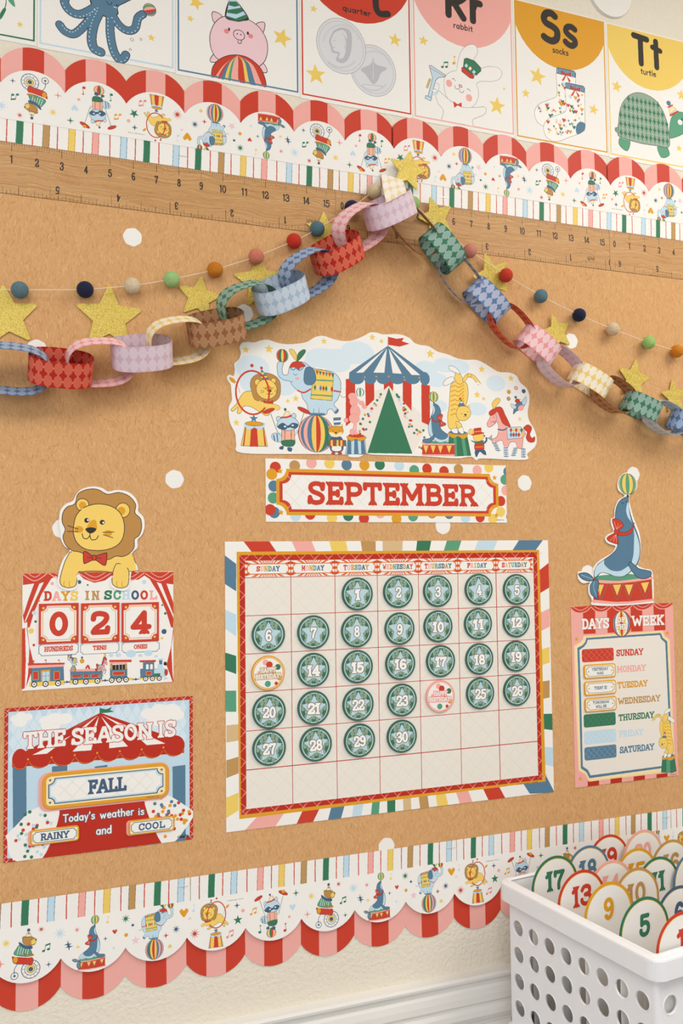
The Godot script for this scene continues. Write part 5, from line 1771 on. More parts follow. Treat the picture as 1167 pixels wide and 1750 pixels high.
	p.blob("b",[493.1,115.4,502.9,118.7,501.4,123.7,494.3,121.6],0.3)
	p.blob("b",[514.6,110.6,522.9,101.4,523.2,111.4,517.3,116.7],0.3)
	p.oval("r",506,109.8,4.9,3.7,0,0.3)
	p.fill("o",[508.9,107.2,512.7,105.7,510.3,110.3])
	p.oval("n",502.5,103.8,2.6,2.2)
	p.oval("o",489.3,95.3,3.4,3.2,0,0.4)
	p.oval("p",503.7,88,3.4,3.2,0,0.4)
	p.oval("n",518.5,92.4,3.5,3.3,0,0.4)
	p.oval("t",488.5,107,3.4,3.2,0,0.4)
	return p
func draw_pony(p: Sheet) -> void:
	p.blob("r",[69.3,48.5,78.1,42.7,86,47.8,81.9,59.2,86.1,65.3,91.4,62.6,90.3,71.3,80.1,72.5,74,65.7,76.3,55.7,72.1,52.1],0.4)
	p.blob("p",[16.3,16.3,7.8,24.1,4.7,34.1,-1,44.1,1.6,50.1,10,47.3,18.5,40.8,21,53,17.4,65.4,8,70.7,10.7,76.7,26.2,71.2,31.5,82.1,38.6,81.8,43,74.3,52.9,73.9,57,82.4,65.5,83.4,68.8,65.9,73.3,58.3,66.4,49.9,52.1,49.2,35.2,47.5,30,30.5,24.7,18.4],0.5)
	p.line("b",3.4,[12.1,75.4,19.6,89.8])
	p.line("n",1.3,[9,77,16.8,76.7])
	p.line("n",1.3,[10.4,79.9,18.3,79.6])
	p.line("n",1.3,[11.9,82.7,19.7,82.5])
	p.line("n",1.3,[13.4,85.6,21.2,85.4])
	p.line("n",1.3,[14.9,88.5,22.7,88.3])
	p.line("b",3.4,[33.8,82.5,34.5,99.7])
	p.line("n",1.3,[29.9,84.3,37.8,84.1])
	p.line("n",1.3,[30,87.8,37.9,87.5])
	p.line("n",1.3,[30.2,91.2,38.1,91])
	p.line("n",1.3,[30.3,94.6,38.2,94.4])
	p.line("n",1.3,[30.5,98.1,38.3,97.8])
	p.line("b",3.4,[53.6,82.6,48.1,97.5])
	p.line("n",1.3,[49,84.2,57,83.9])
	p.line("n",1.3,[47.9,87.2,55.9,86.9])
	p.line("n",1.3,[46.8,90.2,54.8,89.9])
	p.line("n",1.3,[45.7,93.2,53.7,92.9])
	p.line("n",1.3,[44.7,96.2,52.6,95.9])
	p.line("b",3.4,[68.4,83.3,67.9,99.4])
	p.line("n",1.3,[64.3,85,72.3,84.8])
	p.line("n",1.3,[64.2,88.3,72.2,88])
	p.line("n",1.3,[64.1,91.5,72.2,91.2])
	p.line("n",1.3,[64.1,94.7,72.1,94.5])
	p.line("n",1.3,[64,97.9,72,97.7])
	p.blob("r",[16.3,16.3,3.6,24.3,4.8,30.4,11.8,28.8,18.9,23.6,24.3,33.2,29.7,42.8,43.7,48.4,41,39.8,34.3,27.8,27.6,15.8],0.4)
	p.fill("b",[36.6,49.4,65,46.7,66.5,66,38.1,69.1],0.5)
	p.fill("r",[42.1,53.4,45.1,49,47.8,53.1,44.8,57.9])
	p.fill("y",[47.2,53.1,50.2,48.8,52.9,52.9,49.9,57.7])
	p.fill("r",[52.3,52.9,55.3,48.6,58,52.7,55.1,57.5])
	p.fill("y",[57.5,52.7,60.4,48.4,63.2,52.5,60.2,57.3])
	p.fill("g",[62.6,52.5,65.6,48.2,68.3,52.3,65.3,57.1])
	p.fill("s",[41.9,61.3,44.9,56.9,47.6,61,44.6,65.8])
	p.fill("r",[47,61.1,50,56.7,52.7,60.8,49.7,65.7])
	p.fill("s",[52.1,60.9,55.1,56.5,57.8,60.6,54.9,65.5])
	p.fill("r",[57.3,60.7,60.2,56.3,63,60.4,60,65.3])
	p.fill("y",[62.4,60.5,65.4,56.1,68.1,60.2,65.1,65.1])
	p.line("n",2,[19.6,53.1,29.4,53.9,36.5,51.1])
	p.oval("P",13.5,41,2.2,2)
	p.line("k",0.5,[10.9,32.6,14.2,33.6])
	p.line("s",0.7,[6,41.4,17.2,38.4,16.1,26.2])
	p.blob("y",[12.1,19,9.5,9.3,19.5,0.2,25.6,3.5,17.8,13.8],0.3)
func print_month_banner() -> Sheet:
	var p := Sheet.new(417.5, 96, 3.2, "w")
	p.oval("r",15.8,13.4,8.6,8.6)
	p.oval("s",13.7,82,8.6,8.6)
	p.oval("t",46.4,10.3,8.6,8.6)
	p.oval("b",47.1,86.8,8.6,8.6)
	p.oval("p",73.4,5.3,8.6,8.6)
	p.oval("r",70.6,84.1,8.6,8.6)
	p.oval("y",103,4.9,8.6,8.6)
	p.oval("y",106,89.7,8.6,8.6)
	p.oval("s",131.3,6.6,8.6,8.6)
	p.oval("g",133,86,8.6,8.6)
	p.oval("o",161.3,6.2,8.6,8.6)
	p.oval("r",159.3,90,8.6,8.6)
	p.oval("g",187.6,4.7,8.6,8.6)
	p.oval("p",187.3,81.4,8.6,8.6)
	p.oval("b",221.2,5.3,8.6,8.6)
	p.oval("o",215.2,90.5,8.6,8.6)
	p.oval("G",247.6,12.4,8.6,8.6)
	p.oval("G",244.2,86.1,8.6,8.6)
	p.oval("r",270.5,9.2,8.6,8.6)
	p.oval("t",278.1,81.2,8.6,8.6)
	p.oval("r",301.1,12.6,8.6,8.6)
	p.oval("s",309,81.9,8.6,8.6)
	p.oval("t",327.5,8.6,8.6,8.6)
	p.oval("b",338.9,88.2,8.6,8.6)
	p.oval("p",362.5,9.6,8.6,8.6)
	p.oval("r",366.2,87.2,8.6,8.6)
	p.oval("y",384.7,4,8.6,8.6)
	p.oval("y",389.9,90,8.6,8.6)
	p.oval("s",420.7,10.6,8.6,8.6)
	p.oval("g",424.5,86.2,8.6,8.6)
	p.oval("o",10,24,8.6,8.6)
	p.oval("G",414.7,24,8.6,8.6)
	p.oval("s",13.2,42,8.6,8.6)
	p.oval("p",416,42,8.6,8.6)
	p.oval("G",12.1,60,8.6,8.6)
	p.oval("r",406.1,60,8.6,8.6)
	p.oval("r",7,78,8.6,8.6)
	p.oval("y",405.4,78,8.6,8.6)
	p.fill("o",[17,31,21.1,30.5,25,28.9,28.3,26.3,30.9,23,32.5,19.1,33,15,386,15,386.5,19.1,388.1,23,390.7,26.3,394,28.9,397.9,30.5,402,31,402,70,397.9,70.5,394,72.1,390.7,74.7,388.1,78,386.5,81.9,386,86,33,86,32.5,81.9,30.9,78,28.3,74.7,25,72.1,21.1,70.5,17,70])
	p.fill("r",[22,35,25.9,34.5,29.5,33,32.6,30.6,35,27.5,36.5,23.9,37,20,382,20,382.5,23.9,384,27.5,386.4,30.6,389.5,33,393.1,34.5,397,35,397,66,393.1,66.5,389.5,68,386.4,70.4,384,73.5,382.5,77.1,382,81,37,81,36.5,77.1,35,73.5,32.6,70.4,29.5,68,25.9,66.5,22,66])
	p.fill("w",[27,38,30.6,37.5,34,36.1,36.9,33.9,39.1,31,40.5,27.6,41,24,378,24,378.5,27.6,379.9,31,382.1,33.9,385,36.1,388.4,37.5,392,38,392,63,388.4,63.5,385,64.9,382.1,67.1,379.9,70,378.5,73.4,378,77,41,77,40.5,73.4,39.1,70,36.9,67.1,34,64.9,30.6,63.5,27,63])
	p.weave("F",30,26,389,75,27)
	p.star("o",23,19,5.2,5,0.42,0)
	p.star("o",395,21,5.2,5,0.42,0)
	p.star("o",24,82,5.2,5,0.42,0)
	p.star("o",397,84,5.2,5,0.42,0)
	p.text("SEPTEMBER",66,33,361,70,"r",0.2,true,0,"k",0)
	p.text("© Schoolgirl Style",396,90.4,411,92.3,"d",0.12,false,0,"k",0)
	return p
func print_lion_cutout() -> Sheet:
	var p := Sheet.new(128, 150, 4, "w")
	p.blob("l",[24.7,91.5,16.7,101.8,11.8,116.3,8.9,130.8,11.9,138.1,20.9,140.8,29.9,137.5,31.8,125,33.8,118.8],0.9)
	p.fill("l",[24.7,89.4,106.7,94.3,110.9,109.3,113,119.2,33.8,118.8,22.7,108.2])
	p.line("k",0.9,[106.7,94.3,110.5,106.1,113,119.2,33.8,118.8])
	p.blob("l",[86.9,108,81.7,114.3,79.2,125.9,79.3,136.4,85.9,141.9,94.2,142.5,100.4,139,102.1,128.4,100.4,115.6],0.9)
	p.fill("l",[85.8,109,98.3,109.2,100,118.6,81.7,118.3])
	p.line("o",1,[14.9,132,13.9,136.1,15.7,139.2])
	p.line("o",1,[21.8,132.1,20.9,136.2,22.7,139.4])
	p.line("o",1,[85.9,133.4,84.8,137.6,86.7,140.8])
	p.line("o",1,[93.1,133.5,92.1,137.8,94,141])
	p.blob("m",[28,24.4,32.4,10.7,44.5,4.2,58.8,3.9,72.2,10.5,87.8,7.7,102.4,12.9,111.3,24.6,110.4,36.4,118.2,45,119.7,57.9,116.1,68.7,109.8,74,109.2,85.8,102.5,94.3,93.1,98.5,83.7,97.9,73.4,102.5,57,100.2,44.8,95.9,34.7,91.6,24.7,89.4,16.6,82.1,12.6,70.6,15.5,60.1,11.5,49.7,12.4,37.2,18.4,28.7],0.9)
	p.oval("l",38.5,25.8,8.5,8.6,0,0.9)
	p.oval("o",38.5,26.4,4.9,5.1)
	p.oval("l",93.6,32.9,9.6,10.3,0,0.9)
	p.oval("o",91.5,33.8,5.4,5.8)
	p.blob("l",[26.9,53.8,30.5,40.2,40.5,29.6,56.8,24.5,73.3,26.1,85.7,32.4,93,43,95.8,57.9,93.1,72.9,85.8,82.5,73.4,88.1,59,89.7,42.8,87.5,31.6,79,26.6,66.4],1)
	p.oval("l",40.1,32.7,3.2,2.5)
	p.blob("o",[44.7,58,49.7,48.5,55.9,47,57.9,53.8,57.3,60.1])
	p.oval("o",33.6,60.1,6,4.6)
	p.oval("o",73.4,65.4,5.4,4.2)
	p.oval("k",44.3,47.5,3.4,3.4)
	p.oval("w",45.9,47,1.4,1.5)
	p.oval("k",65.3,50.1,3.5,3.4)
	p.oval("w",66.7,50.6,1.4,1.5)
	p.blob("k",[42.7,59.1,49.8,57.2,56.9,59.1,54.9,63.3,49.2,65.8,44.7,63.3])
	p.line("k",1.1,[38.2,66,39.7,71.7,44.7,73.2,48.4,68.5,48.8,64.8])
	p.line("k",1.1,[48.4,69,50.8,74.5,57,73.8,60,69])
	p.line("k",1,[18.9,54.9,32.6,59.7])
	p.line("k",1,[18.5,62.8,32.2,63.3])
	p.line("k",1,[66.1,64.3,81.2,63.7])
	p.line("k",1,[66.6,67.5,79.6,71.8])
	p.blob("r",[39.8,93.7,42.8,90.8,51.9,97,57,97,68.3,93.6,71.8,94.4,70.4,108.8,66.3,110,57,103.4,51.9,103.3,42.8,107.4,40.4,106.3],1)
	p.oval("r",54.4,99.8,2.9,3.8,0,0.8)
	p.line("k",0.7,[44.8,99,50.9,99.7])
	p.line("k",0.7,[58.1,100.2,64.2,100.7])
	return p
func print_seal_cutout() -> Sheet:
	var p := Sheet.new(164, 248, 3.4, "w")
	p.frame(3.4,9.3,0.999,0.999); draw_seal(p); p.reset()
	return p
func print_days_in_school() -> Sheet:
	var p := Sheet.new(204.5, 158, 4.5, "w")
	p.fill("r",[0.5,-1.9,50.3,-1.1,36.9,8,24.9,28.3,15.3,52.6,9.7,72.8,5.8,73.7,2.9,68.5,0.9,56.2])
	p.fill("w",[0,15.5,15.1,13.7,7.5,36.1,1.5,56.3])
	p.fill("w",[21.9,13.9,27.7,11.9,9.5,52.5,4.8,64.5,2.9,65.5,11.4,42.3])
	p.fill("r",[0,73.5,6.8,73.8,9.4,97.3,15.8,124,5.4,153.8,-0.4,156.4])
	p.fill("w",[3.9,73.6,5.8,73.7,9.5,101.3,8.1,135.7,5.4,153.8,4,155.7,5.1,117.3])
	p.fill("w",[0,67.4,6.7,65.6,6.8,72.7,0,74.5])
	p.fill("r",[210.9,1.6,156.3,0.7,170.7,10.6,183.9,32.4,194.6,58.5,201,80.2,205.3,81.5,208.6,76.2,210.8,63.4])
	p.fill("w",[211.5,20.1,194.6,17.5,203.2,41.5,210.1,63.3])
	p.fill("w",[187.1,17.4,180.7,15.1,201,58.7,206.4,71.8,208.6,73,198.9,47.9])
	p.fill("r",[211.8,81.7,204.2,81.4,201.4,106.1,194.5,133.6,206.2,166.3,212.7,170])
	p.fill("w",[207.5,81.6,205.3,81.5,201.4,110.4,203.1,146.9,206.2,166.3,207.7,168.6,206.3,127.8])
	p.fill("w",[211.8,75.3,204.3,72.8,204.2,80.4,211.8,82.8])
	p.fill("r",[0.5,-2.5,204.8,0.9,204.8,11.3,188.6,17.4,167.3,3,154.6,11.4,142,11.1,133.7,2.4,117.1,5.3,108.9,11.5,94.6,14.4,80.4,8.8,72.3,0.3,60.3,6.4,50.4,8.3,36.5,0.8,22.9,13.9,0.6,13.4])
	p.line("p",1.3,[-0.5,0.1,16,10.1,32.6,-0.3])
	p.line("p",1,[6.3,-1.2,16,5.1,25.7,-1.5])
	p.line("p",1.3,[34.5,0.7,54.4,10.8,74.3,0.4])
	p.line("p",1,[41.4,-0.6,54.3,5.8,67.3,-0.8])
	p.line("p",1.3,[74.3,1.4,95.6,11.7,117.1,1.1])
	p.line("p",1,[81.4,0.1,95.6,6.6,109.9,-0.1])
	p.line("p",1.3,[125.4,2.3,144.1,12.6,163,1.9])
	p.line("p",1,[132.6,0.9,144.1,7.5,155.7,0.7])
	p.line("p",1.3,[165.2,3,185.4,13.5,205.9,2.6])
	p.line("p",1,[172.6,1.6,185.4,8.3,198.3,1.4])
	p.oval("n",74.4,12.9,2.6,2.7)
	p.oval("g",85.5,17.3,1.2,1.3)
	p.oval("b",163.1,14.7,3,3)
	p.oval("g",17.3,65.4,1.7,1.8)
	p.oval("y",11.6,78,3.5,3.7)
	p.oval("r",15.2,97.1,1.7,1.8)
	p.oval("g",192.9,60.2,1.9,1.9)
	p.oval("n",191.1,85.9,3.6,3.6)
	p.oval("y",188.1,95.2,1.9,1.9)
	p.oval("b",15.3,53.7,2.9,3.1)
	p.oval("g",188.6,48.2,1.3,1.3)
	p.oval("t",21.6,37.7,1.2,1.2)
	p.oval("p",38.6,14.2,2.2,2.3)
	p.text("D",27.9,24.3,38,37.9,"r",0.22,true,0,"k",0)
	p.text("A",39.3,24.6,49.5,38.3,"p",0.22,true,0,"k",0)
	p.text("Y",50.9,24.9,61.1,38.6,"o",0.22,true,0,"k",0)
	p.text("S",62.4,25.1,72.8,38.9,"y",0.22,true,0,"k",0)
	p.text("I",80.1,25.1,89.9,38.4,"t",0.22,true,0,"k",0)
	p.text("N",91.2,25.4,101.1,38.7,"t",0.22,true,0,"k",0)
	p.text("S",107.6,25.2,118.5,38.5,"g",0.22,true,0,"k",0)
	p.text("C",119.9,25.5,130.9,38.9,"G",0.22,true,0,"k",0)
	p.text("H",132.4,25.8,143.4,39.2,"b",0.22,true,0,"k",0)
	p.text("O",144.9,26.1,156,39.6,"n",0.22,true,0,"k",0)
	p.text("O",157.5,26.4,168.6,39.9,"r",0.22,true,0,"k",0)
	p.text("L",170.2,26.7,181.4,40.3,"p",0.22,true,0,"k",0)
	p.plate("s","w",21.8,95.8,73.3,112.2,3)
	p.text("HUNDREDS",28.7,100,66.2,107.1,"r",0.2,true,0,"k",0)
	p.plate("s","w",76.3,97.2,128,112.8,3)
	p.text("TENS",92.8,101.5,111.2,107.8,"r",0.2,true,0,"k",0)
	p.plate("s","w",132.1,98.7,184.2,113.4,3)
	p.text("ONES",148.6,102.6,167.5,109,"r",0.2,true,0,"k",0)
	p.oval("b",117.4,116.2,3.3,2.3)
	p.oval("b",127.4,116.1,4,2.8)
	p.oval("b",144.7,115.1,7.3,5.2)
	p.oval("b",168.8,115.4,6,4.2)
	p.oval("b",179.9,120.6,2.6,1.8)
	p.oval("b",157.6,118.2,3,2.1)
	p.fill("y",[9.2,146.8,55.5,146.9,55.5,153.2,10.1,153.1])
	p.fill("s",[11.6,124.7,53.7,126,54.6,146.8,12.6,147],0.3)
	p.fill("p",[7.3,121.7,55.4,122.9,54.6,128.2,9.1,128.1])
	p.fill("r",[7.7,121.4,55.4,122.9,55.4,125.2,8.2,124.1])
	p.fill("r",[14.2,132.8,21.3,132.5,21.4,143.6,14.2,143.9],0.4,"y")
	p.fill("r",[41.6,134.4,48.9,134.1,48.9,145.2,41.6,145.5],0.4,"y")
	p.fill("o",[24.4,131.6,36.4,131.4,36.8,147.6,24.8,146.9])
	p.fill("b",[26.5,133.9,35.4,133.7,35.4,146.6,26.5,146.6])
	p.line("s",0.5,[30.9,132.9,31,146.9])
	p.line("s",0.5,[26.5,139.8,35.4,139.4])
	p.line("d",0.5,[15.8,117.7,15.8,122.7])
	p.fill("r",[15.8,117.7,15.8,119.9,12.9,118.6])
	p.line("d",0.5,[31.2,117.3,31.2,122.3])
	p.fill("r",[31.2,117.3,31.2,119.4,28.3,118.2])
	p.line("d",0.5,[48.4,118.2,48.5,123.2])
	p.fill("r",[48.4,118.2,48.4,120.3,45.5,119.1])
	p.fill("y",[61.6,146.4,105.8,148.1,105.8,152.6,62.5,152.7])
	p.fill("s",[62.8,133.8,104.9,135.2,105.3,148,63.5,147.4],0.3)
	p.fill("p",[61,132.8,106.7,133.1,105.8,137.4,62.4,136.8])
	p.fill("r",[65.1,139.7,77,139.6,77,144,65.1,144.2],0.4,"y")
	p.fill("r",[80,140.5,87.4,140.2,87.5,144.6,80,145.1],0.4,"y")
	p.fill("r",[90.3,141.1,102.4,141.1,102.4,145.5,90.3,145.7],0.4,"y")
	p.frame(59.2,112.7,0.122,0.157); draw_elephant(p); p.reset()
	p.blob("w",[75.6,125.4,81.7,124.8,82.6,132.1,75.6,132.3])
	p.oval("o",78.4,121.9,3,3.3)
	p.oval("n",78.3,117.1,1.4,1.5)
	p.frame(112.1,112.7,-0.173,0.326); draw_pony(p); p.reset()
	p.line("r",2.4,[83.9,131.7,86.2,128.7,88,132.4])
	p.fill("s",[62.8,135.6,104.9,137,105.3,141.6,63.2,140.1])
	p.fill("y",[113.9,148,147.5,148.7,147.5,152.4,114.3,151.7])
	p.fill("s",[116,134,139.3,134.3,139.3,149.5,116.4,148.9],0.3)
	p.fill("k",[119.3,129.5,136.5,129.5,136.5,136.4,119.3,136.5])
	p.fill("r",[114.8,122.3,145.7,123.5,145.3,126.9,115.3,125.6])
	p.fill("p",[115.3,125.3,139.3,126.2,139.3,129.1,115.7,128.4])
	p.fill("t",[116,127.5,119.3,127.7,119.3,136,116.4,135.8])
	p.fill("t",[136.5,128.6,139.3,128.8,139.3,136.2,136.5,136])
	p.fill("r",[119.7,138.8,135.6,138.9,135.6,144.3,119.7,143.9],0.4,"y")
	p.line("w",0.6,[123.8,129.8,123.8,135.7])
	p.line("w",0.6,[128.3,130,128.3,135.9])
	p.line("w",0.6,[132.9,130.3,132.9,136.2])
	p.fill("y",[155.8,148.2,187.4,148.2,187.4,152.3,156.4,152])
	p.fill("s",[157.6,137.2,177.1,137.9,177.1,149.5,158,149.3],0.3)
	p.fill("r",[156.2,125,179.6,125.7,179,128.6,156.7,127.8])
	p.fill("s",[161.3,128.1,177.1,128.5,177.1,139.2,161.3,138.3])
	p.fill("w",[165.6,132,169.3,132.2,169.3,138.2,165.6,138])
	p.oval("w",167.5,132.5,1.9,1.7)
	p.fill("w",[171.4,132.3,175.1,132.5,175.1,138.5,171.4,138.3])
	p.oval("w",173.2,132.8,1.9,1.7)
	p.fill("r",[166,141.4,173.4,141,173.4,145.9,166,146.2],0.4,"y")
	p.fill("b",[176.8,138.2,192.1,138.1,193.1,149.5,176.8,149.5],0.3)
	p.fill("b",[181.8,132,189.3,131.4,189.7,139,181.8,138.5])
	p.fill("s",[183.7,125.5,188.9,125.4,188.4,132.3,184.4,132.1])
	p.fill("b",[182.8,123.9,190.3,123.9,189.3,126.5,183.7,126.2])
	p.fill("g",[176.2,144.8,185.5,144.7,185.5,149,176.2,149.1])
	p.oval("r",194,143.9,2.3,4.5,0,0.4)
	p.oval("k",192.7,131.6,2.3,2.8)
	p.fill("b",[189.3,154.9,197.8,152.9,192.1,150.4])
	p.oval("k",16,150.1,3.9,4.1)
	p.oval("w",16,150.1,2.7,2.8)
	p.oval("k",16,150.1,0.9,0.9)
	p.oval("k",30.7,150.4,3.9,4.1)
	p.oval("w",30.7,150.4,2.7,2.8)
	p.oval("k",30.7,150.4,0.9,0.9)
	p.oval("k",46.9,150.5,4,4.1)
	p.oval("w",46.9,150.5,2.7,2.8)
	p.oval("k",46.9,150.5,0.9,0.9)
	p.oval("k",69.7,149.9,3.9,4)
	p.oval("w",69.7,149.9,2.6,2.7)
	p.oval("k",69.7,149.9,0.8,0.9)
	p.oval("k",83.6,150.4,3.9,4)
	p.oval("w",83.6,150.4,2.6,2.7)
	p.oval("k",83.6,150.4,0.9,0.9)
	p.oval("k",99,150.4,3.9,4)
	p.oval("w",99,150.4,2.7,2.7)
	p.oval("k",99,150.4,0.9,0.9)
	p.oval("k",118.4,150.5,3.8,3.9)
	p.oval("w",118.4,150.5,2.6,2.6)
	p.oval("k",118.4,150.5,0.8,0.8)
	p.oval("k",128.4,150.7,3.8,3.9)
	p.oval("w",128.4,150.7,2.6,2.6)
	p.oval("k",128.4,150.7,0.8,0.9)
	p.oval("k",138,150.9,3.8,3.9)
	p.oval("w",138,150.9,2.6,2.6)
	p.oval("k",138,150.9,0.8,0.9)
	p.oval("k",165,151.4,3.5,3.5)
	p.oval("w",165,151.4,2.4,2.4)
	p.oval("k",165,151.4,0.8,0.8)
	p.oval("k",174.7,151.6,3.5,3.5)
	p.oval("w",174.7,151.6,2.4,2.4)
	p.oval("k",174.7,151.6,0.8,0.8)
	p.oval("k",184.2,151.8,3.6,3.6)
	p.oval("w",184.2,151.8,2.4,2.4)
	p.oval("k",184.2,151.8,0.8,0.8)
	p.line("n",1.4,[54.8,149.6,62.5,149.7])
	p.oval("n",58.7,149.4,1.6,1.6)
	p.line("n",1.4,[105.5,150.5,113.4,150.6])
	p.oval("n",109.4,150.4,1.6,1.7)
	p.line("n",1.4,[147.3,151.3,155.4,151.4])
	p.oval("n",151.4,151.2,1.7,1.7)
	return p
func print_season() -> Sheet:
	var p := Sheet.new(253.5, 203, 4, "w")
	p.fill("R",[0,0,253.5,0,253.5,203,0,203])
	p.chevrons("p",0,0,253.5,203,4.6)
	p.fill("b",[5,5,248.5,5,248.5,198,5,198])
	p.harlequin("a",5,5,248.5,82,13)
	p.oval("w",13.6,14.5,6.5,4.8)
	p.oval("w",21.2,11.7,7.6,5.6)
	p.oval("w",29.9,13.5,6.1,4.5)
	p.oval("w",20.2,19.6,8.6,6.4)
	p.oval("w",52.9,19.8,8.4,6.1)
	p.oval("w",63.9,17.2,9.3,6.8)
	p.oval("w",77.3,19.3,10.1,7.3)
	p.oval("w",59.5,24.9,13.3,9.7)
	p.oval("w",190.5,20.6,10.7,7.5)
	p.oval("w",204.9,15.7,10.8,7.6)
	p.oval("w",221.8,19.3,14.6,10.1)
	p.oval("w",231.5,26,9.8,6.8)
	p.oval("w",204.9,26.5,16.8,11.8)
	p.fill("b",[9.7,68.6,242.4,80.1,242.1,202.7,11.8,201.3])
	p.fill("s",[10.9,77.7,28.1,77.1,29.5,187.9,12.4,190.2])
	p.fill("s",[60.9,82.4,80.9,82,82.1,194.5,62.2,196.5])
	p.fill("s",[80.9,84.3,80.9,82,82.1,194.5,82.1,199])
	p.fill("s",[117.1,87.7,134.3,86.9,135.2,201.2,118.1,203.6])
	p.fill("s",[152.8,91,169.2,90.2,170,205.5,153.7,208.1])
	p.fill("s",[188.1,94.3,204.8,93.5,205.4,210,188.8,212.6])
	p.fill("s",[224.1,97.7,242.4,97,242.8,214.7,224.6,217.2])
	p.fill("R",[70.1,139.4,185.7,139.6,209,202.2,49.5,202.8])
	p.blob("w",[39.3,136,71.2,139.5,49.5,202.8,12.9,200.3,4.1,171.3,3,167.8,14.7,156.9])
	p.blob("w",[184.5,139.5,212,134.8,244.7,156.2,254.5,168.1,240.9,188.2,226.3,203.1,208.3,202.1])
	p.oval("o",243.6,175.4,2.4,2.4)
	p.oval("s",216,164.4,2.4,2.4)
	p.oval("b",36.4,168.8,2.2,2.3)
	p.oval("r",223.8,173.9,2.4,2.4)
	p.oval("r",49.5,184.4,2.2,2.3)
	p.oval("o",227.9,167.2,2.4,2.4)
	p.oval("s",210,152.6,2.4,2.4)
	p.oval("r",197.2,157.5,2.4,2.4)
	p.oval("o",213.7,194.1,2.4,2.4)
	p.oval("g",27.1,197.9,2.2,2.2)
	p.oval("b",28.9,185,2.2,2.2)
	p.oval("r",31.5,155.8,2.2,2.3)
	p.oval("b",32.9,187,2.2,2.3)
	p.oval("s",222.7,146.8,2.4,2.4)
	p.oval("b",47.9,197.9,2.2,2.3)
	p.oval("r",248.4,166.4,2.5,2.4)
	p.oval("r",40.5,180.3,2.2,2.3)
	p.oval("o",221,169.2,2.4,2.4)
	p.oval("s",216.3,166.2,2.4,2.4)
	p.oval("b",18.3,169.7,2.1,2.2)
	p.oval("r",226.5,185,2.4,2.4)
	p.oval("r",24.7,163,2.2,2.3)
	p.oval("o",240.7,178.5,2.4,2.4)
	p.oval("g",46.4,172,2.2,2.3)
	p.oval("b",55.1,154.5,2.2,2.3)
	p.oval("r",207.8,167.9,2.4,2.4)
	p.oval("r",34.9,176.4,2.2,2.3)
	p.oval("o",240.5,174.8,2.4,2.4)
	p.oval("b",38.7,186.2,2.2,2.3)
	p.oval("r",239.7,160.8,2.4,2.4)
	p.oval("r",15.8,175.7,2.1,2.2)
	p.oval("g",35.5,199.7,2.2,2.3)
	p.oval("r",203.9,178.4,2.4,2.4)
	p.oval("g",33,139.9,2.2,2.3)
	p.oval("b",20,174.4,2.1,2.2)
	p.oval("r",218.6,162.1,2.4,2.4)
	p.oval("r",36.8,174.1,2.2,2.3)
	p.oval("g",41,170.9,2.2,2.3)
	p.oval("s",199.2,147,2.4,2.4)
	p.oval("b",42.8,193.8,2.2,2.3)
	p.oval("r",55.8,171.1,2.2,2.3)
	p.oval("o",212.1,154.2,2.4,2.4)
	p.oval("s",223.9,173.1,2.4,2.4)
	p.oval("b",37.5,158.2,2.2,2.3)
	p.oval("r",33.5,184.8,2.2,2.3)
	p.oval("o",238.2,164.8,2.4,2.4)
	p.oval("s",203.9,162.4,2.4,2.4)
	p.oval("r",222.7,166.4,2.4,2.4)
	p.oval("r",37,184.6,2.2,2.3)
	p.oval("o",247.6,163.3,2.4,2.4)
	p.oval("g",22.8,167.1,2.2,2.2)
	p.oval("s",227.3,152.6,2.4,2.4)
	p.oval("r",204.4,165.2,2.4,2.4)
	p.oval("r",42.3,158.9,2.2,2.3)
	p.oval("g",41.7,161.1,2.2,2.3)
	p.oval("b",46.8,145.3,2.2,2.3)
	p.oval("r",42.5,183,2.2,2.3)
	p.oval("g",27,142.7,2.2,2.3)
	p.oval("s",208.5,149.6,2.4,2.4)
	p.oval("b",28.4,169.4,2.2,2.3)
	p.oval("o",200.6,165,2.4,2.4)
	p.oval("b",29.1,169.1,2.2,2.3)
	p.oval("r",208.1,139.9,2.4,2.4)
	p.oval("r",55.7,156.6,2.2,2.3)
	p.oval("o",202.8,138.8,2.4,2.4)
	p.oval("g",22.2,155,2.2,2.3)
	p.oval("s",225,172.6,2.4,2.4)
	p.oval("b",51.6,188.7,2.2,2.3)
	p.oval("b",60.2,157.9,2.2,2.3)
	p.oval("r",232.8,149.3,2.4,2.4)
	p.oval("r",44.1,183.6,2.2,2.3)
	p.oval("o",231.2,172,2.4,2.4)
	p.oval("g",30.6,191.3,2.2,2.2)
	p.oval("s",218.5,159.6,2.4,2.4)
	p.oval("r",236.4,172.9,2.4,2.4)
	p.oval("r",47.7,179.9,2.2,2.3)
	p.oval("o",220.5,151.9,2.4,2.4)
	p.oval("g",27.6,182.8,2.2,2.2)
	p.oval("b",31.4,176,2.2,2.3)
	p.oval("r",235,166.4,2.4,2.4)
	p.oval("r",37.6,163,2.2,2.3)
	p.oval("o",210.4,159.2,2.4,2.4)
	p.oval("g",52.5,146.7,2.2,2.3)
	p.fill("R",[124.4,14.6,240.7,64.3,240.7,80,10.3,78.8,10.2,66.4])
	# scalloped valance
	p.oval("R",20.2,69.1,10,14.1)
	p.line("o",0.5,[10.9,73.2,14.2,79.2,20.3,82,26.3,80.3,29.6,74])
	p.oval("R",45.3,69.1,15.1,14.2)
	p.line("o",0.5,[31.3,72.8,36.3,79,45.3,82.1,54.4,80.6,59.4,74.5])
	p.oval("R",75.4,69,15,14.3)
	p.line("o",0.5,[61.5,72.8,66.5,79,75.5,82.2,84.5,80.7,89.5,74.5])
	p.oval("R",105.4,68.6,15,14.4)
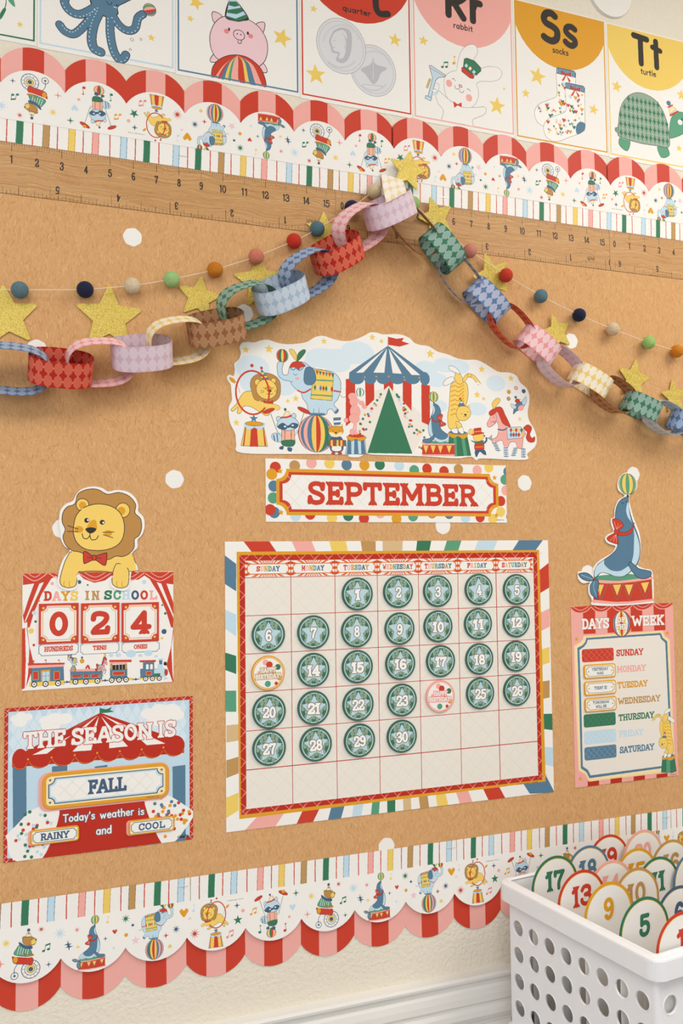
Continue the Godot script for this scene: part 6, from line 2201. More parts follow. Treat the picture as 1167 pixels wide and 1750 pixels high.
	p.line("o",0.5,[91.6,72.4,96.5,78.7,105.5,81.8,114.4,80.3,119.4,74])
	p.oval("R",135.6,68.6,15.2,14.5)
	p.line("o",0.5,[121.5,72.5,126.5,78.7,135.6,81.9,144.8,80.4,149.8,74])
	p.oval("R",165.9,68.9,15,14.7)
	p.line("o",0.5,[152,72.8,156.9,79.2,165.9,82.3,174.9,80.8,179.9,74.4])
	p.oval("R",196.1,68.9,15.2,14.8)
	p.line("o",0.5,[182,72.9,187,79.3,196.1,82.5,205.2,80.9,210.2,74.4])
	p.oval("R",226.4,68.8,15.2,14.9)
	p.line("o",0.5,[212.4,72.9,217.3,79.3,226.4,82.6,235.6,81,240.6,74.4])
	p.oval("o",30.2,69.8,1.3,1.4)
	p.oval("o",60.4,70.2,1.3,1.4)
	p.oval("o",90.5,69.7,1.3,1.4)
	p.oval("o",120.4,69.3,1.4,1.4)
	p.oval("o",150.9,69.7,1.4,1.4)
	p.oval("o",181,69.9,1.4,1.4)
	p.oval("o",211.3,69.7,1.4,1.4)
	p.fill("w",[121.5,17.9,102.1,35.6,35.6,64.6,54.2,64.6])
	p.fill("w",[122.6,19.2,113.5,38.4,87.6,64.6,112.4,65.1])
	p.fill("w",[125.4,19.4,136.5,40.2,136.5,64.2,162.1,64])
	p.fill("w",[127.2,18.4,164.4,41.3,188.1,64.6,214,64.4])
	p.fill("w",[122.6,18,97.6,29,86.3,34.4])
	p.fill("w",[127.7,18.4,150.4,30.7,160.9,35.1,148.1,32.9])
	p.fill("g",[124,8.3,131.8,10.5,139.9,8,137.6,12.1,143.4,14.4,134.1,15.3,124,15.3])
	p.line("k",0.5,[123.7,7.5,123.7,16.2])
	p.text("THE",23.8,33,78.8,56.5,"w",0.19,true, 0.8, "R")
	p.text("SEASON",85.9,33,196.2,56.5,"w",0.19,true, 0.8, "R")
	p.text("IS",202.4,32.4,229,55.9,"w",0.19,true, 0.8, "R")
	p.text("Today's",75.2,147.8,117.9,159.3,"w",0.15,false, 0.8, "n")
	p.text("weather",124.1,148.4,170.4,159.9,"w",0.15,false, 0.8, "n")
	p.text("is",175.8,149.8,184.8,160.8,"w",0.15,false, 0.8, "n")
	p.text("and",118.9,169.2,140.4,181.2,"w",0.15,false, 0.8, "n")
	p.text("© Schoolgirl Style",231.2,194.6,247,199,"k",0.12,false,0,"k",0)
	return p
func print_week() -> Sheet:
	var p := Sheet.new(218.5, 306, 4, "w")
	p.fill("p",[0,0,218.5,0,218.5,306,0,306])
	p.fill("r",[25,0,50,0,50,48,25,48])
	p.fill("r",[75,0,100,0,100,48,75,48])
	p.fill("r",[125,0,150,0,150,48,125,48])
	p.fill("r",[175,0,200,0,200,48,175,48])
	p.fill("R",[25.7,296.4,49,296.6,48.6,309.2,25.3,309.1])
	p.fill("R",[72.6,297.3,96.5,297.6,96,310.4,72.2,310.3])
	p.fill("R",[121.3,298.4,145.3,298.6,144.8,311.5,120.9,311.5])
	p.fill("R",[170.4,299.5,194.7,299.6,194.2,312.7,169.9,312.7])
	p.blob("r",[0.1,1.7,41.7,1.3,32,9.6,20.5,11.2,9.1,9.4])
	p.line("p",1.6,[0,2.9,9.1,9.8,20.5,11.7,32,9,41.7,2.2])
	p.line("p",1.2,[5.9,1.9,20.6,7.3,35.8,1.7])
	p.blob("r",[42.6,1.3,85.1,0.8,75.2,9.2,63.4,10.8,51.8,9])
	p.line("p",1.6,[42.6,2.5,51.8,9.4,63.4,11.4,75.2,8.6,85.1,1.8])
	p.line("p",1.2,[48.5,1.5,63.6,6.9,79.1,1.2])
	p.blob("r",[86,0.8,129.4,0.3,119.3,8.8,107.3,10.4,95.4,8.7])
	p.line("p",1.6,[86,2,95.4,9.1,107.2,11,119.3,8.2,129.3,1.3])
	p.line("p",1.2,[92.1,1,107.4,6.5,123.2,0.8])
	p.blob("r",[130.4,0.4,174.6,-0.1,164.2,8.4,152,10.1,139.9,8.3])
	p.line("p",1.6,[130.3,1.6,139.9,8.7,152,10.7,164.3,7.8,174.5,0.9])
	p.line("p",1.2,[136.5,0.5,152.1,6,168.3,0.3])
	p.blob("r",[175.6,-0.1,220.7,-0.6,210.2,8,197.6,9.7,185.3,7.9])
	p.line("p",1.6,[175.5,1.1,185.3,8.3,197.6,10.3,210.2,7.4,220.7,0.4])
	p.line("p",1.2,[181.8,0.1,197.8,5.6,214.3,-0.2])
	p.fill("c",[25.3,51.3,193.1,48.8,197.8,58.5,208.9,65.7,209.8,171.3,211.4,289.8,209.9,297.7,28,297.9,21.4,285.4,7.8,277.4,5.7,157.6,5,66.9,15.6,62.5,22.8,57.6])
	p.beads("y",[25.3,51.3,193.1,48.8,197.8,58.5,208.9,65.7,209.8,171.3,211.4,289.8,209.9,297.7,28,297.9,21.4,285.4,7.8,277.4,5.7,157.6,5,66.9,15.6,62.5,22.8,57.6],2.3,5)
	p.fill("s",[30.3,54.8,189.4,52.7,193.6,61.4,203,68.3,204.8,171,206.4,289.4,29.3,292.3,23.8,281.8,12.5,274.1,12.6,158,11.6,71,22.5,66.7,28.5,61.1])
	p.fill("x",[33.3,58,186.7,56.3,189.5,63.2,198.6,70.7,200.5,170.7,202,286,31.8,287.8,27,278.3,16.5,271.2,16.8,158.3,15.7,74.7,25.2,69.7,31,63.8])
	p.star("o",10.5,55.9,4.5,5,0.42,0)
	p.star("o",203.8,53.7,4.8,5,0.42,0)
	p.star("o",10.8,291.4,4.4,5,0.42,0)
	p.oval("r",105,33.2,21.3,22.4)
	p.ball("pswyrywsp",105,33.2,17.9,21.8,0.5,0)
	p.text("DAYS",21.7,21.4,78.6,40.4,"w",0.21,true, 0.4, "R")
	p.text("WEEK",127.1,20,197.4,39,"w",0.21,true, 0.4, "R")
	p.text("OF",95.6,21.4,113.5,31,"w",0.26,true, 0.4, "R")
	p.text("THE",91.7,33.7,117,43.7,"w",0.26,true, 0.4, "R")
	p.box("r",20.6,73.9,86.6,96.3,4)
	p.weave("dd7a66",22.1,75.4,85.1,94.8,11)
	p.text("SUNDAY",91.9,77.9,149.8,89.5,"r",0.2,true)
	p.text("MONDAY",92.1,106.2,154.4,117.8,"p",0.2,true)
	p.text("TUESDAY",92.4,133.6,157.1,145.2,"o",0.2,true)
	p.text("WEDNESDAY",92.7,161.3,183.9,172.9,"t",0.2,true)
	p.box("g",20.8,184.4,86.8,206.8,4)
	p.weave("568a6e",22.3,185.9,85.3,205.3,11)
	p.text("THURSDAY",92.9,189.5,169.4,201.1,"g",0.2,true)
	p.box("b",20.8,213.2,86.8,235.6,4)
	p.weave("d6e6ee",22.3,214.7,85.3,234.1,11)
	p.text("FRIDAY",93.1,217.5,144.6,229.1,"b",0.2,true)
	p.box("s",20.6,239.9,86.6,262.3,4)
	p.weave("86a2b8",22.1,241.4,85.1,260.8,11)
	p.text("SATURDAY",93.4,245,167.3,256.6,"s",0.2,true)
	p.fill("g",[184.5,270.4,210.9,270.8,214.4,298.1,203.5,300.1,181,296.9],0.4)
	p.fill("G",[193.3,271.2,200.8,271.3,200.9,299.8,192.2,299])
	p.blob("o",[185.1,269.5,211,270.2,210.8,275.4,201.8,278.2,194.4,275.3,185.6,275.5])
	p.oval("s",197.9,269.6,13,2.8)
	p.frame(214.6,186.1,-0.732,0.766); draw_tiger(p); p.reset()
	p.text("© Schoolgirl Style",198.4,301.6,214.7,304.1,"d",0.1,false,0,"k",0)
	return p
func print_card_n() -> Sheet:
	var p := Sheet.new(195, 252, 3, "w")
	p.specks("S",6.5)
	p.edge("g",4.2,3.2,190.8,244.6,2.2)
	p.star("y",172.3,224.8,5,5,0.42,0)
	p.blob("g",[147.4,222.3,153.8,207.9,151.1,205.6,146,215.4])
	p.line("g",1.2,[146.1,222.6,153.2,202.2,153.6,187.6])
	p.blob("G",[156.3,192.8,165.6,201,161.5,185.9])
	return p
func print_card_o() -> Sheet:
	var p := Sheet.new(195, 252, 3, "w")
	p.specks("S",6.5)
	p.edge("b",4.2,3.2,190.8,244.6,2.2)
	p.line("k",12.8,[75.6,158.6,45.6,161.8,36.6,176.3,44.1,188.9,57.3,191.4,70.7,183.1,80.7,173.7])
	p.line("k",12.3,[82.4,177,67.4,201.7,50.8,221.3,37.6,220.5,30.2,212.3])
	p.line("k",13.8,[85.8,179.8,77.4,201.4,74.2,223.6,77.6,237.3,86.8,241.2])
	p.line("k",12.8,[100.3,185.7,100.3,211,104.6,233.6,111.5,245.8,118.3,245.4,122.6,238.2])
	p.line("k",12.3,[102.8,181.6,113.1,195.7,125.2,201.3,135.6,195.5,139.9,179.1,146.9,171.7])
	p.blob("k",[75.6,155,74.3,176.9,85.8,185.2,99.4,187.7,111.4,179.7,111.4,168.8,123.4,158.9,133.8,149.3,123.4,138.8])
	p.line("s",11,[75.6,158.6,45.6,161.8,36.6,176.3,44.1,188.9,57.3,191.4,70.7,183.1,80.7,173.7])
	p.line("s",10.5,[82.4,177,67.4,201.7,50.8,221.3,37.6,220.5,30.2,212.3])
	p.line("s",12,[85.8,179.8,77.4,201.4,74.2,223.6,77.6,237.3,86.8,241.2])
	p.line("s",11,[100.3,185.7,100.3,211,104.6,233.6,111.5,245.8,118.3,245.4,122.6,238.2])
	p.line("s",10.5,[102.8,181.6,113.1,195.7,125.2,201.3,135.6,195.5,139.9,179.1,146.9,171.7])
	p.blob("s",[77,154.7,75.7,175.7,85.8,183.8,99.4,186.3,110.2,179.1,110.3,168.7,121.7,158.5,132.4,149.6,123.4,138.8])
	p.dashes("b",[75.6,158.6,45.6,161.8,36.6,176.3,44.1,188.9,57.3,191.4,70.7,183.1,80.7,173.7],1.9,4.4,3.1)
	p.dashes("b",[82.4,177,67.4,201.7,50.8,221.3,37.6,220.5,30.2,212.3],1.9,4.4,2.9)
	p.dashes("b",[85.8,179.8,77.4,201.4,74.2,223.6,77.6,237.3,86.8,241.2],1.9,4.4,3.4)
	p.dashes("b",[100.3,185.7,100.3,211,104.6,233.6,111.5,245.8,118.3,245.4,122.6,238.2],1.9,4.4,3.1)
	p.dashes("b",[102.8,181.6,113.1,195.7,125.2,201.3,135.6,195.5,139.9,179.1,146.9,171.7],1.9,4.4,2.9)
	p.line("k",0.9,[95.1,163.3,96.8,166.9,101.1,167.1,102.4,162.6])
	p.oval("k",109.6,166.3,1.2,1.3)
	p.line("b",1.4,[105.4,169.8,109.7,170.3])
	p.ball("yGprsy",156.9,162.9,9.2,9.2,0.8,70)
	p.star("y",159.4,205.1,6.1,5,0.42,0)
	p.oval("w",131.2,213.6,2.3,2.2,0,0.5)
	p.oval("w",144.3,210.5,1.6,1.5,0,0.5)
	p.oval("w",128.8,229.1,1.6,1.5,0,0.5)
	p.text("© Schoolgirl Style",171,243.9,186.2,244.2,"d",0.1,false,0,"k",0)
	return p
func print_card_p() -> Sheet:
	var p := Sheet.new(195, 252, 3, "w")
	p.specks("S",6.5)
	p.edge("s",4.2,3.2,190.8,244.6,2.2)
	p.blob("h",[70.4,147.8,58.2,143,55,150.3,59.8,160.9],1)
	p.blob("h",[124.3,149.2,136.1,143,138.3,149.3,134.3,160.3],1)
	p.blob("h",[59.6,208.7,52.3,218.4,53.9,223,63.6,220.3,71.8,212.9],1)
	p.blob("h",[126.4,213.9,134.8,208.9,141.2,217.8,139.8,223.1,133,222.7],1)
	p.blob("h",[51.6,189,53.2,175.4,60.6,159,72.1,148.3,86.9,144.3,103.4,142.4,120.1,147.3,131.8,155.7,140.2,169.2,142.6,183.8,139.9,199.5,133.1,210.9,119.6,218.6,79.9,219.6,63.6,216.2,54.7,204.8],1)
	p.blob("k",[75.3,147.6,82.1,119.5,92,117.3,112.6,141.6,103.4,148.3,91.8,151.3])
	p.fill("b",[82.4,119.5,92,117.3,111.4,141.6,100.9,148,91.8,150.4,76.7,147.3])
	p.fill("g",[82.4,122,92.8,119.7,97.7,125.3,90.3,128.6,81.2,128.1])
	p.fill("g",[79.3,136,100.2,128.1,104.3,132.7,93.5,139.6,78.7,140.6])
	p.fill("g",[77,145.6,91.8,147.1,107.6,137.3,111.4,141.6,100.9,148.2,91.8,150.4,76.7,148.2])
	p.oval("k",81.5,166.1,1.6,2.7)
	p.oval("k",111.1,166.1,1.7,2.7)
	p.oval("P",77.5,169.9,3.9,3.8)
	p.oval("P",115.4,169.9,3.9,3.7)
	p.oval("h",97.1,171.8,8.8,7.8,10,1)
	p.oval("k",94.3,170.6,1,1.2)
	p.oval("k",99.9,170.7,1,1.2)
	p.line("k",1,[94.9,181.4,96.5,185.1,99.9,184.4,101,180.5])
	p.fill("r",[53,244.8,55.4,230.9,63.6,218.7,76.7,209,91.5,204.1,106.4,203.6,119.7,208.5,131.4,218,138,231.8,140.4,245.1])
	p.blob("r",[90.7,207.5,69.5,225.2,54.1,244.3,60.2,244.5,73.3,223.5,91.3,207.2])
	p.blob("p",[91.3,207.2,73.3,223.5,60.2,244.5,64.3,244.3,75.8,222.3,91.7,206.9])
	p.blob("r",[91.7,206.9,75.8,222.3,64.3,244.3,68.7,244.5,78.6,221.1,92.2,206.6])
	p.blob("s",[92.2,206.6,78.6,221.1,68.7,244.5,74.5,244.6,82.2,219.4,92.8,206.3])
	p.blob("y",[92.8,206.3,82.2,219.4,74.5,244.6,79.8,244.4,85.5,217.9,93.3,206])
	p.blob("G",[93.3,206,85.5,217.9,79.8,244.4,84.7,244.3,88.6,216.5,93.8,205.7])
	p.blob("p",[93.8,205.7,88.6,216.5,84.7,244.3,96.2,244.3,95.7,213.8,94.9,205.1])
	p.blob("r",[94.9,205.1,95.7,213.8,96.2,244.3,107,244.6,102.4,214.2,96,205.3])
	p.blob("y",[96,205.3,102.4,214.2,107,244.6,113.6,245.5,106.5,214.5,96.7,205.5])
	p.blob("s",[96.7,205.5,106.5,214.5,113.6,245.5,123.6,245.4,112.7,214.9,97.7,205.7])
	p.blob("p",[97.7,205.7,112.7,214.9,123.6,245.4,133.7,244.8,118.9,215.3,98.7,205.9])
	p.blob("r",[98.7,205.9,118.9,215.3,133.7,244.8,139.3,245,122.3,215.5,99.2,206])
	p.line("k",1,[53.8,244.7,55.8,230.9,63.9,218.6,76.7,209.2,91.5,204.2,106.4,203.8,119.7,208.7,131,218,137.7,231.9,139.9,244])
	p.fill("w",[-0.3,249.7,190.9,249,190.7,266,-0.4,299.7])
	p.box("w",0,246.6,195,252,0)
	p.edge("s",4.2,3.2,190.8,244.6,2.2)
	p.star("y",30.9,135,12.2,5,0.45,20)
	p.star("y",22.3,161.9,5.7,5,0.45,10)
	p.star("y",165.8,162.2,16.2,5,0.45,15)
	return p
func print_card_q() -> Sheet:
	var p := Sheet.new(195, 252, 3, "w")
	p.specks("S",6.5)
	p.oval("r",97.5,9.6,99.4,99.4)
	p.box("r",3.4,3,191.6,46,0)
	p.box("w",0,0,3.4,252,0)
	p.box("w",191.6,0,195,252,0)
	p.box("w",0,0,195,3,0)
	p.edge("r",4.2,3.2,190.8,244.6,2.2)
	p.text("quarter",72.4,84.2,122.1,94.7,"k",0.17,false)
	p.line("k",11,[131.8,36.5,131.2,73.9,138.2,85.3,152.5,82.9])
	p.line("k",11,[60.1,32.9,87.9,23,108.8,35,104.9,59.5,80.3,68.3,59.7,59.6,60.1,32.9])
	p.oval("E",124.9,183.7,40,42.5,0,0.9,"e")
	p.ring("D",124.9,183.7,36,38,.8)
	p.line("D",0.9,[94.3,181.1,97.3,181.4])
	p.line("D",0.9,[147.9,204,145.9,202.3])
	p.line("D",0.9,[95.3,177.7,98.2,178.2])
	p.line("D",0.9,[146.4,205.8,144.6,203.8])
	p.line("D",0.9,[96.6,174.2,99.4,175.2])
	p.line("D",0.9,[144.9,207.4,143.2,205.3])
	p.line("D",0.9,[98.2,170.9,100.8,172.2])
	p.line("D",0.9,[143.2,209,141.7,206.7])
	p.line("D",0.9,[100,167.7,102.5,169.3])
	p.line("D",0.9,[141.5,210.4,140.1,208.1])
	p.line("D",0.9,[102.2,164.7,104.4,166.6])
	p.line("D",0.9,[139.8,211.8,138.5,209.3])
	p.line("D",0.9,[104.5,161.8,106.6,164])
	p.line("D",0.9,[138,213,136.9,210.5])
	p.line("D",0.9,[107.1,159.2,108.9,161.7])
	p.line("D",0.9,[136.1,214.2,135.2,211.5])
	p.line("D",0.9,[109.9,156.8,111.4,159.5])
	p.line("D",0.9,[134.2,215.2,133.4,212.5])
	p.line("D",0.9,[112.8,154.7,114,157.6])
	p.line("D",0.9,[132.3,216.1,131.7,213.3])
	p.line("D",0.9,[115.8,152.9,116.7,156])
	p.line("D",0.9,[130.3,216.9,129.9,214])
	p.line("D",0.9,[119,151.4,119.6,154.7])
	p.line("D",0.9,[128.4,217.6,128.1,214.6])
	p.line("D",0.9,[122.2,150.3,122.5,153.6])
	p.line("D",0.9,[126.4,218.1,126.3,215.2])
	p.line("D",0.9,[125.5,149.4,125.4,152.9])
	p.line("D",0.9,[124.4,218.6,124.5,215.5])
	p.line("D",0.9,[128.7,149,128.3,152.4])
	p.line("D",0.9,[122.4,218.9,122.7,215.8])
	p.line("D",0.9,[131.9,148.8,131.2,152.3])
	p.line("D",0.9,[120.5,219,120.9,216])
	p.line("D",0.9,[135.1,149.1,134.1,152.6])
	p.line("D",0.9,[118.5,219.1,119.1,216])
	p.line("D",0.9,[138.1,149.7,136.8,153.1])
	p.line("D",0.9,[116.6,219,117.3,215.9])
	p.line("D",0.9,[141,150.6,139.4,154])
	p.line("D",0.9,[114.7,218.8,115.6,215.7])
	p.line("D",0.9,[143.8,151.9,141.9,155.1])
	p.line("D",0.9,[112.9,218.4,113.9,215.4])
	p.line("D",0.9,[146.4,153.6,144.2,156.6])
	p.line("D",0.9,[111.1,218,112.2,215])
	p.line("D",0.9,[148.7,155.5,146.3,158.3])
	p.line("D",0.9,[109.3,217.4,110.6,214.5])
	p.line("D",0.9,[150.8,157.7,148.2,160.4])
	p.line("D",0.9,[107.6,216.6,109.1,213.8])
	p.line("D",0.9,[152.6,160.2,149.8,162.6])
	p.line("D",0.9,[106,215.8,107.6,213])
	p.line("D",0.9,[154.2,163,151.2,165.1])
	p.line("D",0.9,[104.4,214.9,106.2,212.2])
	p.line("D",0.9,[155.4,166,152.4,167.7])
	p.line("D",0.9,[102.9,213.8,104.8,211.2])
	p.oval("E",69.9,153.8,42.1,45.4,0,0.9,"e")
	p.ring("D",69.9,153.8,37.9,40.5,.8)
	p.line("D",0.9,[37.7,151.3,40.9,151.6])
	p.line("D",0.9,[94.1,175.4,92,173.5])
	p.line("D",0.9,[38.7,147.6,41.8,148.2])
	p.line("D",0.9,[92.6,177.2,90.6,175.2])
	p.line("D",0.9,[40.1,144,43,145])
	p.line("D",0.9,[90.9,179,89.1,176.8])
	p.line("D",0.9,[41.7,140.4,44.5,141.7])
	p.line("D",0.9,[89.2,180.7,87.6,178.3])
	p.line("D",0.9,[43.7,137,46.3,138.7])
	p.line("D",0.9,[87.4,182.2,85.9,179.7])
	p.line("D",0.9,[45.9,133.7,48.3,135.7])
	p.line("D",0.9,[85.6,183.7,84.2,181.1])
	p.line("D",0.9,[48.4,130.7,50.5,133])
	p.line("D",0.9,[83.7,185,82.5,182.3])
	p.line("D",0.9,[51.1,127.9,53,130.4])
	p.line("D",0.9,[81.7,186.3,80.7,183.5])
	p.line("D",0.9,[54,125.3,55.6,128.1])
	p.line("D",0.9,[79.7,187.4,78.9,184.5])
	p.line("D",0.9,[57.1,123,58.4,126.1])
	p.line("D",0.9,[77.7,188.4,77.1,185.4])
	p.line("D",0.9,[60.3,121.1,61.2,124.3])
	p.line("D",0.9,[75.7,189.3,75.2,186.2])
	p.line("D",0.9,[63.6,119.4,64.2,122.9])
	p.line("D",0.9,[73.6,190,73.3,186.8])
	p.line("D",0.9,[67,118.2,67.3,121.7])
	p.line("D",0.9,[71.5,190.6,71.4,187.4])
	p.line("D",0.9,[70.4,117.3,70.3,120.9])
	p.line("D",0.9,[69.4,191.1,69.5,187.8])
	p.line("D",0.9,[73.8,116.7,73.4,120.4])
	p.line("D",0.9,[67.4,191.4,67.6,188.1])
	p.line("D",0.9,[77.2,116.6,76.4,120.3])
	p.line("D",0.9,[65.3,191.6,65.7,188.3])
	p.line("D",0.9,[80.5,116.8,79.4,120.5])
	p.line("D",0.9,[63.2,191.6,63.8,188.4])
	p.line("D",0.9,[83.7,117.4,82.3,121.1])
	p.line("D",0.9,[61.2,191.6,62,188.3])
	p.line("D",0.9,[86.8,118.4,85.1,122])
	p.line("D",0.9,[59.2,191.3,60.1,188.1])
	p.line("D",0.9,[89.7,119.8,87.7,123.2])
	p.line("D",0.9,[57.3,191,58.4,187.8])
	p.line("D",0.9,[92.4,121.5,90.1,124.7])
	p.line("D",0.9,[55.4,190.5,56.6,187.3])
	p.line("D",0.9,[94.8,123.6,92.3,126.6])
	p.line("D",0.9,[53.5,189.9,54.9,186.8])
	p.line("D",0.9,[97.1,125.9,94.3,128.7])
	p.line("D",0.9,[51.8,189.1,53.3,186.1])
	p.line("D",0.9,[99,128.6,96.1,131.1])
	p.line("D",0.9,[50,188.3,51.7,185.3])
	p.line("D",0.9,[100.6,131.5,97.5,133.8])
	p.line("D",0.9,[48.4,187.2,50.2,184.4])
	p.line("D",0.9,[101.9,134.7,98.7,136.6])
	p.line("D",0.9,[46.8,186.1,48.8,183.3])
	p.blob("D",[53.7,137.3,58.9,129.6,72.7,122.7,86.5,127.1,87.9,150.2,82.5,171.2,72,181.6,60,178.9,63.5,168.3,54.3,167.5,51.7,159.1,49.1,149.8])
	p.blob("E",[56,138.4,61.6,131.7,72.7,126.7,79.5,133.6,78.6,152.1,73.8,171.3,65.2,174.6,67,165,57.1,163.7,54.5,156.3,52.2,149.5])
	p.line("D",0.7,[71.9,130.8,77.6,142.3,75.7,156])
	p.line("D",0.7,[74,133.4,79,145,76.8,157.7])
	p.line("D",0.7,[76,136,80.3,147.7,77.8,159.5])
	p.line("D",0.7,[78,138.5,81.7,150.4,78.8,161.3])
	p.line("D",0.7,[80.1,141.1,83,153.2,79.8,163.1])
	p.line("D",0.7,[82.1,143.7,84.4,155.9,80.8,164.9])
	p.line("D",0.8,[55.9,148.4,59.4,147])
	p.line("D",0.8,[55.1,159.4,59.2,158])
	p.blob("D",[125.3,162.8,129.7,172,149.2,175,138.4,185.5,132.9,198.3,124.6,206.5,116.9,199.6,110.7,192.4,103.1,185.5,120.1,173.9])
	p.line("E",0.8,[125.2,166.2,124.7,199.8])
	p.line("D",1,[106.3,209.9,141.6,206.7])
	p.star("y",23.5,102.4,6.7,5,0.42,5)
	p.star("y",164.4,124.5,12.3,5,0.42,5)
	p.star("y",26.1,209.1,17.3,5,0.42,-5)
	return p
func print_card_r() -> Sheet:
	var p := Sheet.new(195, 252, 3, "w")
	p.specks("S",6.5)
	p.oval("p",97.5,9.6,99.4,99.4)
	p.box("p",3.4,3,191.6,46,0)
	p.box("w",0,0,3.4,252,0)
	p.box("w",191.6,0,195,252,0)
	p.box("w",0,0,195,3,0)
	p.edge("p",4.2,3.2,190.8,244.6,2.2)
	p.line("k",12,[69.3,17.6,69.3,58.4])
	p.line("k",12,[69.3,17.6,87,13.6,99.6,20.9,86.6,32.1,71.9,37])
	p.line("k",12,[81,36.7,97.8,58.9])
	p.line("k",12,[116.1,20.5,116,59.2])
	p.line("k",12,[116.7,37.2,121.5,27.8,129.9,26.8])
	p.text("rabbit",77.5,68.7,115.5,79.7,"k",0.15,false)
	p.blob("w",[84.9,153,85.2,137.2,92,117.6,103.2,105.4,116.2,100.8,123.4,106.3,121.3,118.5,111.8,132,102.5,140.5],0.5,"d")
	p.blob("w",[120.6,148.7,135.7,137.4,150.7,132.9,165.7,133.4,170.8,140.8,165.3,152,150.1,159.1,127.7,163.2,118.3,169.2],0.5,"d")
	p.fill("w",[52.5,241.9,55.5,226.7,46.8,216.8,42.7,202.8,47.3,193.8,64.9,205.4,108.2,211.7,130.4,207,137.7,210.7,135.7,217.7,126.2,226,112.3,232.5,113,244])
	p.line("d",0.6,[52.5,242.7,55.9,226.3,46.8,215.9,42.1,203.7])
	p.line("d",0.6,[48.2,193.6,57.8,200.1,71.6,208.8])
	p.line("d",0.6,[98.7,213.4,119.2,210.3,134.1,206.7,138.2,212.3,131.9,221.7,112.3,232.4,112.8,243.5])
	p.blob("w",[58.2,180.3,61.2,166.6,71.3,157.3,85.8,152.4,102.2,152.2,118.4,167.5,123.9,181.5,122.3,195.1,115.7,206.2,108.2,212.2,89.9,214.1,70.2,207.7,61.4,199.4],0.5,"d")
	p.fill("w",[84.1,149,102.4,145.5,118.6,155.8,120.2,168.8,94.4,176.9,80.2,163])
	p.oval("p",67.8,177.7,5.8,6.3)
	p.oval("p",105.3,196,6.1,6.3)
	p.line("k",0.7,[73.7,168.9,76.8,167.9,79.6,171.4])
	p.line("k",0.7,[101.6,181.9,104.9,181,108.1,184])
	p.oval("p",89.3,178.4,3.5,2.3,20,0.5)
	p.line("k",0.7,[78.6,179,80.1,184.2,85.1,184.4,87.9,180.6])
	p.line("k",0.7,[87.3,184.5,89,189.1,93.7,188.9,96,185.2])
	p.fill("r",[75.3,207.1,83.1,211.2,91,206.5,91,215.2,83.5,212.8,76.8,218.4])
	p.fill("g",[97.6,129.8,102.8,127.1,117.4,129.3,129.2,138.7,129.6,144.5,120.5,153.7,109.5,152.5,95.4,144.4],0.7)
	p.fill("r",[92.3,145.5,96.9,145.3,109.5,152.5,116.4,155.3,114.5,161.2,107.5,160.9,92.2,152.5],0.6)
	p.fill("b",[97.7,141.4,101.4,136.7,105,140,101.3,144.7])
	p.fill("c",[104.9,145,108.7,140.3,112.3,143.6,108.5,148.3])
	p.fill("b",[112.1,149.8,115.9,145.1,119.5,148.4,115.7,153.1])
	p.fill("b",[31.2,154.3,34.8,153.3,62.1,164.8,59.4,168.3,47.7,171.6,42.3,178.4,33.7,209.3,27.6,208,37,174.4],0.7)
	p.line("r",0.7,[32.9,158.1,58.9,167])
	p.fill("b",[22.2,211.4,24.1,206.5,34.9,208.3,32.7,214.4],0.7)
	p.line("b",2,[42.2,181.7,48.4,183,48.2,190.4,44.5,200,36.5,203.1])
	p.oval("y",32,177.8,1.8,1.6,0,0.5)
	p.oval("y",30.7,181.3,1.8,1.6,0,0.5)
	p.oval("y",29.4,184.8,1.8,1.6,0,0.5)
	p.oval("y",28.1,188.3,1.8,1.6,0,0.5)
	p.oval("y",26.8,191.8,1.8,1.6,0,0.5)
	p.oval("w",40.5,195.9,4.3,3.6,0,0.5,"d")
	p.note("g",60.7,146.9,8.1,true)
	p.note("o",78,135.3,8.2,false)
	p.star("y",21.1,113.5,9.4,5,0.42,5)
	p.star("y",159.4,200.5,16.9,5,0.42,5)
	p.star("y",174.3,167.7,3.2,5,0.42,0)
	return p
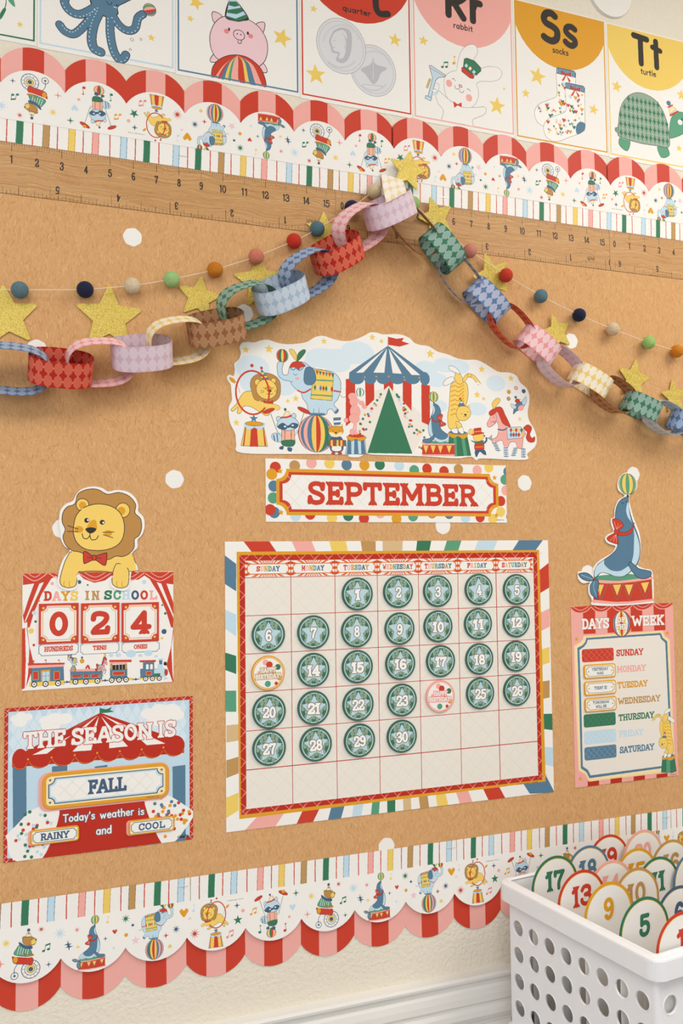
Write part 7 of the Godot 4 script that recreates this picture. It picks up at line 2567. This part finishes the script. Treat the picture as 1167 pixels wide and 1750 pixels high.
func print_card_s() -> Sheet:
	var p := Sheet.new(195, 252, 3, "w")
	p.specks("S",6.5)
	p.oval("o",97.5,9.6,99.4,99.4)
	p.box("o",3.4,3,191.6,46,0)
	p.box("w",0,0,3.4,252,0)
	p.box("w",191.6,0,195,252,0)
	p.box("w",0,0,195,3,0)
	p.edge("o",4.2,3.2,190.8,244.6,2.2)
	p.line("k",13,[86.5,14.6,79,10.4,68.6,12.6,63.3,22,68.1,30.1,82.1,34.5,90.4,41.1,89.1,54.6,79.5,60.7,68.3,58.8,62.7,55.9])
	p.line("k",11.5,[128,29.9,120.4,26.5,111.7,29.2,109,37.2,116,43.2,126.4,48.6,128.1,55.7,121.2,61.3,112.7,59.7,107.6,56.1])
	p.text("socks",79.4,69.9,113.5,81.9,"k",0.15,false)
	p.blob("W",[87.3,116.7,87,138.2,86,159.3,70.7,169,51.9,178.8,41.4,190.4,39.8,202,45.3,214,58.2,218.7,73.1,215.8,92.2,206.1,109.4,197.9,123.1,189.3,126.2,180.5,126.4,155.7,127.2,117.4,126.4,111,106.4,111.5],0.6,"d")
	p.heart("o",97.1,171,3.6)
	p.star("g",96.6,173.5,3,5,0.4,0)
	p.star("s",105.6,156.7,3,8,0.4,0)
	p.star("o",114.2,150.5,3,4,0.4,0)
	p.heart("g",100.4,136.7,3.6)
	p.star("p",93,165.2,3,8,0.4,0)
	p.star("b",104.8,134.4,3,4,0.4,0)
	p.star("r",118.1,137.7,3,5,0.4,0)
	p.heart("r",103.8,141.5,3.6)
	p.star("s",109.9,154.4,3,4,0.4,0)
	p.star("o",109.5,138.9,3,5,0.4,0)
	p.star("y",99.9,140.1,3,8,0.4,0)
	p.heart("b",101.4,134.4,3.6)
	p.star("b",95.2,175.9,3,5,0.4,0)
	p.star("r",120.7,133,3.1,8,0.4,0)
	p.star("g",92.1,139.1,3,4,0.4,0)
	p.heart("o",111.8,163.9,3.6)
	p.star("o",91.5,157.6,3,8,0.4,0)
	p.star("y",90.9,154.6,3,4,0.4,0)
	p.star("p",109.7,174.5,3,5,0.4,0)
	p.heart("g",98.3,167.4,3.6)
	p.star("r",116.8,170.1,3,4,0.4,0)
	p.star("g",91,152.3,3,5,0.4,0)
	p.star("s",121,143.4,3,8,0.4,0)
	p.heart("r",115.7,151.7,3.6)
	p.star("y",114.4,148.9,3,5,0.4,0)
	p.star("p",47.8,185.3,3,8,0.4,0)
	p.star("b",52.4,189,3,4,0.4,0)
	p.heart("b",102,186.6,3.6)
	p.star("g",93.3,187.1,3,8,0.4,0)
	p.star("s",82.4,197.8,3,4,0.4,0)
	p.star("o",99.5,196.1,3,5,0.4,0)
	p.heart("o",94.3,172.1,3.6)
	p.star("p",67.1,178.1,3,4,0.4,0)
	p.star("b",77.2,198.7,3,5,0.4,0)
	p.star("r",49,188.1,3,8,0.4,0)
	p.heart("g",67.2,184.6,3.6)
	p.star("s",92.3,180.7,3,5,0.4,0)
	p.star("o",82.9,187.8,3,8,0.4,0)
	p.star("y",79.3,202.6,3,4,0.4,0)
	p.heart("r",101.3,170.7,3.6)
	p.star("b",95.1,179.7,3,8,0.4,0)
	p.star("r",51.7,193.3,3,4,0.4,0)
	p.star("g",75,204.5,3,5,0.4,0)
	p.heart("b",67.7,177.3,3.6)
	p.star("o",96.3,172.1,3,4,0.4,0)
	p.star("y",73.2,201.5,3,5,0.4,0)
	p.star("p",75.7,188.4,3,8,0.4,0)
	p.heart("o",92.9,170.2,3.6)
	p.star("r",79.1,186.3,3,5,0.4,0)
	p.star("g",103.1,191.6,3,8,0.4,0)
	p.star("s",49.1,188.1,3,4,0.4,0)
	p.heart("g",71.8,197.4,3.6)
	p.star("y",65.1,188.7,3,8,0.4,0)
	p.star("p",99.2,197.4,3,4,0.4,0)
	p.star("b",69.1,204.2,3,5,0.4,0)
	p.heart("r",65.3,180.1,3.6)
	p.star("g",76.2,194.9,3,4,0.4,0)
	p.fill("s",[87.5,108.1,90.4,107.1,124.6,107.1,127.4,109.9,127.2,118.3,121.4,118.2,87.6,118],0.6)
	p.line("b",0.8,[90.3,108.8,90.1,116.5])
	p.line("b",0.8,[94.5,108.8,94.2,116.7])
	p.line("b",0.8,[98.6,108.8,98.4,116.8])
	p.line("b",0.8,[102.8,108.8,102.6,116.9])
	p.line("b",0.8,[107,108.9,106.8,117])
	p.line("b",0.8,[111.2,108.9,110.9,117.1])
	p.line("b",0.8,[115.4,108.9,115.1,117.2])
	p.line("b",0.8,[119.6,108.9,119.3,117.4])
	p.line("b",0.8,[123.8,109,123.5,117.5])
	p.fill("r",[107.2,115.4,96.9,110,98.5,118.7])
	p.fill("r",[107.2,115.4,118.8,110.7,116.6,119.4])
	p.fill("r",[106.2,116.4,97.3,129.7,102,128.8,107.7,117.8,113.4,130.8,116.4,126.1])
	p.oval("r",107.4,115.9,2.3,2)
	p.blob("W",[105.5,140.5,105.2,162,104.2,183.2,88.8,192.8,69.8,202.6,59.2,214.1,57.6,225.8,63.2,237.8,76.1,242.5,91.2,239.8,110.4,230.1,127.8,222,141.5,213.5,144.7,204.7,144.9,179.8,145.7,141.4,144.9,134.9,124.7,135.3],0.6,"d")
	p.heart("o",138.8,174.9,3.7)
	p.star("g",138.7,183.2,3.1,5,0.4,0)
	p.star("s",131,159.8,3.1,8,0.4,0)
	p.star("o",139.9,147.8,3.1,4,0.4,0)
	p.heart("g",117,173.1,3.6)
	p.star("p",133.5,158.4,3.1,8,0.4,0)
	p.star("b",134.9,197.2,3.1,4,0.4,0)
	p.star("r",114,181.7,3,5,0.4,0)
	p.heart("r",109.6,172.1,3.6)
	p.star("s",109.8,200.2,3,4,0.4,0)
	p.star("o",121.8,197.7,3,5,0.4,0)
	p.star("y",132.7,191.8,3.1,8,0.4,0)
	p.heart("b",115.1,155.7,3.6)
	p.star("b",128.1,157.9,3.1,5,0.4,0)
	p.star("r",131.8,169.2,3.1,8,0.4,0)
	p.star("g",124.6,196.7,3,4,0.4,0)
	p.heart("o",125.7,155.4,3.7)
	p.star("o",113.9,179.1,3,8,0.4,0)
	p.star("y",125,181.8,3,4,0.4,0)
	p.star("p",121.2,183,3,5,0.4,0)
	p.heart("g",121.1,181.8,3.7)
	p.star("r",133.2,157.6,3.1,4,0.4,0)
	p.star("g",120.6,175.9,3,5,0.4,0)
	p.star("s",130.6,161.8,3.1,8,0.4,0)
	p.heart("r",125.9,181,3.7)
	p.star("y",136.9,166.1,3.1,5,0.4,0)
	p.star("p",101.3,202.2,3,8,0.4,0)
	p.star("b",93,204.3,3,4,0.4,0)
	p.heart("b",117.7,205.1,3.6)
	p.star("g",112.5,206.1,3,8,0.4,0)
	p.star("s",116.9,204.5,3,4,0.4,0)
	p.star("o",82.9,219.2,3,5,0.4,0)
	p.heart("o",113,219.8,3.6)
	p.star("p",98.9,199.6,3,4,0.4,0)
	p.star("b",98.9,204.6,3,5,0.4,0)
	p.star("r",106.3,222.7,3,8,0.4,0)
	p.heart("g",93.6,217.2,3.6)
	p.star("s",67.4,222.5,3,5,0.4,0)
	p.star("o",71,223.8,3,8,0.4,0)
	p.star("y",84.6,224.7,3,4,0.4,0)
	p.heart("r",66.8,209.4,3.6)
	p.star("b",103.7,211.6,3,8,0.4,0)
	p.star("r",96.8,223.7,3,4,0.4,0)
	p.star("g",91.9,224.1,3,5,0.4,0)
	p.heart("b",93.1,227.3,3.6)
	p.star("o",103.1,200.4,3,4,0.4,0)
	p.star("y",84.6,227.8,3,5,0.4,0)
	p.star("p",84.4,206.9,3,8,0.4,0)
	p.heart("o",91.4,211.3,3.6)
	p.star("r",100,210.2,3,5,0.4,0)
	p.star("g",78.9,215.4,3,8,0.4,0)
	p.star("s",87.7,228,3,4,0.4,0)
	p.heart("g",121.2,210.1,3.6)
	p.star("y",68.3,228.2,3,8,0.4,0)
	p.star("p",103.1,221.4,3,4,0.4,0)
	p.star("b",84.3,202.9,3,5,0.4,0)
	p.heart("r",99.8,200.6,3.6)
	p.star("g",107.9,219.1,3,4,0.4,0)
	p.blob("s",[127.8,222,124.6,213,128.4,202.5,136.2,197.8,144.8,199.7,144.6,208,139.5,215.5])
	p.fill("s",[105.7,131.9,108.6,130.9,143.1,131.1,145.9,133.9,145.7,142.3,139.9,142.2,105.8,141.8],0.6)
	p.line("b",0.8,[108.6,132.5,108.3,140.3])
	p.line("b",0.8,[112.8,132.6,112.5,140.5])
	p.line("b",0.8,[117,132.6,116.7,140.6])
	p.line("b",0.8,[121.2,132.7,120.9,140.7])
	p.line("b",0.8,[125.4,132.7,125.1,140.9])
	p.line("b",0.8,[129.6,132.8,129.3,141])
	p.line("b",0.8,[133.8,132.8,133.6,141.1])
	p.line("b",0.8,[138.1,132.9,137.8,141.3])
	p.line("b",0.8,[142.3,132.9,142,141.4])
	p.fill("r",[125.6,139.3,115.2,133.8,116.8,142.6])
	p.fill("r",[125.6,139.3,137.2,134.7,135,143.4])
	p.fill("r",[124.6,140.3,115.6,153.5,120.4,152.7,126.1,141.7,131.8,154.7,134.8,150])
	p.oval("r",125.7,139.8,2.3,2)
	p.star("y",47.3,130.9,17.5,5,0.42,10)
	p.star("y",22.8,166.2,8.7,5,0.42,0)
	p.star("y",164.2,170.6,10.9,5,0.42,10)
	return p
func print_card_t() -> Sheet:
	var p := Sheet.new(195, 252, 3, "w")
	p.specks("S",6.5)
	p.oval("y",97.5,9.6,99.4,99.4)
	p.box("y",3.4,3,191.6,46,0)
	p.box("w",0,0,3.4,252,0)
	p.box("w",191.6,0,195,252,0)
	p.box("w",0,0,195,3,0)
	p.edge("y",4.2,3.2,190.8,244.6,2.2)
	p.line("k",11.6,[62.5,11.8,92.1,14.3])
	p.line("k",11.6,[77.3,13.6,78,62.5])
	p.line("k",11.4,[112.5,14.2,113.5,63])
	p.line("k",10,[104.5,26.2,122.7,30.3])
	p.text("turtle",75.8,70.7,111.5,82.7,"k",0.15,false)
	p.blob("G",[27.8,209.2,21.8,221.1,28.5,230.1,41.4,232.8,47.1,213.6],0.6)
	p.blob("G",[109.4,213.9,114.9,231.8,125.3,233.3,136.7,225,129.3,210.7],0.6)
	p.oval("G",18.2,197.8,3.6,4.4,0,0.6)
	p.blob("G",[137.3,193.9,137.9,178.3,141.8,158.6,149.7,146.9,164.8,139,181.7,143.1,185.3,159.9,176.1,175.4,158.6,187],0.6)
	p.clip_harlequin("q","g",[21.2,208.6,23.3,178.8,28.5,154.2,40.8,135.1,57.4,122.8,73.9,118.9,90.2,120.3,108.6,127.3,122.6,141.2,131.3,158.7,135.8,178.6,136.2,210.3,107.4,213.3,64.3,214.3],9.5,16.5)
	p.line("k",0.8,[21.2,208.6,23.3,178.8,28.5,154.2,40.8,135.1,57.4,122.8,73.9,118.9,90.2,120.3,108.6,127.3,122.6,141.2,131.3,158.7,135.8,178.6,136.2,210.3,107.4,213.3,64.3,214.3,21.2,208.6])
	p.fill("c",[139.2,135.7,146.1,131,156.4,136.1,140.4,147.6],0.5)
	p.line("r",3.6,[141.5,150,159.5,139.1])
	p.line("r",2.4,[136.4,135.3,147.2,129.1])
	p.oval("s",138.4,127.1,4.7,4.4,0,0.5)
	p.oval("k",168,153.8,1.9,2.6)
	p.oval("w",164,159.2,5.6,5.3)
	p.star("y",21,116.7,12.1,5,0.42,10)
	p.star("y",169.3,106,11.7,5,0.42,0)
	p.star("y",159.4,210.2,7.4,5,0.42,0)
	return p
func print_animal_border() -> Sheet:
	var p := Sheet.new(426, 76, 4.2, "w")
	p.ball("rpygrpyr",38.7,62.1,7,6.8,0.4,0)
	p.frame(14.5,7.5,0.674,0.781); draw_raccoon(p); p.reset()
	p.star("g",77.9,11.8,5.4,4,0.25,0)
	p.oval("o",58.6,6.6,2.6,2.5)
	p.note("o",12.9,28.1,6.3,true)
	p.heart("b",72.2,30.9,4.7)
	p.oval("p",66.7,44.1,2.2,2)
	p.note("g",21.7,54.5,6.4,false)
	p.note("r",59.7,57.6,6.8,false)
	p.frame(106.9,1,1.000,1.000); draw_bear(p); p.reset()
	p.star("y",101.6,19.6,6.4,10,0.3,0)
	p.star("r",145.5,8.1,4.7,9,0.25,0)
	p.star("b",169.4,17.2,9.1,9,0.25,0)
	p.note("g",152.4,32.6,6.5,true)
	p.star("n",181,36.4,5.4,4,0.25,0)
	p.star("P",94.8,44.8,5.8,4,0.2,0)
	p.star("n",154.9,54.9,4,4,0.25,0)
	p.frame(185.8,0.8,0.281,0.304); draw_seal(p); p.reset()
	p.star("P",191.5,16,4,10,0.3,0)
	p.star("n",179.6,33.1,5.3,4,0.25,0)
	p.star("y",192.5,38.6,3.2,6,0.35,0)
	p.note("y",231.8,8.6,5.1,false)
	p.heart("r",241.3,26,3.2)
	p.star("n",228.7,33.4,3.2,4,0.25,0)
	p.star("b",239.7,47.6,2.4,5,0.4,0)
	p.frame(322.2,-3.1,-0.427,0.479); draw_elephant(p); p.reset()
	p.frame(400.8,4.4,-0.520,0.549); draw_lion(p); p.reset()
	p.star("g",256.2,11.2,6.3,8,0.3,0)
	p.oval("n",265.6,21.2,1.8,1.8)
	p.oval("o",256.6,33,2.5,2.5)
	p.star("h",269.4,42.4,6,5,0.45,0)
	p.heart("o",336.8,15.1,6.3)
	p.star("n",325.7,35.9,5.9,8,0.3,0)
	p.star("r",311.4,42.3,4,4,0.3,0)
	p.oval("y",316.8,57.7,2.6,2.6)
	p.note("b",350.6,10.6,5.7,false)
	p.oval("h",345,24.3,1.9,1.8)
	p.star("r",352,46.2,7.8,10,0.25,0)
	p.star("n",413.7,16.5,4.5,4,0.3,0)
	p.oval("p",422.5,25,2.6,2.5)
	p.star("g",414.8,37,7,5,0.4,0)
	p.note("P",403.3,54.3,6.8,true)
	p.text("© Schoolgirl Style",398.7,7.2,423.2,8.7,"d",0.1,false)
	return p
func print_stripe_border() -> Sheet:
	var p := Sheet.new(426, 76, 3.4, "w")
	p.line("r",1.4,[13,-2,12.4,30,13.5,60,13,80])
	p.line("r",1.4,[47,-2,46.4,30,47.5,60,47,80])
	p.line("r",1.4,[83,-2,82.4,30,83.5,60,83,80])
	p.line("r",1.4,[120,-2,119.4,30,120.5,60,120,80])
	p.line("r",1.4,[155,-2,154.4,30,155.5,60,155,80])
	p.line("r",1.4,[188,-2,187.4,30,188.5,60,188,80])
	p.line("r",1.4,[222,-2,221.4,30,222.5,60,222,80])
	p.line("r",1.4,[258,-2,257.4,30,258.5,60,258,80])
	p.line("r",1.4,[295,-2,294.4,30,295.5,60,295,80])
	p.line("r",1.4,[330,-2,329.4,30,330.5,60,330,80])
	p.line("r",1.4,[362,-2,361.4,30,362.5,60,362,80])
	p.line("r",1.4,[396,-2,395.4,30,396.5,60,396,80])
	p.line("G",9.6,[31,-2,29.8,30,30.2,80])
	p.line("g",8.2,[31,-2,29.8,30,30.2,80])
	p.line("s",9.6,[64,-2,62.8,30,63.2,80])
	p.line("b",8.2,[64,-2,62.8,30,63.2,80])
	p.line("r",9.6,[103.5,-2,102.3,30,102.7,80])
	p.line("p",8.2,[103.5,-2,102.3,30,102.7,80])
	p.line("t",9.6,[136,-2,134.8,30,135.2,80])
	p.line("y",8.2,[136,-2,134.8,30,135.2,80])
	p.line("d",9.6,[170.5,-2,169.3,30,169.7,80])
	p.line("t",8.2,[170.5,-2,169.3,30,169.7,80])
	p.line("G",9.6,[205.5,-2,204.3,30,204.7,80])
	p.line("g",8.2,[205.5,-2,204.3,30,204.7,80])
	p.line("s",9.6,[238.5,-2,237.3,30,237.7,80])
	p.line("b",8.2,[238.5,-2,237.3,30,237.7,80])
	p.line("r",9.6,[278.5,-2,277.3,30,277.7,80])
	p.line("p",8.2,[278.5,-2,277.3,30,277.7,80])
	p.line("t",9.6,[311.5,-2,310.3,30,310.7,80])
	p.line("y",8.2,[311.5,-2,310.3,30,310.7,80])
	p.line("d",9.6,[345.5,-2,344.3,30,344.7,80])
	p.line("t",8.2,[345.5,-2,344.3,30,344.7,80])
	p.line("G",9.6,[380.5,-2,379.3,30,379.7,80])
	p.line("g",8.2,[380.5,-2,379.3,30,379.7,80])
	p.line("s",9.6,[413.5,-2,412.3,30,412.7,80])
	p.line("b",8.2,[413.5,-2,412.3,30,412.7,80])
	return p
func print_scallop_border_pink() -> Sheet:
	var p := Sheet.new(426, 76, 2, "w")
	p.box("p",0,0,28.4,76,0)
	p.box("r",28.4,0,56.8,76,0)
	p.box("p",56.8,0,85.2,76,0)
	p.box("r",85.2,0,113.6,76,0)
	p.box("p",113.6,0,142,76,0)
	p.box("r",142,0,170.4,76,0)
	p.box("p",170.4,0,198.8,76,0)
	p.box("r",198.8,0,227.2,76,0)
	p.box("p",227.2,0,255.6,76,0)
	p.box("r",255.6,0,284,76,0)
	p.box("p",284,0,312.4,76,0)
	p.box("r",312.4,0,340.8,76,0)
	p.box("p",340.8,0,369.2,76,0)
	p.box("r",369.2,0,397.6,76,0)
	p.box("p",397.6,0,426,76,0)
	return p
func print_scallop_border_red() -> Sheet:
	var p := Sheet.new(426, 76, 2, "w")
	p.box("r",0,0,28.4,76,0)
	p.box("p",28.4,0,56.8,76,0)
	p.box("r",56.8,0,85.2,76,0)
	p.box("p",85.2,0,113.6,76,0)
	p.box("r",113.6,0,142,76,0)
	p.box("p",142,0,170.4,76,0)
	p.box("r",170.4,0,198.8,76,0)
	p.box("p",198.8,0,227.2,76,0)
	p.box("r",227.2,0,255.6,76,0)
	p.box("p",255.6,0,284,76,0)
	p.box("r",284,0,312.4,76,0)
	p.box("p",312.4,0,340.8,76,0)
	p.box("r",340.8,0,369.2,76,0)
	p.box("p",369.2,0,397.6,76,0)
	p.box("r",397.6,0,426,76,0)
	return p
func print_calendar() -> Sheet:
	var p := Sheet.new(560, 422, 3.2, "w")
	p.fill("r",[28.2,-0.4,68.1,-0.3,81.6,19.2,43.5,18.9])
	p.fill("p",[103.2,-0.1,135.5,0,143.4,19.8,112.6,19.5])
	p.fill("y",[164,0.1,191.4,0.2,195.6,20.3,169.2,20])
	p.fill("t",[216.3,0.4,241.4,0.5,241.8,20.7,219.3,20.5])
	p.fill("u",[265.5,-3.2,288.6,-4,287.5,16.5,265.7,17.2])
	p.fill("g",[314.3,-3,339.8,-3.9,335.1,16.9,311.3,17.6])
	p.fill("G",[368.4,-2.8,395.2,-3.7,387.3,17.3,360.6,18])
	p.fill("b",[426,-2.6,463,-3.5,452.8,17.8,416.5,18.5])
	p.fill("s",[504.5,-2.4,552.5,-3.2,533.4,18.5,487.9,19.1])
	p.fill("u",[265.4,-1.3,253.2,-1.3,253.9,19.9,267,20])
	p.fill("s",[-1,19.6,17.5,33.6,17.2,74,-1.2,61.7])
	p.fill("b",[-1.4,99.6,17.1,108.2,16.9,140,-1.5,127.1])
	p.fill("g",[-1.7,162.2,16.7,168.6,16.6,195,-1.8,187.4])
	p.fill("G",[-2,218,16.4,219.2,16.2,249.8,-2.1,248.5])
	p.fill("u",[1.3,268.4,19.7,268.1,19.5,291.7,1.1,293.2])
	p.fill("t",[1,318.8,19.4,315,19.2,339.1,0.9,344.1])
	p.fill("y",[0.7,372.1,19.1,366.7,18.9,392.4,0.6,401.2])
	p.fill("r",[541.5,50.8,561.7,37.8,560.5,80.4,540.5,90.1])
	p.fill("p",[539.5,123,559.5,116,558.6,146.5,538.7,154.5])
	p.fill("y",[537.8,184.7,557.6,180.6,556.9,207.1,537.1,211.1])
	p.fill("t",[536.3,237.9,556,236.5,555.2,264.9,535.5,267.3])
	p.fill("g",[541.8,291.4,562.5,292.4,561.7,320,541.1,316.3])
	p.fill("b",[540.2,345.7,560.9,348.7,560,380.3,539.4,374.2])
	p.fill("p",[48.9,402.2,88.2,404,68.2,429.9,23.7,426.3])
	p.fill("r",[116.9,403.8,143.5,404.1,128.1,431,103.2,429.8])
	p.fill("s",[162.6,403.6,184.2,403.3,175.2,431.3,154.5,430.6])
	p.fill("b",[199,404.1,215.2,403.2,209.8,431.8,194.4,431.8])
	p.fill("G",[230.3,400.4,243,399,240,428.2,226.6,428.4])
	p.fill("g",[255.3,393.2,268.9,392.8,268.3,426.9,254.8,427.2])
	p.fill("u",[281.8,392.3,295.4,391.9,296,426.4,282.3,426.7])
	p.fill("t",[307.9,391.4,323,391.1,327.6,426.3,311.8,426.3])
	p.fill("y",[337,390.7,352.3,390.4,362.3,426.4,342.2,426.1])
	p.fill("p",[369.9,388.5,391.7,388.8,406,425.7,382.7,425])
	p.fill("r",[416.5,386.6,445.9,387.6,467.5,425.7,435.2,424.1])
	p.fill("s",[485.8,381.1,539.6,384.3,560.6,423.1,512.2,420])
	p.fill("o",[18,15.5,541.5,17,543.5,403,20,405])
	p.box("R",22.5,20.5,537,399.5,0)
	p.chevrons("p",22.5,20.5,537,399.5,8.2)
	p.box("i",30.5,29,529.5,391.9,0)
	p.weave("F",30.5,54,529.5,391.9,24)
	p.marquee(30.6,29.5,101.7,53)
	p.marquee(101.7,29.5,172.7,53)
	p.marquee(172.7,29.5,243.7,53)
	p.marquee(243.7,29.5,314.8,53)
	p.marquee(314.8,29.5,385.9,53)
	p.marquee(385.9,29.5,456.9,53)
	p.marquee(456.9,29.5,527.9,53)
	p.line("R",1,[101.7,29,101.7,391.9])
	p.line("R",1,[172.7,29,172.7,391.9])
	p.line("R",1,[243.7,29,243.7,391.9])
	p.line("R",1,[314.8,29,314.8,391.9])
	p.line("R",1,[385.9,29,385.9,391.9])
	p.line("R",1,[456.9,29,456.9,391.9])
	p.line("R",1,[30.5,54.2,529.5,54.2])
	p.line("R",1,[30.5,110.5,529.5,110.5])
	p.line("R",1,[30.5,166.8,529.5,166.8])
	p.line("R",1,[30.5,223,529.5,223])
	p.line("R",1,[30.5,279.3,529.5,279.3])
	p.line("R",1,[30.5,335.6,529.5,335.6])
	p.text("S",48.2,37.2,53.6,45.4,"r",0.22,true,0,"k",0)
	p.text("U",54.3,37.2,59.7,45.4,"p",0.22,true,0,"k",0)
	p.text("N",60.4,37.2,65.8,45.4,"o",0.22,true,0,"k",0)
	p.text("D",66.5,37.2,71.9,45.4,"G",0.22,true,0,"k",0)
	p.text("A",72.6,37.2,78,45.4,"s",0.22,true,0,"k",0)
	p.text("Y",78.7,37.2,84.1,45.4,"n",0.22,true,0,"k",0)
	p.text("M",119.2,37.2,124.6,45.4,"r",0.22,true,0,"k",0)
	p.text("O",125.3,37.2,130.7,45.4,"p",0.22,true,0,"k",0)
	p.text("N",131.4,37.2,136.8,45.4,"o",0.22,true,0,"k",0)
	p.text("D",137.5,37.2,142.9,45.4,"G",0.22,true,0,"k",0)
	p.text("A",143.6,37.2,149,45.4,"s",0.22,true,0,"k",0)
	p.text("Y",149.7,37.2,155.1,45.4,"n",0.22,true,0,"k",0)
	p.text("T",187.2,37.2,192.6,45.4,"r",0.22,true,0,"k",0)
	p.text("U",193.3,37.2,198.7,45.4,"p",0.22,true,0,"k",0)
	p.text("E",199.4,37.2,204.8,45.4,"o",0.22,true,0,"k",0)
	p.text("S",205.5,37.2,210.9,45.4,"G",0.22,true,0,"k",0)
	p.text("D",211.6,37.2,217,45.4,"s",0.22,true,0,"k",0)
	p.text("A",217.7,37.2,223.1,45.4,"n",0.22,true,0,"k",0)
	p.text("Y",223.8,37.2,229.2,45.4,"t",0.22,true,0,"k",0)
	p.text("W",253.5,37.2,258.6,45.4,"r",0.22,true,0,"k",0)
	p.text("E",259.3,37.2,264.4,45.4,"p",0.22,true,0,"k",0)
	p.text("D",265.1,37.2,270.2,45.4,"o",0.22,true,0,"k",0)
	p.text("N",270.9,37.2,276,45.4,"G",0.22,true,0,"k",0)
	p.text("E",276.7,37.2,281.8,45.4,"s",0.22,true,0,"k",0)
	p.text("S",282.5,37.2,287.6,45.4,"n",0.22,true,0,"k",0)
	p.text("D",288.3,37.2,293.4,45.4,"t",0.22,true,0,"k",0)
	p.text("A",294.1,37.2,299.2,45.4,"g",0.22,true,0,"k",0)
	p.text("Y",299.9,37.2,305,45.4,"r",0.22,true,0,"k",0)
	p.text("T",326.3,37.2,331.7,45.4,"r",0.22,true,0,"k",0)
	p.text("H",332.4,37.2,337.8,45.4,"p",0.22,true,0,"k",0)
	p.text("U",338.5,37.2,343.9,45.4,"o",0.22,true,0,"k",0)
	p.text("R",344.6,37.2,350,45.4,"G",0.22,true,0,"k",0)
	p.text("S",350.7,37.2,356.1,45.4,"s",0.22,true,0,"k",0)
	p.text("D",356.8,37.2,362.2,45.4,"n",0.22,true,0,"k",0)
	p.text("A",362.9,37.2,368.3,45.4,"t",0.22,true,0,"k",0)
	p.text("Y",369,37.2,374.4,45.4,"g",0.22,true,0,"k",0)
	p.text("F",403.4,37.2,408.8,45.4,"r",0.22,true,0,"k",0)
	p.text("R",409.5,37.2,414.9,45.4,"p",0.22,true,0,"k",0)
	p.text("I",415.6,37.2,421,45.4,"o",0.22,true,0,"k",0)
	p.text("D",421.7,37.2,427.1,45.4,"G",0.22,true,0,"k",0)
	p.text("A",427.8,37.2,433.2,45.4,"s",0.22,true,0,"k",0)
	p.text("Y",433.9,37.2,439.3,45.4,"n",0.22,true,0,"k",0)
	p.text("S",468.4,37.2,473.8,45.4,"r",0.22,true,0,"k",0)
	p.text("A",474.5,37.2,479.9,45.4,"p",0.22,true,0,"k",0)
	p.text("T",480.6,37.2,486,45.4,"o",0.22,true,0,"k",0)
	p.text("U",486.7,37.2,492.1,45.4,"G",0.22,true,0,"k",0)
	p.text("R",492.8,37.2,498.2,45.4,"s",0.22,true,0,"k",0)
	p.text("D",498.9,37.2,504.3,45.4,"n",0.22,true,0,"k",0)
	p.text("A",505,37.2,510.4,45.4,"t",0.22,true,0,"k",0)
	p.text("Y",511.1,37.2,516.5,45.4,"g",0.22,true,0,"k",0)
	p.text("© Schoolgirl Style",488,400.6,528,403,"k",0.12,false,0,"k",0)
	return p
